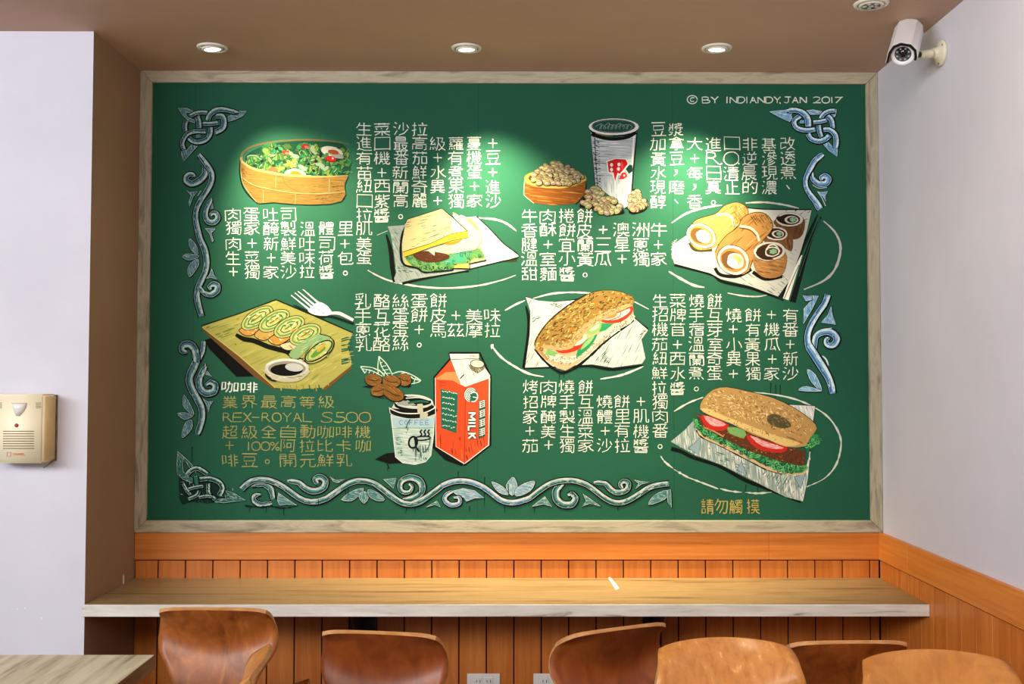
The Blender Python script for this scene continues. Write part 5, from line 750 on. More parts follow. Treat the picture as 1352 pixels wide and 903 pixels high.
'漿': [[35, 16, 45, 13], [35, 16, 26, 19], [35, 16, 32, 12], [24, 8, 41, 3], [17, 2, 17, 14], [25, 24, 51, 24], [0, 38, 4, 32, 6, 23], [61, 24, 51, 24], [30, 29, 36, 33], [55, 43, 42, 51], [45, 38, 51, 36, 51, 24], [3, 45, 18, 47, 13, 55, 1, 61], [0, 23, 6, 23], [63, 59, 55, 60, 45, 56, 42, 51], [17, 38, 17, 23], [42, 51, 31, 45], [51, 19, 51, 24], [6, 23, 17, 23], [43, 0, 41, 3], [17, 23, 17, 14], [45, 13, 52, 10, 55, 4], [45, 13, 39, 8], [31, 45, 30, 62, 23, 63], [31, 45, 31, 39], [41, 3, 55, 4], [4, 3, 4, 14, 17, 14]],
'澳': [[2, 61, 9, 41], [37, 26, 37, 26], [37, 26, 28, 34], [37, 26, 37, 25], [37, 25, 37, 25], [37, 25, 28, 23], [38, 48, 40, 48], [38, 48, 37, 48], [38, 48, 39, 42], [0, 22, 7, 25], [46, 29, 49, 34], [39, 34, 37, 26], [57, 37, 57, 7, 37, 6], [51, 23, 39, 23], [17, 63, 30, 58, 37, 48], [40, 48, 48, 58, 57, 62, 63, 61], [40, 48, 61, 47], [11, 6, 4, 2], [39, 12, 39, 23], [17, 47, 37, 48], [37, 26, 37, 25], [38, 0, 37, 6], [37, 25, 39, 23], [20, 39, 20, 7, 37, 6], [45, 18, 48, 14], [32, 17, 29, 13]],
'濃': [[28, 37, 57, 37], [33, 0, 33, 4], [21, 13, 33, 13], [21, 13, 22, 21, 33, 21], [21, 13, 22, 4, 33, 4], [59, 50, 50, 55], [6, 25, 0, 22], [61, 45, 42, 45], [14, 61, 20, 45], [10, 6, 4, 2], [63, 61, 58, 61, 50, 55], [2, 60, 10, 40], [30, 45, 42, 45], [30, 45, 20, 45], [30, 45, 30, 61], [33, 13, 45, 13], [33, 13, 33, 21], [33, 13, 33, 4], [33, 4, 45, 4], [58, 13, 45, 13], [58, 13, 58, 21, 45, 21], [58, 13, 57, 4, 45, 4], [45, 4, 45, 13], [45, 4, 45, 1], [20, 45, 20, 29, 60, 29], [50, 55, 45, 53, 42, 45], [33, 21, 45, 21], [45, 21, 45, 13], [28, 63, 30, 61], [30, 61, 41, 59]],
'烤': [[22, 13, 17, 25], [2, 15, 0, 30], [1, 61, 10, 43], [35, 46, 36, 35], [35, 46, 58, 46, 55, 62, 41, 63], [61, 33, 39, 32], [40, 9, 52, 9, 56, 12], [40, 9, 28, 9], [40, 9, 40, 22], [40, 9, 40, 0], [63, 22, 51, 21], [61, 4, 56, 12], [51, 21, 56, 12], [51, 21, 44, 22], [22, 40, 36, 35], [10, 43, 13, 44, 20, 53], [10, 43, 11, 1], [26, 22, 40, 22], [39, 32, 36, 35], [39, 32, 44, 22], [40, 22, 44, 22]],
'煮': [[38, 54, 43, 63], [47, 9, 53, 6], [47, 9, 42, 16], [47, 9, 43, 5, 26, 5], [63, 63, 54, 52], [1, 17, 26, 17], [26, 17, 28, 18], [26, 17, 26, 5], [23, 62, 22, 55], [51, 36, 14, 36], [51, 36, 51, 46, 15, 46, 14, 36], [51, 36, 50, 27, 23, 25], [26, 5, 7, 5], [26, 5, 26, 0], [1, 62, 9, 52], [23, 25, 14, 28], [23, 25, 28, 18], [0, 30, 14, 28], [14, 36, 14, 28], [61, 17, 42, 16], [28, 18, 42, 16]],
'燒': [[52, 22, 52, 26], [31, 26, 38, 26], [31, 26, 25, 26], [31, 26, 31, 36], [31, 26, 31, 22], [38, 35, 31, 36], [35, 45, 48, 45], [35, 45, 23, 45], [35, 45, 31, 58, 21, 63], [63, 57, 61, 63, 49, 62, 48, 45], [2, 15, 0, 30], [62, 45, 48, 45], [44, 37, 52, 36], [61, 26, 52, 26], [52, 36, 52, 26], [52, 36, 62, 37], [2, 60, 9, 44], [52, 26, 46, 26], [18, 53, 13, 45, 9, 44], [19, 13, 16, 25], [42, 15, 42, 6], [42, 15, 62, 16], [42, 15, 25, 16], [23, 37, 31, 36], [29, 6, 42, 6], [9, 44, 9, 1], [42, 0, 42, 6], [42, 6, 58, 6]],
'牌': [[22, 20, 16, 20], [45, 19, 61, 19], [45, 19, 29, 19], [45, 19, 44, 31], [45, 19, 45, 7], [28, 42, 31, 42, 37, 39, 41, 31], [45, 7, 61, 7, 61, 19], [45, 7, 42, 7], [51, 38, 51, 48], [44, 31, 60, 31, 61, 19], [44, 31, 41, 31], [4, 20, 16, 20], [4, 20, 4, 36], [4, 20, 4, 2], [42, 7, 29, 7, 29, 19], [42, 7, 45, 0], [16, 1, 16, 20], [41, 31, 29, 31, 29, 19], [0, 62, 4, 36], [51, 62, 51, 48], [63, 48, 51, 48], [51, 48, 26, 48], [4, 36, 18, 36, 18, 63]],
'牛': [[10, 13, 13, 2], [10, 13, 33, 14], [10, 13, 1, 26], [33, 37, 63, 37], [33, 37, 0, 37], [33, 37, 33, 63], [33, 37, 33, 14], [33, 0, 33, 14], [33, 14, 59, 14]],
'獨': [[49, 1, 61, 1, 61, 14, 49, 15], [49, 1, 38, 1], [49, 1, 49, 15], [16, 32, 22, 32, 30, 24], [16, 32, 15, 32], [16, 32, 14, 59, 11, 62, 6, 63], [0, 19, 4, 19, 11, 12], [24, 58, 40, 57], [11, 12, 11, 8], [11, 12, 15, 21, 15, 32], [40, 57, 50, 56], [40, 57, 40, 46], [3, 43, 11, 33, 15, 32], [18, 0, 11, 8], [38, 15, 49, 15], [38, 15, 32, 15], [38, 15, 38, 1], [40, 35, 52, 36, 51, 46, 40, 46], [40, 35, 27, 36, 27, 46, 40, 46], [40, 35, 40, 46], [40, 35, 40, 31], [30, 24, 32, 15], [30, 24, 63, 26, 61, 61, 58, 63, 53, 63, 50, 56], [11, 8, 4, 0], [32, 15, 26, 14, 26, 2, 38, 1], [49, 51, 50, 56]],
'現': [[36, 38, 48, 38], [36, 38, 29, 38, 29, 26], [36, 38, 35, 47, 31, 56, 20, 63], [11, 46, 22, 44], [11, 46, 0, 52], [11, 46, 11, 23], [2, 23, 11, 23], [11, 23, 20, 23], [11, 23, 11, 1], [58, 26, 29, 26], [58, 26, 58, 38, 48, 38], [58, 26, 58, 13], [48, 38, 49, 62, 62, 62, 63, 56], [58, 13, 29, 13], [58, 13, 58, 0, 30, 0, 29, 13], [29, 26, 29, 13], [11, 1, 21, 1], [11, 1, 1, 1]],
'瓜': [[30, 3, 50, 0], [30, 3, 10, 5, 7, 42, 0, 60], [30, 3, 29, 35, 22, 56, 43, 53], [58, 1, 50, 0], [46, 60, 43, 53], [39, 41, 43, 53], [63, 63, 54, 39, 50, 0]],
'甜': [[25, 1, 13, 3], [13, 21, 24, 21], [13, 21, 0, 21], [13, 21, 13, 39], [13, 21, 13, 3], [2, 58, 23, 58], [2, 58, 2, 63], [2, 58, 2, 39, 13, 39], [57, 14, 63, 14], [57, 14, 36, 14], [57, 14, 57, 36], [57, 14, 57, 0], [36, 0, 36, 14], [23, 61, 23, 58], [29, 14, 36, 14], [36, 14, 36, 36], [23, 58, 23, 39, 13, 39], [13, 3, 1, 5], [57, 63, 57, 59], [36, 63, 36, 59], [57, 59, 36, 59], [57, 59, 57, 36], [36, 59, 36, 36], [57, 36, 36, 36]],
'生': [[32, 15, 59, 15], [32, 15, 10, 14], [32, 15, 32, 37], [32, 15, 32, 0], [14, 1, 10, 14], [10, 14, 1, 27], [32, 37, 57, 37], [32, 37, 9, 37], [32, 37, 32, 63], [32, 63, 63, 63], [32, 63, 0, 63]],
'界': [[30, 26, 23, 27], [30, 26, 30, 13], [30, 26, 39, 27], [39, 27, 40, 32, 47, 38], [39, 27, 52, 26, 53, 13], [43, 63, 43, 42, 47, 38], [23, 27, 14, 38, 4, 44, 0, 43], [23, 27, 9, 26, 8, 13], [53, 13, 30, 13], [53, 13, 53, 0, 30, 1], [30, 13, 8, 13], [30, 13, 30, 1], [47, 38, 59, 44, 63, 42], [30, 1, 9, 0, 8, 13], [5, 62, 11, 62, 18, 55, 19, 42]],
'番': [[12, 63, 32, 62], [12, 63, 12, 51], [47, 15, 47, 19], [47, 15, 51, 7, 54, 6], [32, 40, 54, 40], [32, 40, 12, 40], [32, 40, 32, 51], [56, 36, 62, 38], [56, 36, 54, 40], [56, 36, 41, 25, 39, 20], [18, 19, 27, 20], [18, 19, 2, 19], [18, 19, 16, 3], [16, 3, 32, 1], [16, 3, 8, 3], [11, 36, 0, 38], [11, 36, 24, 25, 27, 20], [11, 36, 12, 40], [12, 40, 12, 51], [27, 20, 32, 20], [54, 51, 32, 51], [54, 51, 54, 63], [54, 51, 54, 40], [54, 63, 32, 62], [32, 1, 58, 0], [32, 1, 32, 20], [47, 19, 63, 19], [47, 19, 39, 20], [32, 33, 32, 20], [32, 51, 12, 51], [32, 51, 32, 62], [32, 20, 39, 20]],
'異': [[40, 56, 61, 62], [63, 49, 44, 49], [31, 23, 44, 23], [31, 23, 19, 23], [31, 23, 31, 11], [7, 11, 31, 11], [7, 11, 7, 23, 19, 23], [7, 11, 7, 0, 31, 0], [44, 49, 19, 49], [44, 49, 44, 35], [44, 35, 59, 35], [44, 35, 19, 35], [44, 35, 44, 23], [1, 62, 4, 63, 22, 56], [56, 11, 31, 11], [56, 11, 56, 22, 44, 23], [56, 11, 55, 0, 31, 0], [5, 35, 19, 35], [0, 49, 19, 49], [19, 49, 19, 35], [19, 23, 19, 35], [31, 0, 31, 11]],
'的': [[13, 0, 10, 12], [31, 24, 38, 12], [38, 12, 63, 12, 59, 59, 56, 62, 44, 63], [38, 12, 41, 1], [49, 43, 40, 30], [10, 12, 23, 12, 23, 33], [10, 12, 0, 12, 0, 33], [0, 62, 0, 56], [0, 56, 23, 56, 23, 33], [0, 56, 0, 33], [23, 33, 0, 33]],
'皮': [[33, 10, 58, 11], [33, 10, 8, 10, 8, 29], [33, 10, 33, 29], [33, 10, 33, 0], [0, 62, 6, 48, 8, 29], [13, 63, 23, 60, 35, 53], [58, 11, 55, 20], [35, 53, 38, 53], [35, 53, 23, 39, 20, 30], [63, 62, 50, 61, 38, 53], [38, 53, 48, 43, 54, 31, 33, 29], [8, 29, 20, 30], [20, 30, 33, 29]],
'真': [[63, 62, 42, 57], [52, 24, 12, 24], [52, 24, 52, 32], [52, 24, 51, 15, 30, 14], [22, 57, 5, 63, 0, 62], [12, 40, 52, 40], [12, 40, 12, 49], [12, 40, 12, 32], [52, 49, 63, 49], [52, 49, 12, 49], [52, 49, 52, 40], [61, 6, 32, 6], [52, 32, 12, 32], [52, 32, 52, 40], [32, 0, 32, 6], [12, 24, 12, 32], [12, 24, 12, 16, 30, 14], [1, 49, 12, 49], [31, 6, 30, 14], [31, 6, 32, 6], [31, 6, 3, 6]],
'磨': [[41, 17, 51, 18], [12, 29, 24, 20], [24, 20, 24, 20], [24, 20, 24, 20], [24, 20, 24, 19], [62, 38, 29, 39], [24, 19, 24, 19], [24, 19, 24, 20], [24, 19, 13, 17], [62, 5, 35, 5], [62, 17, 52, 19], [38, 29, 51, 20], [33, 17, 24, 18], [25, 49, 57, 50, 57, 63], [25, 49, 29, 39], [25, 49, 24, 51], [63, 28, 52, 19], [35, 5, 5, 6, 4, 47, 0, 63], [35, 5, 34, 0], [12, 38, 29, 39], [24, 32, 24, 20], [51, 20, 51, 32], [51, 20, 51, 19], [24, 19, 24, 18], [24, 63, 57, 63], [24, 63, 24, 51], [24, 12, 24, 18], [9, 55, 24, 51], [33, 26, 24, 20], [52, 19, 51, 19], [51, 19, 51, 18], [51, 12, 51, 18]],
'等': [[47, 45, 61, 45], [47, 45, 16, 45], [47, 45, 46, 62, 36, 63, 33, 61], [47, 45, 47, 34], [34, 10, 39, 6], [34, 10, 29, 7, 15, 7], [34, 10, 32, 22], [21, 54, 16, 51, 16, 45], [50, 15, 47, 7], [15, 7, 10, 6], [15, 7, 17, 14], [0, 15, 10, 6], [4, 45, 16, 45], [63, 34, 47, 34], [47, 7, 39, 6], [47, 7, 62, 7], [9, 22, 32, 22], [10, 6, 12, 0], [39, 6, 40, 1], [47, 34, 32, 34], [2, 34, 32, 34], [32, 34, 32, 22], [32, 22, 56, 22]],
'紐': [[1, 63, 0, 58, 3, 47], [31, 29, 39, 29], [21, 35, 19, 27], [21, 35, 22, 38], [21, 35, 4, 36], [57, 29, 40, 29], [57, 29, 54, 59], [57, 29, 58, 3, 42, 3], [40, 29, 39, 29], [40, 29, 42, 3], [21, 53, 20, 44], [54, 59, 63, 59], [54, 59, 36, 59], [42, 3, 30, 3], [11, 47, 13, 58], [13, 0, 3, 21], [3, 21, 12, 21], [12, 21, 19, 12], [12, 21, 4, 36], [36, 59, 26, 59], [36, 59, 39, 29]],
'級': [[49, 53, 35, 63], [49, 53, 49, 50], [49, 53, 63, 62], [49, 50, 54, 45, 60, 30, 60, 25, 49, 24, 54, 4, 36, 4], [49, 50, 46, 48, 39, 33, 35, 32], [13, 0, 3, 19, 3, 21, 12, 22], [23, 39, 21, 35], [12, 22, 20, 12], [12, 22, 4, 37], [36, 4, 35, 32], [36, 4, 29, 3], [35, 32, 26, 63], [22, 55, 20, 46], [4, 37, 21, 35], [20, 28, 21, 35], [0, 62, 3, 48], [13, 60, 12, 49]],
'紫': [[18, 53, 1, 61], [23, 63, 31, 62, 32, 46], [31, 25, 20, 30, 18, 34], [17, 7, 29, 7], [17, 7, 17, 21], [17, 7, 17, 0], [28, 35, 44, 30], [28, 35, 26, 39, 19, 42, 18, 46], [28, 35, 18, 34], [55, 44, 51, 44], [0, 24, 5, 22], [63, 61, 58, 61, 48, 54, 42, 53], [18, 46, 6, 48], [18, 46, 32, 46], [29, 19, 17, 21], [45, 38, 51, 44], [17, 21, 5, 22], [37, 10, 62, 6], [37, 10, 37, 19, 40, 22, 59, 22, 62, 17], [37, 10, 37, 0], [9, 36, 18, 34], [51, 44, 32, 46], [5, 6, 5, 22]],
'絲': [[25, 36, 26, 39], [25, 36, 5, 38], [25, 36, 23, 28], [12, 24, 5, 38], [12, 24, 11, 23], [12, 24, 12, 23], [62, 36, 60, 33], [4, 48, 0, 61], [5, 38, 2, 38], [49, 1, 45, 2, 37, 18], [57, 25, 60, 33], [11, 22, 12, 22], [11, 22, 11, 23], [11, 22, 3, 21], [12, 23, 11, 23], [12, 23, 12, 22], [32, 57, 39, 44], [63, 57, 59, 43], [21, 13, 17, 20, 12, 22], [14, 59, 13, 47], [49, 35, 60, 33], [49, 35, 38, 35], [49, 35, 49, 62, 43, 63], [56, 9, 51, 18, 48, 18], [37, 18, 48, 18], [38, 35, 47, 23, 48, 18], [3, 21, 14, 0], [25, 55, 23, 45]],
'美': [[43, 11, 59, 11], [43, 11, 31, 11], [43, 11, 48, 1], [62, 44, 34, 45], [13, 0, 18, 6, 18, 11], [7, 22, 31, 22], [63, 63, 45, 59, 35, 50, 34, 45], [31, 11, 31, 22], [31, 11, 18, 11], [0, 33, 31, 33], [18, 11, 3, 11], [63, 33, 31, 33], [2, 44, 27, 45], [31, 22, 55, 22], [31, 22, 31, 33], [31, 33, 29, 45], [27, 45, 29, 45], [27, 45, 27, 50, 20, 57, 6, 63, 0, 63], [34, 45, 29, 45]],
'肉': [[30, 40, 50, 52], [30, 40, 21, 48, 11, 52], [30, 40, 33, 31], [30, 11, 32, 10], [30, 11, 29, 19], [30, 11, 0, 11, 0, 62], [29, 19, 50, 30], [29, 19, 12, 32], [32, 10, 63, 11, 62, 61, 50, 63], [32, 10, 33, 0]],
'肌': [[1, 63, 0, 59, 4, 35], [20, 35, 4, 35], [20, 35, 20, 59, 14, 60], [20, 35, 20, 17], [20, 17, 4, 17], [20, 17, 20, 0, 4, 1, 4, 17], [28, 60, 34, 39, 35, 0, 52, 0, 52, 57, 54, 59, 62, 59, 63, 49, 61, 45], [4, 35, 4, 17]],
'腱': [[39, 5, 47, 5], [16, 59, 17, 61], [16, 59, 14, 59], [16, 59, 17, 61], [39, 35, 47, 35], [23, 35, 24, 44, 27, 45], [27, 45, 32, 25, 24, 24], [27, 45, 27, 51], [27, 51, 20, 61, 17, 61], [27, 51, 36, 58, 44, 60, 59, 61, 63, 58], [47, 35, 58, 35], [47, 35, 47, 45], [47, 35, 47, 25], [10, 61, 14, 59], [23, 4, 31, 4, 24, 24], [14, 59, 14, 36], [36, 15, 47, 15], [61, 15, 58, 15], [14, 36, 4, 36], [14, 36, 14, 19], [47, 0, 47, 5], [21, 25, 24, 24], [47, 5, 57, 5, 58, 15], [47, 5, 47, 15], [58, 15, 47, 15], [58, 15, 57, 25, 47, 25], [14, 19, 4, 19], [14, 19, 14, 2, 4, 2, 4, 19], [47, 53, 47, 45], [47, 45, 59, 45], [47, 45, 36, 45], [1, 63, 0, 59, 4, 36], [4, 36, 4, 19], [47, 25, 39, 25], [47, 25, 47, 15]],
'自': [[63, 28, 0, 28], [63, 28, 63, 43], [63, 28, 62, 11, 27, 11], [34, 0, 28, 3, 27, 11], [0, 28, 0, 43], [0, 28, 1, 11, 27, 11], [0, 59, 63, 59], [0, 59, 0, 63], [0, 59, 0, 43], [63, 43, 0, 43], [63, 43, 63, 59], [63, 62, 63, 59]],
'花': [[44, 7, 62, 7], [44, 7, 18, 7], [44, 7, 44, 13], [44, 7, 44, 0], [24, 46, 36, 42], [36, 42, 36, 59, 38, 62, 60, 62, 63, 53], [36, 42, 36, 39], [36, 39, 57, 29], [36, 39, 36, 21], [18, 13, 18, 7], [12, 63, 11, 35], [18, 7, 0, 7], [18, 7, 18, 0], [18, 21, 11, 35], [11, 35, 1, 41]],
'芽': [[18, 12, 18, 6], [37, 40, 45, 39], [37, 40, 34, 44, 21, 52, 5, 59, 0, 59], [37, 40, 10, 38], [18, 0, 18, 6], [45, 39, 45, 62, 32, 63], [45, 39, 45, 38], [45, 38, 63, 38], [45, 38, 45, 21], [6, 40, 10, 38], [11, 28, 10, 38], [45, 21, 60, 20], [45, 21, 5, 20], [45, 12, 45, 6], [18, 6, 45, 6], [18, 6, 1, 6], [45, 0, 45, 6], [63, 6, 45, 6]],
'苗': [[18, 8, 45, 8], [18, 8, 0, 8], [18, 8, 18, 16], [18, 8, 18, 0], [56, 41, 32, 41], [56, 41, 56, 60], [56, 41, 55, 25, 32, 25], [32, 41, 7, 41], [32, 41, 32, 60], [32, 41, 32, 25], [7, 41, 8, 60], [7, 41, 8, 25, 32, 25], [45, 0, 45, 8], [8, 60, 32, 60], [8, 60, 7, 63], [45, 8, 63, 8], [45, 8, 45, 16], [56, 60, 32, 60]],
'苜': [[63, 6, 45, 6], [18, 12, 18, 6], [18, 6, 45, 6], [18, 6, 0, 6], [18, 6, 18, 0], [8, 46, 55, 46], [8, 46, 8, 60], [8, 46, 8, 34], [55, 46, 55, 60], [55, 46, 55, 34], [45, 12, 45, 6], [55, 34, 8, 34], [55, 34, 55, 21, 8, 21, 8, 34], [8, 63, 8, 60], [45, 6, 45, 0], [8, 60, 55, 60], [55, 63, 55, 60]],
'茄': [[45, 0, 45, 6], [12, 17, 12, 27], [11, 27, 12, 27], [11, 27, 1, 27], [11, 27, 8, 48, 0, 62], [63, 6, 45, 6], [19, 14, 19, 6], [39, 62, 39, 58], [17, 63, 23, 63, 26, 60, 28, 27, 12, 27], [45, 14, 45, 6], [39, 58, 60, 58], [39, 58, 40, 24, 60, 25, 60, 58], [19, 6, 45, 6], [19, 6, 1, 6], [19, 6, 19, 0], [60, 61, 60, 58]],
'茲': [[17, 6, 44, 6], [17, 6, 0, 6], [17, 6, 17, 13, 3, 36, 3, 38, 17, 38], [17, 6, 17, 0], [50, 38, 59, 28], [50, 38, 37, 59], [50, 38, 36, 38, 46, 18], [4, 59, 24, 57], [4, 59, 0, 60], [4, 59, 17, 38], [63, 63, 59, 57], [27, 62, 24, 57], [37, 59, 59, 57], [37, 59, 34, 60], [24, 29, 17, 38], [44, 6, 62, 6], [44, 6, 46, 18], [44, 6, 44, 0], [59, 57, 56, 49], [24, 57, 22, 49]],
'荷': [[18, 6, 45, 6], [18, 6, 1, 6], [18, 6, 18, 12], [18, 6, 18, 0], [45, 12, 45, 6], [24, 50, 42, 50, 43, 34, 24, 34, 24, 50], [24, 50, 24, 54], [45, 0, 45, 6], [45, 6, 62, 6], [0, 38, 9, 32], [44, 63, 55, 62, 55, 22], [10, 63, 9, 32], [9, 32, 16, 18], [23, 21, 55, 22], [63, 21, 55, 22]],
'菜': [[0, 4, 18, 4], [25, 44, 31, 44], [25, 44, 18, 52, 1, 61], [25, 44, 0, 43], [43, 4, 62, 4], [43, 4, 18, 4], [43, 4, 43, 9], [43, 4, 43, 0], [28, 25, 30, 30], [6, 26, 11, 33], [18, 4, 18, 10], [18, 4, 18, 0], [31, 44, 36, 44], [31, 44, 31, 63], [31, 44, 31, 38], [48, 35, 57, 23], [56, 16, 4, 19], [62, 43, 36, 44], [63, 60, 60, 61, 46, 55, 36, 44]],
'蓿': [[46, 0, 46, 4], [17, 9, 17, 4], [32, 12, 33, 17], [2, 23, 2, 18, 33, 17], [24, 27, 40, 28], [40, 28, 59, 27, 62, 19, 33, 17], [40, 28, 39, 37], [63, 4, 46, 4], [46, 4, 17, 4], [46, 4, 46, 9], [39, 37, 57, 38, 57, 49], [39, 37, 26, 38, 26, 49], [15, 26, 9, 39], [0, 44, 9, 39], [17, 4, 1, 4], [17, 4, 17, 0], [57, 61, 26, 61], [57, 61, 57, 49], [26, 61, 26, 49], [9, 39, 10, 63], [57, 49, 26, 49]],
'蔓': [[22, 33, 40, 33], [22, 33, 4, 33, 6, 41, 22, 40], [22, 33, 22, 40], [18, 4, 44, 4], [18, 4, 0, 4], [18, 4, 18, 0], [44, 4, 62, 4], [44, 4, 44, 0], [38, 59, 26, 59], [38, 59, 63, 63], [38, 59, 50, 48], [53, 19, 9, 19], [53, 19, 52, 26, 10, 26, 9, 19], [53, 19, 52, 12, 10, 12, 9, 19], [1, 63, 26, 59], [40, 33, 59, 33, 57, 41, 40, 40], [40, 33, 40, 40], [26, 59, 18, 53, 15, 48], [3, 48, 15, 48], [22, 40, 40, 40], [50, 48, 15, 48]],
'蔥': [[30, 32, 36, 32], [30, 32, 18, 36], [30, 32, 24, 29], [15, 27, 23, 26], [18, 4, 44, 4], [18, 4, 0, 4], [18, 4, 18, 9], [18, 4, 18, 0], [44, 4, 63, 4], [44, 4, 44, 9], [44, 4, 44, 0], [30, 22, 23, 26], [30, 22, 31, 16], [30, 22, 42, 23, 36, 32], [28, 41, 45, 41], [28, 41, 18, 41], [28, 41, 28, 45, 37, 52], [19, 50, 19, 59, 21, 63, 43, 63, 47, 57], [30, 10, 29, 15], [29, 15, 7, 17, 7, 40, 18, 41], [29, 15, 31, 16], [57, 52, 60, 58], [18, 36, 18, 41], [8, 51, 3, 60], [36, 32, 45, 36, 45, 41], [24, 29, 23, 26], [45, 41, 55, 40, 55, 17, 31, 16]],
'蘭': [[27, 52, 31, 52], [27, 52, 15, 61, 11, 60], [27, 52, 16, 51, 16, 41, 31, 41], [63, 4, 45, 4], [60, 27, 38, 27, 37, 20], [60, 27, 60, 60, 58, 63, 51, 62], [60, 27, 60, 20], [46, 60, 35, 52], [3, 27, 24, 27, 25, 20], [3, 27, 3, 63], [3, 27, 3, 20], [25, 47, 23, 44], [31, 52, 35, 52], [31, 52, 31, 62], [31, 52, 31, 41], [18, 7, 18, 4], [18, 4, 45, 4], [18, 4, 0, 4], [18, 4, 18, 0], [31, 41, 47, 41, 47, 50, 35, 52], [31, 41, 31, 34], [31, 34, 49, 34], [31, 34, 14, 34], [31, 34, 31, 31], [40, 45, 39, 46], [60, 20, 37, 20], [60, 20, 58, 13, 38, 13, 37, 20], [3, 20, 25, 20], [3, 20, 5, 13, 23, 13, 25, 20], [45, 7, 45, 4], [45, 4, 45, 0]],
'蘿': [[49, 35, 62, 35], [49, 35, 34, 35], [49, 35, 49, 43], [49, 35, 48, 24], [62, 4, 44, 4], [40, 14, 40, 24], [40, 14, 59, 14, 59, 24, 48, 24], [40, 14, 22, 14], [18, 8, 18, 4], [22, 44, 32, 40], [22, 44, 22, 46], [17, 36, 13, 37], [60, 52, 49, 52], [36, 25, 34, 35], [36, 25, 40, 24], [36, 25, 22, 24], [60, 43, 49, 43], [34, 35, 32, 40], [44, 8, 44, 4], [0, 4, 18, 4], [25, 61, 21, 54], [6, 47, 1, 49], [6, 47, 13, 37], [6, 47, 22, 46], [44, 4, 18, 4], [44, 4, 44, 0], [22, 14, 22, 24], [22, 14, 5, 13, 4, 23, 10, 25], [3, 55, 1, 63], [40, 24, 48, 24], [18, 4, 18, 0], [22, 46, 24, 49], [33, 62, 49, 61], [33, 62, 33, 52], [33, 52, 49, 52], [33, 52, 33, 43], [10, 25, 4, 36], [10, 25, 22, 24], [33, 43, 49, 43], [33, 43, 32, 40], [1, 37, 4, 36], [4, 36, 13, 37], [49, 61, 49, 52], [49, 61, 63, 62], [13, 62, 12, 55], [49, 52, 49, 43]],
'蛋': [[63, 21, 30, 21], [30, 10, 49, 10], [30, 10, 30, 21], [30, 10, 30, 0], [30, 47, 46, 47], [30, 47, 7, 46, 7, 34, 30, 34], [30, 47, 30, 59], [30, 47, 30, 34], [30, 34, 53, 34, 54, 45, 46, 47], [30, 34, 30, 30], [15, 6, 13, 13], [55, 8, 57, 0, 30, 0], [1, 60, 30, 59], [3, 0, 30, 0], [46, 47, 46, 52, 51, 58], [30, 21, 21, 19, 13, 13], [51, 58, 56, 58, 61, 63], [51, 58, 30, 59], [13, 13, 0, 26]],
'製': [[63, 61, 51, 59, 46, 54], [0, 41, 27, 41], [31, 32, 31, 33], [31, 32, 31, 33], [31, 32, 31, 31], [2, 13, 17, 13], [2, 13, 2, 7, 6, 4], [32, 41, 31, 33], [32, 41, 34, 41], [32, 41, 27, 41], [1, 54, 15, 51], [46, 54, 57, 46], [46, 54, 37, 48, 34, 41], [15, 51, 24, 46, 27, 41], [15, 51, 15, 62], [33, 59, 15, 62], [31, 4, 17, 4], [49, 32, 58, 31, 58, 1], [32, 13, 17, 13], [62, 41, 34, 41], [44, 4, 44, 23], [17, 13, 17, 21], [17, 13, 17, 4], [17, 4, 6, 4], [17, 4, 17, 0], [31, 31, 24, 30], [31, 31, 31, 21, 17, 21], [6, 4, 6, 0], [15, 62, 12, 63], [4, 31, 4, 21, 17, 21], [17, 32, 17, 21]],
'西': [[60, 39, 41, 37, 40, 18], [60, 39, 60, 58], [60, 39, 60, 18, 40, 18], [4, 58, 60, 58], [4, 58, 4, 63], [4, 58, 4, 40], [4, 40, 12, 40, 17, 36, 22, 27, 23, 18], [4, 40, 4, 18, 23, 18], [60, 63, 60, 58], [40, 0, 63, 0], [40, 0, 23, 0], [40, 0, 40, 18], [40, 18, 23, 18], [23, 0, 0, 0], [23, 0, 23, 18]],
'觸': [[42, 3, 52, 3], [42, 3, 31, 4, 31, 15, 38, 15], [42, 3, 42, 15], [43, 30, 43, 35], [0, 19, 3, 18], [52, 56, 54, 58], [52, 56, 43, 56], [52, 56, 51, 51], [43, 35, 54, 36, 54, 45, 43, 46], [43, 35, 32, 35], [43, 35, 43, 46], [5, 19, 14, 19], [5, 19, 3, 18], [5, 19, 5, 32], [4, 45, 14, 45], [4, 45, 1, 62], [4, 45, 5, 32], [23, 45, 14, 45], [23, 45, 23, 61, 20, 62], [23, 45, 23, 32], [17, 18, 23, 19, 23, 32], [17, 18, 20, 7, 8, 7], [17, 18, 14, 19], [23, 32, 29, 32], [23, 32, 14, 32], [32, 35, 32, 46, 43, 46], [32, 35, 29, 32], [52, 3, 63, 3, 63, 15, 52, 15], [52, 3, 52, 15], [14, 19, 14, 32], [9, 0, 8, 7], [55, 63, 60, 62, 62, 59, 63, 25, 37, 24], [8, 7, 3, 18], [31, 58, 43, 56], [43, 46, 43, 56], [37, 24, 29, 32], [37, 24, 38, 15], [42, 15, 52, 15], [42, 15, 38, 15], [5, 32, 14, 32], [14, 60, 14, 45], [14, 45, 14, 32]],
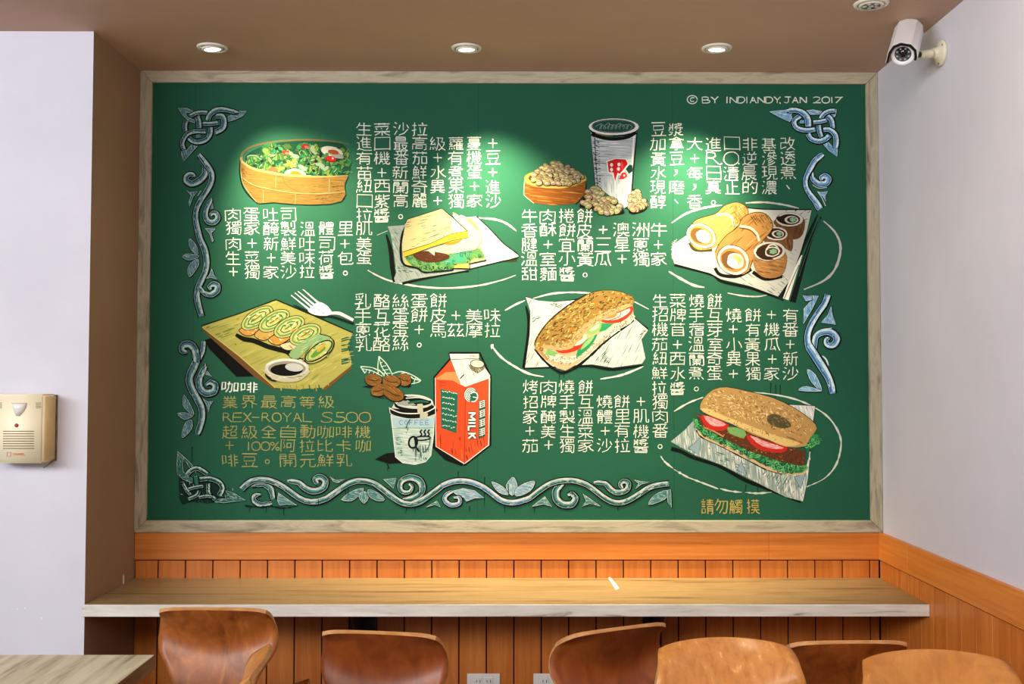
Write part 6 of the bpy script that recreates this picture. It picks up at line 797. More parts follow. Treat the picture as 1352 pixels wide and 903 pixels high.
'請': [[45, 22, 27, 22], [45, 22, 45, 13], [45, 22, 63, 22], [3, 32, 19, 32], [33, 41, 58, 41], [33, 41, 33, 50], [33, 41, 33, 31, 58, 31, 58, 41], [58, 41, 58, 50], [31, 13, 45, 13], [61, 5, 45, 5], [3, 22, 19, 22], [45, 0, 45, 5], [12, 6, 9, 0], [50, 63, 58, 62, 58, 50], [3, 63, 3, 59], [33, 63, 33, 50], [45, 5, 29, 5], [45, 5, 45, 13], [33, 50, 58, 50], [45, 13, 61, 13], [21, 12, 0, 12], [3, 59, 20, 59, 20, 42, 3, 42, 3, 59]],
'豆': [[61, 0, 2, 0], [16, 44, 19, 55], [63, 63, 41, 62], [41, 62, 47, 44, 51, 43], [41, 62, 0, 63], [53, 34, 9, 36, 9, 15, 53, 15, 53, 34]],
'超': [[49, 23, 55, 23, 57, 20, 59, 3, 42, 3], [2, 8, 13, 8], [4, 34, 4, 50], [63, 60, 59, 62, 23, 62, 15, 59, 15, 57], [15, 39, 26, 39], [15, 39, 15, 57], [15, 39, 15, 23], [13, 0, 13, 8], [1, 23, 13, 23], [32, 3, 42, 3], [0, 63, 4, 50], [4, 50, 15, 57], [42, 3, 41, 13, 34, 24, 15, 23], [13, 8, 25, 8], [13, 8, 13, 23], [13, 23, 15, 23], [35, 37, 35, 51, 57, 50, 57, 32, 35, 32, 35, 37]],
'逆': [[47, 12, 60, 12], [47, 12, 39, 13], [47, 12, 52, 0], [19, 12, 31, 12], [56, 22, 56, 37, 39, 37], [31, 12, 39, 13], [31, 12, 28, 1], [7, 9, 9, 12], [39, 37, 39, 37], [39, 37, 23, 37, 23, 22], [39, 37, 35, 49, 24, 55], [9, 55, 23, 61], [9, 55, 0, 62], [9, 55, 9, 26, 0, 26], [39, 37, 39, 13], [24, 55, 23, 61], [63, 60, 39, 63, 23, 61]],
'透': [[22, 28, 19, 28], [22, 28, 37, 14], [22, 28, 25, 32, 33, 32], [20, 53, 30, 45, 33, 32], [0, 28, 9, 29, 9, 55], [2, 3, 9, 11], [46, 53, 55, 53, 58, 46, 58, 39, 47, 39], [1, 62, 9, 55], [22, 3, 40, 3], [61, 28, 48, 21, 44, 14], [19, 13, 37, 14], [40, 3, 52, 0, 59, 1], [40, 3, 40, 14], [40, 14, 44, 14], [40, 14, 37, 14], [40, 14, 40, 25], [47, 39, 47, 32, 33, 32], [9, 55, 27, 63, 59, 63, 63, 60], [61, 13, 44, 14]],
'進': [[9, 10, 1, 1], [61, 50, 43, 49], [56, 36, 43, 36], [25, 11, 43, 11], [25, 11, 23, 17], [25, 11, 28, 0], [42, 1, 44, 11], [15, 23, 23, 17], [63, 60, 59, 63, 30, 63, 9, 56], [0, 29, 9, 29, 9, 56], [59, 11, 44, 11], [57, 24, 43, 24], [9, 56, 1, 62], [43, 11, 44, 11], [43, 11, 43, 24], [23, 17, 24, 24], [43, 49, 43, 36], [43, 49, 25, 50, 24, 36], [24, 36, 43, 36], [24, 36, 24, 24], [43, 36, 43, 24], [24, 24, 43, 24]],
'酥': [[49, 27, 54, 31, 63, 53], [49, 27, 49, 28], [49, 27, 49, 24], [9, 14, 9, 14], [9, 14, 1, 15, 1, 36], [9, 14, 9, 0], [49, 3, 35, 5], [49, 3, 49, 24], [49, 3, 62, 0], [1, 45, 25, 45], [1, 45, 1, 58], [1, 45, 1, 36], [34, 22, 49, 24], [1, 36, 5, 36, 8, 31, 9, 14], [25, 58, 1, 58], [25, 58, 25, 62], [25, 58, 25, 45], [49, 62, 49, 28], [62, 22, 49, 24], [1, 63, 1, 58], [32, 51, 43, 30, 49, 28], [25, 45, 25, 34], [9, 14, 16, 14], [17, 0, 26, 0], [17, 0, 9, 0], [17, 0, 17, 14], [16, 14, 17, 14], [16, 14, 17, 33, 25, 34], [17, 14, 25, 15, 25, 34], [0, 0, 9, 0]],
'酪': [[1, 46, 27, 46], [1, 46, 1, 58], [1, 46, 1, 38], [1, 38, 6, 38, 8, 35, 10, 18], [1, 38, 1, 18, 10, 18], [27, 62, 27, 58], [40, 14, 33, 20], [40, 14, 40, 9, 43, 7], [40, 14, 49, 26], [43, 7, 59, 9, 55, 20, 49, 26], [43, 7, 44, 0], [38, 60, 60, 60], [38, 60, 38, 63], [38, 60, 38, 41], [18, 18, 27, 18, 27, 21], [18, 18, 10, 18], [18, 18, 18, 33, 27, 34], [18, 18, 18, 4], [49, 26, 49, 27], [18, 4, 28, 4], [18, 4, 10, 4], [27, 38, 36, 38], [27, 38, 27, 46], [27, 38, 27, 34], [1, 63, 1, 58], [27, 21, 33, 20], [27, 21, 27, 34], [60, 41, 63, 37, 49, 27], [60, 41, 38, 41], [60, 41, 60, 60], [10, 18, 10, 18], [10, 18, 10, 4], [10, 4, 0, 4], [36, 38, 49, 27], [36, 38, 38, 41], [27, 58, 1, 58], [27, 58, 27, 46], [33, 23, 33, 20], [60, 63, 60, 60]],
'醃': [[1, 46, 22, 46], [1, 46, 1, 58], [1, 46, 1, 37], [31, 37, 44, 37], [31, 37, 31, 49], [31, 37, 31, 27], [31, 49, 44, 49], [31, 49, 31, 52], [1, 37, 4, 37, 7, 34, 8, 17], [1, 37, 1, 17, 7, 17], [31, 26, 22, 26], [31, 26, 31, 27], [31, 26, 39, 9], [42, 8, 51, 9], [42, 8, 39, 9], [42, 8, 43, 0], [63, 25, 59, 26], [1, 63, 1, 58], [22, 58, 1, 58], [22, 58, 22, 62], [22, 58, 22, 46], [44, 27, 58, 27], [44, 27, 31, 27], [44, 27, 44, 37], [44, 27, 44, 21], [7, 17, 8, 17], [7, 17, 7, 3], [7, 3, 15, 3], [7, 3, 0, 3], [29, 8, 39, 9], [22, 46, 22, 34], [62, 57, 59, 63, 46, 63, 44, 49], [51, 9, 52, 15, 59, 26], [51, 9, 61, 8], [22, 26, 22, 34], [22, 26, 22, 17, 15, 17], [22, 34, 15, 33, 15, 17], [23, 3, 15, 3], [44, 37, 58, 37], [44, 37, 44, 49], [44, 49, 57, 49, 58, 37], [58, 27, 58, 37], [58, 27, 59, 26], [8, 17, 15, 17], [15, 17, 15, 3]],
'醇': [[63, 49, 47, 49], [1, 37, 6, 37, 7, 34, 9, 17], [1, 37, 2, 45], [1, 37, 1, 18, 8, 17], [24, 3, 16, 3], [29, 49, 47, 49], [63, 7, 47, 7], [2, 57, 23, 57], [2, 57, 1, 63], [2, 57, 2, 45], [8, 17, 9, 17], [8, 17, 8, 3], [16, 3, 8, 3], [16, 3, 16, 17], [23, 61, 23, 57], [2, 45, 23, 45], [0, 3, 8, 3], [47, 49, 47, 61, 39, 62], [47, 49, 47, 44, 56, 36], [56, 36, 32, 35], [47, 7, 31, 7], [47, 7, 45, 0], [9, 17, 16, 17], [16, 17, 23, 17, 23, 34], [16, 17, 16, 34, 23, 34], [23, 57, 23, 45], [23, 34, 23, 45], [37, 15, 59, 15, 59, 26, 34, 27, 34, 16, 37, 15]],
'醬': [[56, 4, 53, 8, 44, 11], [56, 4, 43, 2], [26, 15, 35, 13], [6, 57, 57, 57], [6, 57, 6, 63, 57, 63, 57, 57], [6, 57, 6, 44, 24, 44], [13, 52, 21, 50, 24, 44], [24, 38, 37, 38], [24, 38, 24, 44], [24, 38, 0, 37], [52, 20, 62, 20], [52, 20, 31, 20], [52, 20, 51, 30, 44, 31], [52, 20, 52, 17], [4, 3, 4, 11, 17, 11], [31, 20, 24, 20], [31, 20, 31, 24], [17, 30, 17, 19], [17, 11, 17, 19], [17, 11, 17, 2], [37, 44, 56, 44, 57, 51], [37, 44, 24, 44], [37, 44, 38, 50, 57, 51], [37, 44, 37, 38], [17, 19, 5, 19], [35, 13, 44, 11], [35, 13, 31, 10], [44, 11, 40, 7], [36, 28, 31, 24], [63, 37, 37, 38], [1, 19, 5, 19], [2, 30, 5, 19], [43, 2, 26, 7, 23, 6], [43, 2, 45, 0], [57, 57, 57, 51]],
'里': [[7, 15, 32, 15], [7, 15, 8, 31, 32, 31], [7, 15, 8, 0, 32, 0], [32, 0, 57, 0, 57, 15], [32, 0, 32, 15], [32, 45, 59, 45], [32, 45, 5, 45], [32, 45, 32, 62], [32, 45, 32, 31], [32, 31, 32, 31], [32, 31, 32, 15], [32, 15, 57, 15], [63, 63, 32, 62], [32, 62, 0, 63], [57, 15, 56, 31, 32, 31]],
'開': [[12, 44, 22, 44], [63, 22, 38, 22, 38, 10], [63, 22, 63, 60, 62, 62, 54, 63], [63, 22, 63, 10], [38, 10, 63, 10], [38, 10, 38, 0, 62, 0, 63, 10], [40, 44, 51, 44], [40, 44, 23, 44], [40, 44, 40, 61], [40, 44, 40, 32], [0, 10, 25, 10], [0, 10, 0, 22], [0, 10, 0, 0, 24, 0, 25, 10], [0, 22, 24, 22, 25, 10], [0, 22, 0, 63], [23, 32, 40, 32], [23, 32, 13, 32], [23, 32, 23, 44], [12, 62, 19, 58, 22, 44], [22, 44, 23, 44], [40, 32, 49, 32]],
'阿': [[57, 2, 63, 2], [57, 2, 24, 2], [57, 2, 56, 61, 53, 63, 41, 62], [26, 47, 26, 41], [26, 41, 43, 41, 43, 18, 26, 19, 26, 41], [0, 63, 0, 0, 16, 1, 10, 17, 16, 31, 16, 42, 10, 44]],
'非': [[3, 28, 23, 28], [23, 11, 2, 11], [23, 11, 23, 28], [23, 11, 23, 0], [23, 28, 23, 46], [0, 46, 23, 46], [63, 46, 40, 46], [40, 63, 40, 46], [23, 63, 23, 46], [40, 46, 40, 28], [40, 28, 60, 28], [40, 28, 40, 11], [62, 11, 40, 11], [40, 1, 40, 11]],
'餅': [[5, 41, 23, 41, 23, 30], [5, 41, 5, 58], [5, 41, 5, 30], [5, 58, 20, 54], [5, 58, 2, 63], [15, 20, 14, 13], [15, 20, 23, 20, 23, 30], [15, 20, 5, 21, 5, 30], [41, 14, 52, 14], [41, 14, 33, 14], [41, 14, 41, 34], [40, 34, 41, 34], [40, 34, 32, 34], [40, 34, 38, 50, 32, 61], [38, 1, 41, 8], [54, 14, 62, 14], [54, 14, 52, 14], [54, 14, 54, 34], [24, 59, 20, 54], [58, 0, 52, 14], [41, 34, 54, 34], [54, 34, 63, 34], [54, 34, 54, 62], [5, 30, 23, 30], [20, 54, 19, 48], [26, 13, 14, 1], [0, 15, 14, 1]],
'香': [[32, 2, 55, 0], [32, 2, 8, 4], [32, 2, 32, 16], [53, 50, 13, 50], [53, 50, 53, 63], [53, 50, 52, 39, 13, 39], [32, 17, 39, 17], [32, 17, 32, 31], [32, 17, 32, 16], [0, 36, 8, 34], [39, 17, 44, 25, 63, 36], [39, 17, 62, 16], [25, 16, 32, 16], [25, 16, 1, 16], [25, 16, 24, 21, 8, 34], [8, 34, 13, 39], [13, 39, 13, 50], [53, 63, 13, 63], [13, 63, 13, 50]],
'馬': [[33, 48, 36, 58], [47, 63, 60, 63, 63, 39, 33, 39], [33, 39, 8, 39, 8, 26], [33, 39, 33, 26], [19, 50, 21, 61], [6, 49, 0, 62], [56, 26, 33, 26], [45, 46, 50, 53], [56, 14, 33, 14], [58, 0, 33, 1], [33, 26, 8, 26], [33, 26, 33, 14], [8, 26, 8, 14], [33, 14, 8, 14], [33, 14, 33, 1], [8, 14, 9, 0, 33, 1]],
'體': [[55, 54, 52, 61], [4, 50, 20, 50], [4, 50, 4, 63], [4, 50, 4, 40], [20, 40, 4, 40], [20, 40, 20, 50], [20, 40, 20, 31], [4, 22, 13, 22], [4, 22, 0, 22, 0, 28, 4, 31], [4, 22, 4, 10], [20, 31, 25, 27], [20, 31, 4, 31], [13, 22, 21, 22], [13, 22, 13, 11, 4, 10], [41, 14, 50, 14], [41, 14, 31, 14], [41, 14, 41, 23], [41, 14, 41, 5], [40, 61, 38, 54], [40, 61, 52, 61], [40, 61, 29, 62], [41, 5, 50, 5], [41, 5, 40, 4], [60, 14, 50, 14], [60, 14, 60, 23, 50, 23], [60, 14, 60, 5, 50, 5], [31, 14, 31, 23, 41, 23], [31, 14, 31, 5, 40, 4], [50, 23, 41, 23], [50, 23, 50, 14], [40, 4, 40, 0], [63, 62, 52, 61], [20, 50, 20, 61, 16, 62], [4, 40, 4, 31], [25, 27, 25, 22, 21, 22], [25, 27, 30, 32, 62, 32], [50, 0, 50, 5], [4, 10, 4, 2, 20, 2, 21, 22], [50, 14, 50, 5], [56, 49, 59, 49, 58, 39, 33, 40, 34, 49, 56, 49]],
'高': [[52, 63, 60, 62, 60, 36, 3, 36, 3, 62], [17, 56, 44, 56, 45, 44, 18, 44, 17, 56], [17, 56, 17, 59], [0, 7, 32, 7], [63, 7, 32, 7], [31, 0, 32, 7], [28, 27, 50, 27, 51, 17, 13, 16, 12, 27, 28, 27]],
'鮮': [[27, 49, 31, 61], [18, 18, 16, 19], [18, 18, 21, 7, 10, 6], [18, 18, 27, 19, 27, 31], [34, 14, 40, 14], [34, 44, 48, 44], [11, 0, 10, 6], [12, 50, 12, 60], [54, 14, 61, 14], [54, 14, 48, 15], [54, 14, 58, 1], [21, 60, 20, 51], [16, 43, 27, 42, 27, 31], [16, 43, 5, 43, 5, 31], [16, 43, 16, 31], [5, 51, 0, 63], [48, 62, 48, 44], [16, 31, 27, 31], [16, 31, 5, 31], [16, 31, 16, 19], [5, 31, 4, 19], [60, 29, 48, 29], [40, 14, 48, 15], [40, 14, 37, 1], [4, 19, 16, 19], [4, 19, 10, 6], [48, 44, 63, 44], [48, 44, 48, 29], [48, 29, 36, 29], [48, 29, 48, 15]],
'麗': [[62, 49, 40, 52], [40, 24, 61, 23], [40, 24, 40, 32], [40, 24, 32, 23], [15, 62, 15, 51], [15, 62, 32, 60], [50, 16, 47, 13], [63, 57, 59, 63, 43, 63, 40, 60, 40, 52], [61, 0, 36, 0], [59, 16, 58, 7, 38, 7, 37, 18, 32, 21], [15, 42, 22, 42], [15, 42, 15, 51], [15, 42, 4, 42], [32, 21, 25, 16, 25, 7, 6, 7, 4, 17], [32, 21, 32, 23], [40, 42, 59, 42, 58, 32, 40, 32], [40, 42, 40, 32], [40, 42, 40, 42], [22, 24, 32, 23], [22, 24, 22, 32], [22, 24, 6, 23, 4, 32], [27, 0, 2, 0], [4, 42, 0, 63], [4, 42, 4, 32], [14, 14, 16, 16], [40, 32, 22, 32], [40, 52, 40, 42], [4, 32, 22, 32], [32, 51, 15, 51], [40, 42, 22, 42], [22, 42, 22, 32]],
'麵': [[49, 5, 63, 4], [49, 5, 46, 20], [49, 5, 32, 4], [52, 20, 62, 20, 62, 59], [52, 20, 46, 20], [52, 20, 52, 33], [0, 62, 4, 62, 15, 54], [33, 63, 33, 59], [26, 29, 15, 24], [22, 17, 27, 20], [22, 17, 15, 20], [22, 17, 23, 11], [9, 49, 15, 53], [15, 24, 15, 30, 10, 38], [15, 24, 14, 22], [5, 17, 7, 17, 9, 20], [5, 17, 2, 20], [5, 17, 6, 11], [1, 31, 11, 23], [15, 54, 15, 53], [15, 54, 21, 59], [43, 20, 46, 20], [43, 20, 33, 20, 33, 59], [43, 20, 43, 33], [52, 59, 62, 59], [52, 59, 43, 59], [52, 59, 52, 46], [9, 20, 10, 20], [9, 20, 9, 21], [43, 46, 52, 46], [43, 46, 43, 59], [43, 46, 43, 33], [11, 23, 14, 22], [11, 23, 11, 22], [62, 63, 62, 59], [43, 59, 33, 59], [52, 33, 43, 33], [52, 33, 52, 46], [10, 22, 11, 22], [10, 22, 9, 21], [10, 22, 10, 21], [10, 21, 9, 21], [10, 21, 10, 20], [10, 21, 10, 21], [10, 21, 11, 21], [1, 6, 15, 6], [14, 22, 15, 20], [10, 20, 11, 21], [15, 20, 15, 6], [15, 53, 20, 47, 23, 39, 10, 38], [15, 0, 15, 6], [15, 6, 25, 6], [11, 22, 11, 21], [1, 48, 10, 38]],
'黃': [[19, 52, 31, 51], [19, 52, 9, 52, 9, 42], [19, 52, 19, 57], [3, 5, 18, 5], [31, 32, 54, 32, 54, 42], [31, 32, 9, 32, 9, 42], [31, 32, 31, 42], [31, 32, 31, 24], [0, 23, 31, 24], [54, 42, 31, 42], [54, 42, 54, 52, 43, 52], [63, 62, 43, 57], [43, 52, 31, 51], [43, 52, 43, 57], [0, 63, 19, 57], [45, 5, 59, 5], [45, 5, 18, 5], [45, 5, 43, 15, 19, 15, 18, 5], [45, 5, 45, 1], [31, 51, 31, 42], [62, 23, 31, 24], [31, 42, 9, 42], [18, 0, 18, 5]]}
GL = {c: [[(p[i]/63, p[i+1]/63) for i in range(0, len(p), 2)] for p in v] for c, v in STROKES.items()}
GL['+'] = [[(0, .5), (1, .5)], [(.5, 0), (.5, 1)]]; GL['-'] = [[(0, .5), (1, .5)]]; GL['.'] = [[(0, 0), (.3, 1)]]
GL['。'] = [[(.5+.5*math.cos(a*math.pi/4), .5+.5*math.sin(a*math.pi/4)) for a in range(9)]]; GL['，'] = [[(.2, 0), (.8, 0), (.8, .5), (0, 1)], [(.5, 0), (.5, .4)]]; GL['、'] = [[(0, 0), (1, 1)]]
GL['J'] = [[(.1, 0), (1, 0)], [(.65, 0), (.65, .8), (.4, 1), (0, .85)]]; GL['1'] = [[(.5, 0), (.5, 1)]]; GL['I'] = [[(.5, 0), (.5, 1)]]
SMALL = {'+': (11, 11), '。': (5.5, 5.5), '，': (5, 8), '、': (4, 5), '-': (9, 9), '.': (1.6, 1.8)}
def glyph(a, ch, cx, cy, w, h, lw, col):
    if ch in SMALL: w, h = SMALL[ch]
    if ch == '。': cy += 1.5
    a.k = random.random()*2; sk = random.uniform(-.05, .05); sh = random.uniform(-.04, .04)
    for s_ in GL[ch]:
        pts = [(cx+w*((x-.5)+sk*(.5-y)), cy+h*((y-.5)+sh*(x-.5))) for x, y in s_]
        if len(pts) == 2:                                              # a straight chalk stroke overshoots a little
            d = Vector(pts[1])-Vector(pts[0]); e_ = d*random.uniform(0, .05); pts = [tuple(Vector(pts[0])-e_), tuple(Vector(pts[1])+e_)]
        a.line(pts, lw*random.uniform(.85, 1.2), tuple(min(255, c+random.randint(-8, 8)) for c in col), 0, .18); a.k = random.random()*2
def row(a, y, t, cols, w=19.5, h=17, lw=1.2, col=(214, 220, 208)):
    for x, ch in zip(cols, t):
        if ch != ' ': glyph(a, ch, x+random.uniform(-.6, .6), y+random.uniform(-.6, .6), w*random.uniform(.94, 1.05), h*random.uniform(.95, 1.06), lw, col)
    return a
def block(name, label, rows, cols, *size, dots=None):
    """one dish's writing, one character to each column; a small mark that stands apart is a sub-part"""
    a = Art(name, 0, 0, 1, label); marks = []
    for i, (y, t) in enumerate(rows):
        row(a, y, t.replace('。', ' ').replace('、', ' '), cols, *size)
        marks += [(y, cols[q], c) for q, c in enumerate(t) if c in '。、']
        if dots and dots[0] == i:
            for x in dots[1]: glyph(a, '.', x, y+6.5, 2, 2, 1.6, (214, 220, 208))
    o = a.done()
    for y, x, c in marks: f = Art('full_stop' if c == '。' else 'comma', 0, 0, 1); glyph(f, c, x, y, 5, 5, 1.2, (214, 220, 208)); f.done(o)
def latin(a, text, x, y, pitch, w, h, lw, col):
    for ch in text:
        if ch == ' ': x += pitch*.6; continue
        n = .35 if ch in 'I.1' else 1
        glyph(a, ch, x+pitch*n/2, y+(h*.35 if ch == '.' else 0), w, h, lw, col); x += pitch*n+(pitch*.12 if n < 1 else 0)
    return x
block('salad_writing', 'white chalk writing beside the salad bowl', [(170.5, '生菜沙拉'), (189.5, '進口最高級蘿蔓+'), (208.5, '有機番茄+有機豆'), (227.5, '苗+新鮮水煮蛋+'), (246, '紐西蘭奇異果+進'), (265.5, '口紫高麗+獨家沙'), (284.5, '拉醬。')], [481, 504.5, 529, 554, 578, 602, 626, 651])
block('soy_milk_writing', 'white chalk writing right of the silver cup', [(171, '豆漿'), (190, '加拿大進口非基改'), (209.5, '黃豆+RO逆滲透'), (228.5, '水，每日清晨現煮'), (247, '現磨，真正的濃、'), (266, '醇、香。')], [869, 893, 917, 942, 966, 990, 1015.5, 1040.5], dots=(2, (953, 976)))
block('toast_writing', 'white chalk writing left of the toast sandwich', [(283, '肉蛋吐司'), (301.5, '獨家醃製溫體里肌'), (321.5, '肉+新鮮吐司+美'), (340.5, '生菜+美味荷包蛋'), (359, '+獨家沙拉醬。')], [308, 332.5, 357.5, 381, 406, 431, 456, 481])
block('beef_roll_writing', 'white chalk writing between the sandwich and the rolls', [(285, '牛肉捲餅'), (303.5, '香酥餅皮+澳洲牛'), (323, '腱+宜蘭三星蔥+'), (342, '溫室小黃瓜+獨家'), (361.5, '甜麵醬。')], [699, 723.5, 748.5, 772.5, 796, 821, 845.5, 869.5], 20.5, 17.5, 1.3)
block('egg_roll_writing', 'white chalk writing right of the fork', [(397, '乳酪絲蛋餅'), (416.5, '手互蛋餅皮+美味'), (435.5, '蔥花蛋+馬茲摩拉'), (454, '乳酪絲。')], [479.5, 504.5, 529, 553.5, 579, 602, 626.5, 650.5], 21, 18)
block('vegetable_flatbread_writing', 'white chalk writing right of the sesame flatbread', [(397, '生菜燒餅'), (416, '招牌手互燒餅+有'), (435, '機苜蓿芽+有機番'), (454.5, '茄+溫室小黃瓜+'), (473.5, '紐西蘭奇異果+新'), (493, '鮮水煮蛋+獨家沙'), (512, '拉醬。')], [871, 895, 919.5, 944, 968.5, 994, 1019, 1043.5])
block('roast_pork_writing', 'white chalk writing above the vine at the bottom right', [(511, '烤肉燒餅'), (530.5, '招牌手互燒餅+獨'), (550, '家醃製溫體里肌肉'), (569, '+美生菜+有機番'), (588, '茄+獨家沙拉醬。')], [700, 724, 748.7, 773, 798.5, 821.8, 846, 871.5])
YL = (148, 146, 88); c8 = [303.5, 329.5, 355, 380.5, 406, 430, 454, 479]
row(Art('coffee_heading', 0, 0, 1, 'white chalk heading above the faded yellow coffee writing'), 511, '咖啡', [304, 329.7], 22, 14, 1.6, (220, 228, 220)).done()
a = Art('coffee_writing', 0, 0, 1, 'faded yellow chalk writing under the cutting board'); row(a, 530.5, '業界最高等級', c8, 20, 16, 1.2, YL)
latin(a, 'REX', 294, 551, 13, 11.5, 11.5, 1.2, YL); glyph(a, '-', 337.5, 551, 8, 8, 1.1, YL); latin(a, 'ROYAL', 345, 551, 13.6, 11.5, 11.5, 1.2, YL); latin(a, 'S500', 423, 551, 16.8, 15, 13, 1.2, YL)
row(a, 570, '超級全自動咖啡機', c8, 20, 16, 1.2, YL); glyph(a, '+', 303, 588, 9, 9, 1.2, YL); latin(a, '100%', 326, 589, 12.5, 11, 11, 1.2, YL); row(a, 588, '   阿拉比卡咖', c8, 19, 15, 1.2, YL)
row(a, 608, '啡豆 開元鮮乳', c8, 20, 16, 1.2, YL); o = a.done(); f = Art('full_stop', 0, 0, 1); glyph(f, '。', 353, 608, 6, 6, 1.1, YL); f.done(o)
block('do_not_touch_line', 'yellow chalk line of four characters at the lower right of the board', [(668.5, '請勿觸摸')], [934, 952, 972, 994], 16, 19, 1.35, (176, 158, 84))
a = Art('signature_writing', 0, 0, 1, 'white chalk signature line along the top right of the board'); WC = (214, 222, 212)
b_ = Art('preposition', 0, 0, 1); latin(b_, 'BY', 926.5, 132, 11.5, 10, 8, 1.3, WC); latin(a, 'INDIANDY', 958, 132, 10.6, 9, 8, 1.3, WC); glyph(a, '.', 1030.5, 136, 2, 2, 1.2, WC); o = a.done(); b_.done(o); a = Art('month', 0, 0, 1); latin(a, 'JAN', 1034.5, 132, 10.4, 8.5, 8, 1.3, WC); a.done(o)
a = Art('copyright_sign', 0, 0, 1); a.ell((914, 131.5), 6.6, 5.4, WC, 0, 18, 0, 1.3); glyph(a, 'C', 914, 131.5, 5, 5, 1.3, WC); a.done(o)
a = Art('year', 0, 0, 1); latin(a, '2017', 1073, 132, 11.6, 10, 8, 1.3, WC); a.done(o)

# ------------------------------------------------------------------ wall counter
ct = thing('wall_counter', 'long weathered wood counter shelf under the chalkboard, spanning wall to wall', 'counter', ((XL+XR)/2, -DEP/2, ZC-.037))
ci = Matrix.Translation(-Vector(((XL+XR)/2, -DEP/2, ZC-.037)))
def kid(o, p, m): o.parent = p; o.matrix_parent_inverse = m; return o
y0 = -DEP-.012
kid(MB().bevel_box(XL+.001, XR-.0112, y0+.003, -.0112, ZC-.037, ZC, .0012, 0, 1).build('worktop', 'counter_top'), ct, ci)
kid(MB().bevel_box(XL-.004, XR-.0112, y0, y0+.0028, ZC-.038, ZC+.0004, .0008, 0, 1).build('edge_strip', 'counter_edge'), ct, ci)['label'] = 'whitewashed front edge'
for px in (479, 861):
    x = at(px, 825, -.012).x; w_ = .047 if px < 600 else .034  # black plate width takes in the bracket's dark shadow too
    mb = MB().box(x-w_, x+w_, -.017, -.0112, ZC-.32, ZC-.0375).box(x-w_, x+w_, -.36, -.017, ZC-.0435, ZC-.0375)
    mb.add([(x-.003, -.017, ZC-.30), (x-.003, -.34, ZC-.0435), (x-.003, -.017, ZC-.0435), (x+.003, -.017, ZC-.30), (x+.003, -.34, ZC-.0435), (x+.003, -.017, ZC-.0435)], [(0, 1, 2), (3, 5, 4), (0, 3, 4, 1), (1, 4, 5, 2), (2, 5, 3, 0)])
    kid(mb.build('support_bracket', 'black_steel'), ct, ci)['label'] = 'black bracket under the counter, widened to take in its shadow'
p = [atz(a_, b_, ZC+.0008) for a_, b_ in ((803, 762.8), (806, 762.5), (812, 770), (818, 777), (813, 779), (808, 771))]
tag(MB().add([(q.x, q.y, ZC+.0006) for q in p]+[(q.x, q.y, ZC+.0016+.0016*(i % 3 == 2)) for i, q in enumerate(p)], [range(5, -1, -1), range(6, 12)]+[(i, (i+1) % 6, (i+1) % 6+6, i+6) for i in range(6)]).build('paper_scrap', 'paper'), 'thin white paper scrap lying on the counter shelf', 'paper scrap')

# ------------------------------------------------------------------ sockets
def socket(px, label):
    a_, b_ = at(px-21.5, 889.5, -.0115), at(px+21.5, 914.5, -.0115); cx, cz = (a_.x+b_.x)/2, (a_.z+b_.z)/2
    t = thing('wall_socket', label, 'socket', (cx, -.0107, cz), 0, 'white sockets below the counter')
    MB().bevel_box(-.06, .06, -.007, -.0001, -.036, .036, .0035, 0, 3).build('cover_plate', 'white_plastic', t)
    for sx in (-1, 1):
        f = MB().bevel_box(sx*.019-.014, sx*.019+.014, -.0095, -.0072, -.016, .024, .002).build('receptacle', 'white_plastic', t)
        MB().box(sx*.019-.0075, sx*.019-.0052, -.0099, -.0096, .005, .014).box(sx*.019+.0052, sx*.019+.0075, -.0099, -.0096, .004, .015).lathe([(.0026, 0), (.0026, .0004)], 12, 0, Matrix.Translation((sx*.019, -.0096, -.003)) @ Matrix.Rotation(R(90), 4, 'X')).build('slot', 'black_plastic', f)
socket(638.5, 'white double wall socket in the middle below the counter, left of its twin'); socket(726, 'white double wall socket half hidden behind the dark tilted chair back')

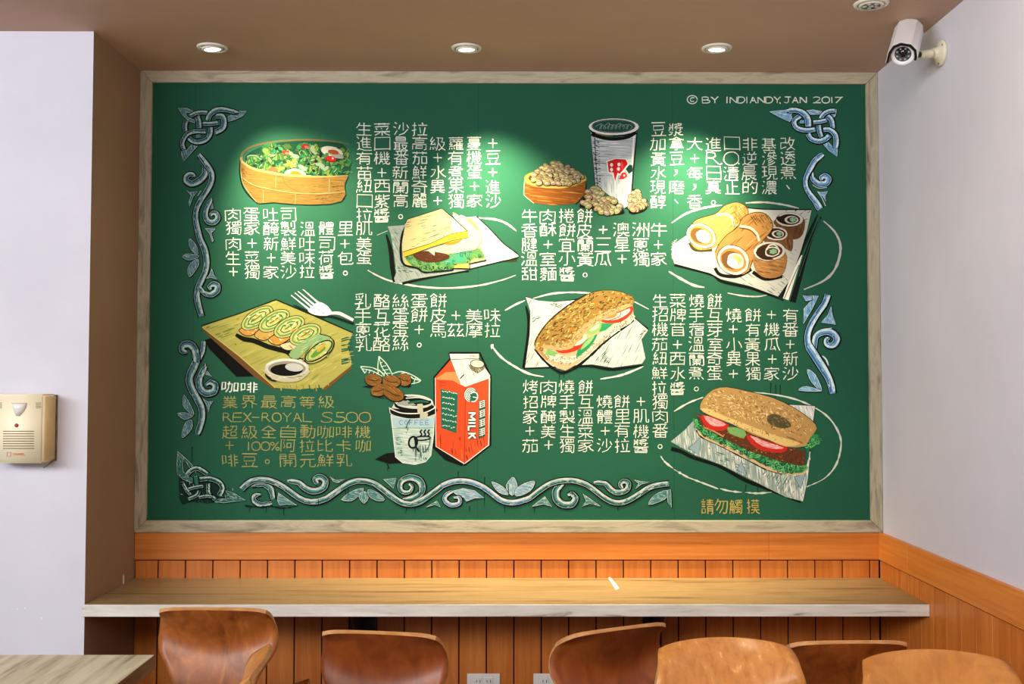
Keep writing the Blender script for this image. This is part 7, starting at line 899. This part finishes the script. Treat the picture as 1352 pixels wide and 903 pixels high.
# ------------------------------------------------------------------ plywood chairs
PROF = [(.215, .418, .170), (.195, .436, .192), (.12, .44, .205), (.03, .428, .205), (-.07, .418, .195), (-.15, .422, .172), (-.20, .447, .15), (-.218, .49, .132), (-.206, .54, .122), (-.188, .585, .130), (-.172, .625, .150), (-.163, .66, .172), (-.166, .69, .179), (-.184, .725, .176), (-.208, .76, .169), (-.229, .788, .163), (-.238, .80, .157)]
def shell_mesh(arch=.010, bow=.6, dip=.05):
    S = smooth([Vector(p) for p in PROF], False, 4); n = len(S); NU = 18; mid = []
    bk = [p for p in S if p.y >= .449 and p.x < -.1]
    def yf(z):
        for a_, b_ in zip(bk[:-1], bk[1:]):
            if a_.y <= z <= b_.y: return a_.x+(b_.x-a_.x)*(z-a_.y)/max(1e-6, b_.y-a_.y)
        return bk[0].x if z < bk[0].y else bk[-1].x
    for i, p in enumerate(S):
        row = []
        up = max(0, min(1, (p.y-.50)/.14)); tp = max(0, (p.y-.70)/.10)
        for q in range(NU+1):
            u = -1+2*q/NU; x = u*p.z
            y0_ = yf(p.y-dip*u*u*up*min(1, max(0, (.80-p.y)/.05)+.4)) if up > 0 else p.x
            y = y0_+bow*x*x*up; z = p.y+(.2+.3*(1-up))*x*x*(1-up)*2 - arch*(u*u)*tp - .006*(abs(u)**8)*tp
            row.append(Vector((x, y, z)))
        mid.append(row)
    th = .0055; A = []; B = []
    for i in range(n):
        for q in range(NU+1):
            du = mid[i][min(q+1, NU)]-mid[i][max(q-1, 0)]; dv = mid[min(i+1, n-1)][q]-mid[max(i-1, 0)][q]
            nn = du.cross(dv).normalized(); A.append(mid[i][q]+nn*th); B.append(mid[i][q]-nn*th)
    mb = MB(); K = NU+1; mb.v = [tuple(v) for v in A+B]; o = n*K
    def f(a_, m_, sm): mb.f.append(a_); mb.m.append(m_); mb.sm.append(sm)
    for i in range(n-1):
        for q in range(NU):
            a_ = i*K+q; f([a_, a_+1, a_+K+1, a_+K], 0, True); f([o+a_, o+a_+K, o+a_+K+1, o+a_+1], 0, True)
    for i in range(n-1):
        for q in (0, NU): a_ = i*K+q; f([a_, a_+K, o+a_+K, o+a_], 1, False)
    for q in range(NU):
        for i in (0, n-1): a_ = i*K+q; f([a_, o+a_, o+a_+1, a_+1], 1, False)
    return mb
def chair(label, px, py, rz, s, wood, arch=.010, bow=.6):
    t = thing('plywood_chair', label, 'chair', (0, 0, 0), R(rz), 'plywood chairs'); top = atz(px, py, .80*s)
    o = Matrix.Rotation(R(rz), 3, 'Z') @ Vector((0, -.238*s, 0)); t.location = (top.x-o.x, top.y-o.y, 0); t.scale = (s, s, s)
    shell_mesh(arch, bow).build('seat_shell', [wood, 'ply_edge'], t)
    MB().tube([(-.125, .11, .412), (.125, .11, .412)], .011).tube([(-.125, -.09, .408), (.125, -.09, .408)], .011).tube([(-.125, .11, .412), (-.125, -.09, .408)], .009).tube([(.125, .11, .412), (.125, -.09, .408)], .009).build('leg_frame', 'steel', t)
    for sx in (-1, 1):
        for ya, yb in ((.11, .185), (-.09, -.205)):
            l = MB().tube([(sx*.125, ya, .41), (sx*.14, ya+(yb-ya)*.2, .33), (sx*.165, yb, .006)], .0105).build('leg', 'steel', t)
            MB().lathe([(.0125, 0), (.0135, .004), (.0115, .016)], 14, 0, Matrix.Translation((sx*.165, yb, 0))).build('glide', 'black_plastic', l)
    return t
chair('brown plywood chair with worn patchy varnish, tucked under the left of the counter', 278, 803.5, -2, 1.0, 'ply_dark', .006, .12)
chair('red-brown plywood chair left of the wall socket with its top sloping down to the right', 497, 835, -9, .995, 'ply_red', .008, .2)
chair('dark plywood chair angled sideways, top edge rising to the right, beside the wall socket', 824, 829, 27, 1.0, 'ply_red')
chair('honey-coloured plywood chair facing the room, with pale scratches, in front of the dark angled chair', 953, 842, 181, 1.03, 'ply_light', .016)
chair('dark brown plywood chair back half hidden between the two honey-coloured chairs', 1126, 847.5, 2, .985, 'ply_dark')
chair('golden plywood chair facing the room, nearest the right wall', 1228, 858, 176, 1.04, 'ply_gold', .016)
chair('narrow edge-on plywood chair back overlapping the right side of the patchy brown chair', 354, 865.5, 95, 1.0, 'ply_light', .010, .1)

# ------------------------------------------------------------------ corner table
c = atz(205, 864.3, .74)
tb = thing('cafe_table', 'pale weathered wood table cut off by the lower left corner', 'table', (c.x-.5, c.y-.35, 0))
MB().bevel_box(-.5, .4985, -.35, .35, .704, .7399, .0012, 0, 1).build('tabletop', 'table_top', tb)
MB().box(.4988, .5005, -.35, .35, .703, .74).build('edge_band', 'table_edge', tb)['label'] = 'darker brown edge band'
MB().bevel_box(-.05, .05, -.05, .05, .02, .703, .004).build('column', 'black_steel', tb); MB().bevel_box(-.25, .25, -.25, .25, .0, .02, .004).build('base_plate', 'black_steel', tb)

# ------------------------------------------------------------------ ceiling downlights
def downlight(px, py, label, aim=None, power=0, tilt=0, r=.053):
    c = atz(px, py, ZT); t = thing('recessed_downlight', label, 'ceiling light', (c.x, c.y, ZT), 0, 'recessed downlights in the ceiling')
    MB().lathe([(r*.74, -.0012), (r*.74, -.006), (r*.8, -.0085), (r*.95, -.006), (r, -.0012)], 48, 0).build('rim', 'rim', t)
    d = (at(*aim, YB)-c).normalized() if aim else Vector((0, 0, -1)); ax = Vector((0, 0, -1)).lerp(d, .22).normalized(); Q = ax.to_track_quat('Z', 'Y').to_matrix().to_4x4(); Q.translation = Vector((0, 0, -.004))
    MB().lathe([(r*.52, .006), (r*.68, .006), (r*.70, .002), (r*.70, -.004)], 40, 0, Q, cap=False).build('swivel_ring', 'rim', t)
    if aim:
        MB().lathe([(r*.12, .0035), (r*.40, .0035), (r*.60, .002), (r*.62, -.002)], 36, 0, Q).build('lamp_face', 'glow', t)
        for nm, d_, size, pw in (('downlight_beam', d, 72, power), ('downlight_spill', Vector((0, -.12, -1)), 96, power*.02)):
            l = bpy.data.lights.new(nm, 'SPOT'); l.energy = pw; l.color = (1, .87, .54); l.spot_size = R(size); l.spot_blend = 1; l.shadow_soft_size = .028
            o = bpy.data.objects.new(nm, l); COL.objects.link(o); o.location = c+Vector((0, 0, -.018)); o.rotation_euler = d_.to_track_quat('-Z', 'Y').to_euler(); kid(o, t, Matrix.Translation(-c))
    else:
        f = MB().lathe([(r*.60, .002), (r*.62, -.002)], 36, 0, Q).build('lamp_face', 'lamp_in', t)
        for k in range(6):
            a_ = R(60*k) ; e = (r*.36*math.cos(a_), r*.36*math.sin(a_)) if k < 5 else (0, 0)
            if k < 5: a_ = R(72*k+20); e = (r*.36*math.cos(a_), r*.36*math.sin(a_))
            MB().lathe([(r*.15, .0022), (r*.15, .005), (r*.09, .008), (r*.02, .009)], 16, 0, Q @ Matrix.Translation((e[0], e[1], 0))).build('diode_lens', 'led_bead', f)
downlight(280.5, 62, 'lit recessed ceiling downlight nearest the left wall, over the salad bowl', (455, 400), 165)
downlight(616, 62.5, 'lit recessed ceiling downlight in the middle of the row', (676, 385), 165)
downlight(946.5, 62.5, 'lit recessed ceiling downlight at the right of the row, over the rolls', (888, 370), 165)
downlight(1150, 4, 'unlit recessed ceiling downlight cut off by the top of the photo above the security camera', None, 0)

# ------------------------------------------------------------------ security camera
fl = atx(1244, 70, XR)
cc = thing('security_camera', 'white bullet security camera with sunshade, on a bracket high on the right wall', 'camera', fl)
MX = Matrix.Rotation(R(-90), 4, 'Y')
b_ = MB().lathe([(.039, .0002), (.041, .004), (.040, .009), (.030, .013), (.022, .016), (.0165, .024), (.0135, .036)], 40, 0, MX).build('wall_mount', 'ivory', cc)
for a_ in (R(60), R(180), R(300)): MB().lathe([(.0036, .0115), (.0034, .0128), (.001, .0132)], 12, 0, MX @ Matrix.Translation((.034*math.cos(a_), .034*math.sin(a_), 0))).build('screw', 'screw', b_)
jt = Vector((-.083, -.012, -.010))
MB().tube([(-.030, -.002, -.002), (-.05, -.006, -.005), (-.0501, -.006, -.005), (-.074, -.010, -.009)], [.0135, .0132, .0122, .0122], 20).build('bracket_arm', 'ivory', cc)
fc = at(1192, 72, fl.y-.075)-fl; d = Vector((-.37, -.66, -.65)).normalized(); rt = d.cross(Vector((0, 0, 1))).normalized(); up = rt.cross(d).normalized()
Q = Matrix(((rt.x, up.x, d.x, fc.x), (rt.y, up.y, d.y, fc.y), (rt.z, up.z, d.z, fc.z), (0, 0, 0, 1)))
MB().tube([jt+Vector((.009, .001, .001)), jt, jt.lerp(fc-d*.035, .35), jt.lerp(fc-d*.035, .8)], [.0085, .009, .008, .008], 14).build('swivel_joint', 'black_plastic', cc)
Q = Q @ Matrix.Rotation(R(20), 4, 'Z')
MB().lathe([(.008, -.160), (.028, -.158), (.0325, -.15), (.0335, -.03), (.0355, -.008), (.0358, 0), (.0335, .002), (.0255, .001), (.0245, -.004)], 44, 0, Q).build('body', 'camera_white', cc)
ln = MB().lathe([(.0245, -.0035), (.001, -.0034)], 40, 0, Q).lathe([(.0095, -.0034), (.010, .0005), (.0075, .001), (.006, -.001)], 24, 0, Q).build('lens_window', 'lens_glass', cc)
for k in range(8):
    a_ = R(45*k+10); MB().lathe([(.0029, -.0034), (.0029, -.0022), (.0014, -.0012)], 12, 0, Q @ Matrix.Translation((.0182*math.cos(a_), .0182*math.sin(a_), 0))).build('infrared_diode', 'led_bead', ln)
HP = [(.0435, -.030), (.0445, .006), (.036, .030), (.016, .0445), (-.016, .0445), (-.036, .030), (-.0445, .006), (-.0440, -.004)]
def hood(z0_, z1_, k_in, k_out, mi, mb):
    n = len(HP); vs = [Q @ Vector((x*k_, y*k_, z_)) for z_ in (z0_, z1_) for k_ in (k_in, k_out) for x, y in HP]; fs = []
    for k in range(n-1): fs += [(k, k+1, 2*n+k+1, 2*n+k), (n+k, 3*n+k, 3*n+k+1, n+k+1), (k, n+k, n+k+1, k+1), (2*n+k, 2*n+k+1, 3*n+k+1, 3*n+k)]
    return mb.add(vs, fs+[(0, 2*n, 3*n, n), (n-1, 2*n-1, 4*n-1, 3*n-1)], mi, False)
sh = hood(-.165, .014, .965, 1.0, 0, MB()).build('sunshade', 'camera_white', cc)
hood(-.02, .018, .80, .964, 0, MB()).build('sunshade_lining', 'black_plastic', sh)['label'] = 'black inner rim of the sunshade'
MB().tube([Q @ Vector((.004, .012, -.158)), Q @ Vector((-.004, .016, -.172)), Q @ Vector((-.012, .020, -.176)), Q @ Vector((-.022, .022, -.176))], .0028, 8).build('cable', 'black_plastic', cc)

# ------------------------------------------------------------------ alarm box on the left wall
rb = at(75.5, 560, -DEP); ztop, zbot = at(74, 520, -DEP).z, at(74, 608.5, -DEP).z
fx = rb.x; dpt = None
for k in range(5, 180):                                               # depth at which the front corner falls on the photographed edge
    y_ = -DEP-k*.001
    if at(57.5, 560, y_).x >= fx: dpt = k*.001; break
dpt = dpt or .09
lx = at(-17, 560, -DEP-dpt).x; yF = -DEP-dpt
ab = thing('alarm_box', 'cream plastic alarm box with speaker slots and motion sensor on the left wall', 'alarm', ((fx+lx)/2, -DEP, zbot))
ai = Matrix.Translation(-Vector(((fx+lx)/2, -DEP, zbot)))
mb = MB(); bm = bmesh.new(); bmesh.ops.create_cube(bm, size=1); bmesh.ops.scale(bm, vec=(fx-lx, dpt-.006, ztop-zbot), verts=bm.verts); bmesh.ops.translate(bm, vec=((fx+lx)/2, -DEP-.006-(dpt-.006)/2, (ztop+zbot)/2), verts=bm.verts)
bmesh.ops.bevel(bm, geom=bm.edges[:], offset=.007, segments=3, affect='EDGES'); bm.normal_update(); b0 = len(mb.f); side = [f.normal.x > .8 for f in bm.faces]; mb.bm(bm, 0, True)
for i, q in enumerate(side): mb.m[b0+i] = 1 if q else 0
kid(mb.build('housing', ['cream', 'cream_side']), ab, ai); kid(MB().bevel_box(lx+.002, fx+.0016, -DEP-.0055, -DEP-.0002, zbot+.002, ztop-.003, .001).build('back_plate', 'table_edge'), ab, ai)['label'] = 'brown back plate'
def fr(px, py, o=0): return at(px, py, yF-o)
mb = MB(); C_ = fr(26, 532); pts = [fr(15, 532), fr(36, 532), fr(35, 538), fr(31.5, 544), fr(26, 549.5), fr(21, 549), fr(18, 543)]; m_ = fr(25, 538)
vs = [(q.x, yF-.0003, q.z) for q in pts]+[(m_.x+(q.x-m_.x)*.8, yF-.008, m_.z+(q.z-m_.z)*.8) for q in pts]+[(m_.x+(q.x-m_.x)*.4, yF-.013, m_.z+(q.z-m_.z)*.4) for q in pts]; n = len(pts)
mb.add(vs, [(i+k*n, (i+1) % n+k*n, (i+1) % n+(k+1)*n, i+(k+1)*n) for k in range(2) for i in range(n)]+[range(2*n, 3*n), range(n-1, -1, -1)], 0, True); kid(mb.build('sensor_lens', 'lens_white'), ab, ai)
q = fr(22, 561.5); kid(MB().lathe([(.0062, .0002), (.0062, .002), (.004, .005), (.001, .006)], 20, 0, Matrix.Translation((q.x, yF, q.z)) @ Matrix.Rotation(R(90), 4, 'X')).build('indicator_lamp', 'red_led'), ab, ai)
mb = MB()
for k in range(8): a_, b_ = fr(4, 569.3+k*3.25), fr(45, 569.3+k*3.25); mb.box(a_.x, b_.x, yF-.0012, yF-.0002, a_.z-.0011, a_.z+.0011)
kid(mb.build('speaker_slots', 'dark_slot'), ab, ai)
for xa, xb in ((47.5, 54.5), (-14, 2.5)):
    mb = MB()
    for k in range(4): a_, b_ = fr(xa, 532+k*2.1), fr(xb, 532+k*2.1); mb.box(a_.x, b_.x, yF-.0012, yF-.0002, a_.z-.0009, a_.z+.0009)
    kid(mb.build('vent_slots', 'dark_slot'), ab, ai)
mb = MB()
def stroke(pts, w_):
    for a_, b_ in zip(pts[:-1], pts[1:]):
        a_, b_ = Vector(a_), Vector(b_); d_ = (b_-a_); d_ = d_.normalized() if d_.length > 1e-6 else Vector((1, 0)); n_ = Vector((-d_.y, d_.x))*w_/2
        mb.add([tuple((lambda g: (g.x, yF-.0006, g.z))(fr(*v))) for v in (a_+n_, a_-n_, b_-n_, b_+n_)], [(0, 1, 2, 3)])
for s_ in ([(11.6, 597), (9.6, 597.5), (9.3, 602), (11.4, 602.6)], [(12.6, 597), (14.4, 597.6), (14.4, 602), (12.6, 602.6)]): stroke(s_, .75)
for i, ch in enumerate('CHANNEL'):
    for s_ in GL[ch]: stroke([(17.0+i*2.45+x*1.8, 598.2+y*2.9) for x, y in s_], .55)
kid(mb.build('printed_lettering', 'orange_ink'), ab, ai)['label'] = 'small orange printed lettering'
kid(MB().tube([at(72.5, 606, -DEP-.012), at(66, 612, -DEP-.03), at(57.5, 617.5, -DEP-.05)], .0022, 8).build('mounting_tab', 'table_edge'), ab, ai)
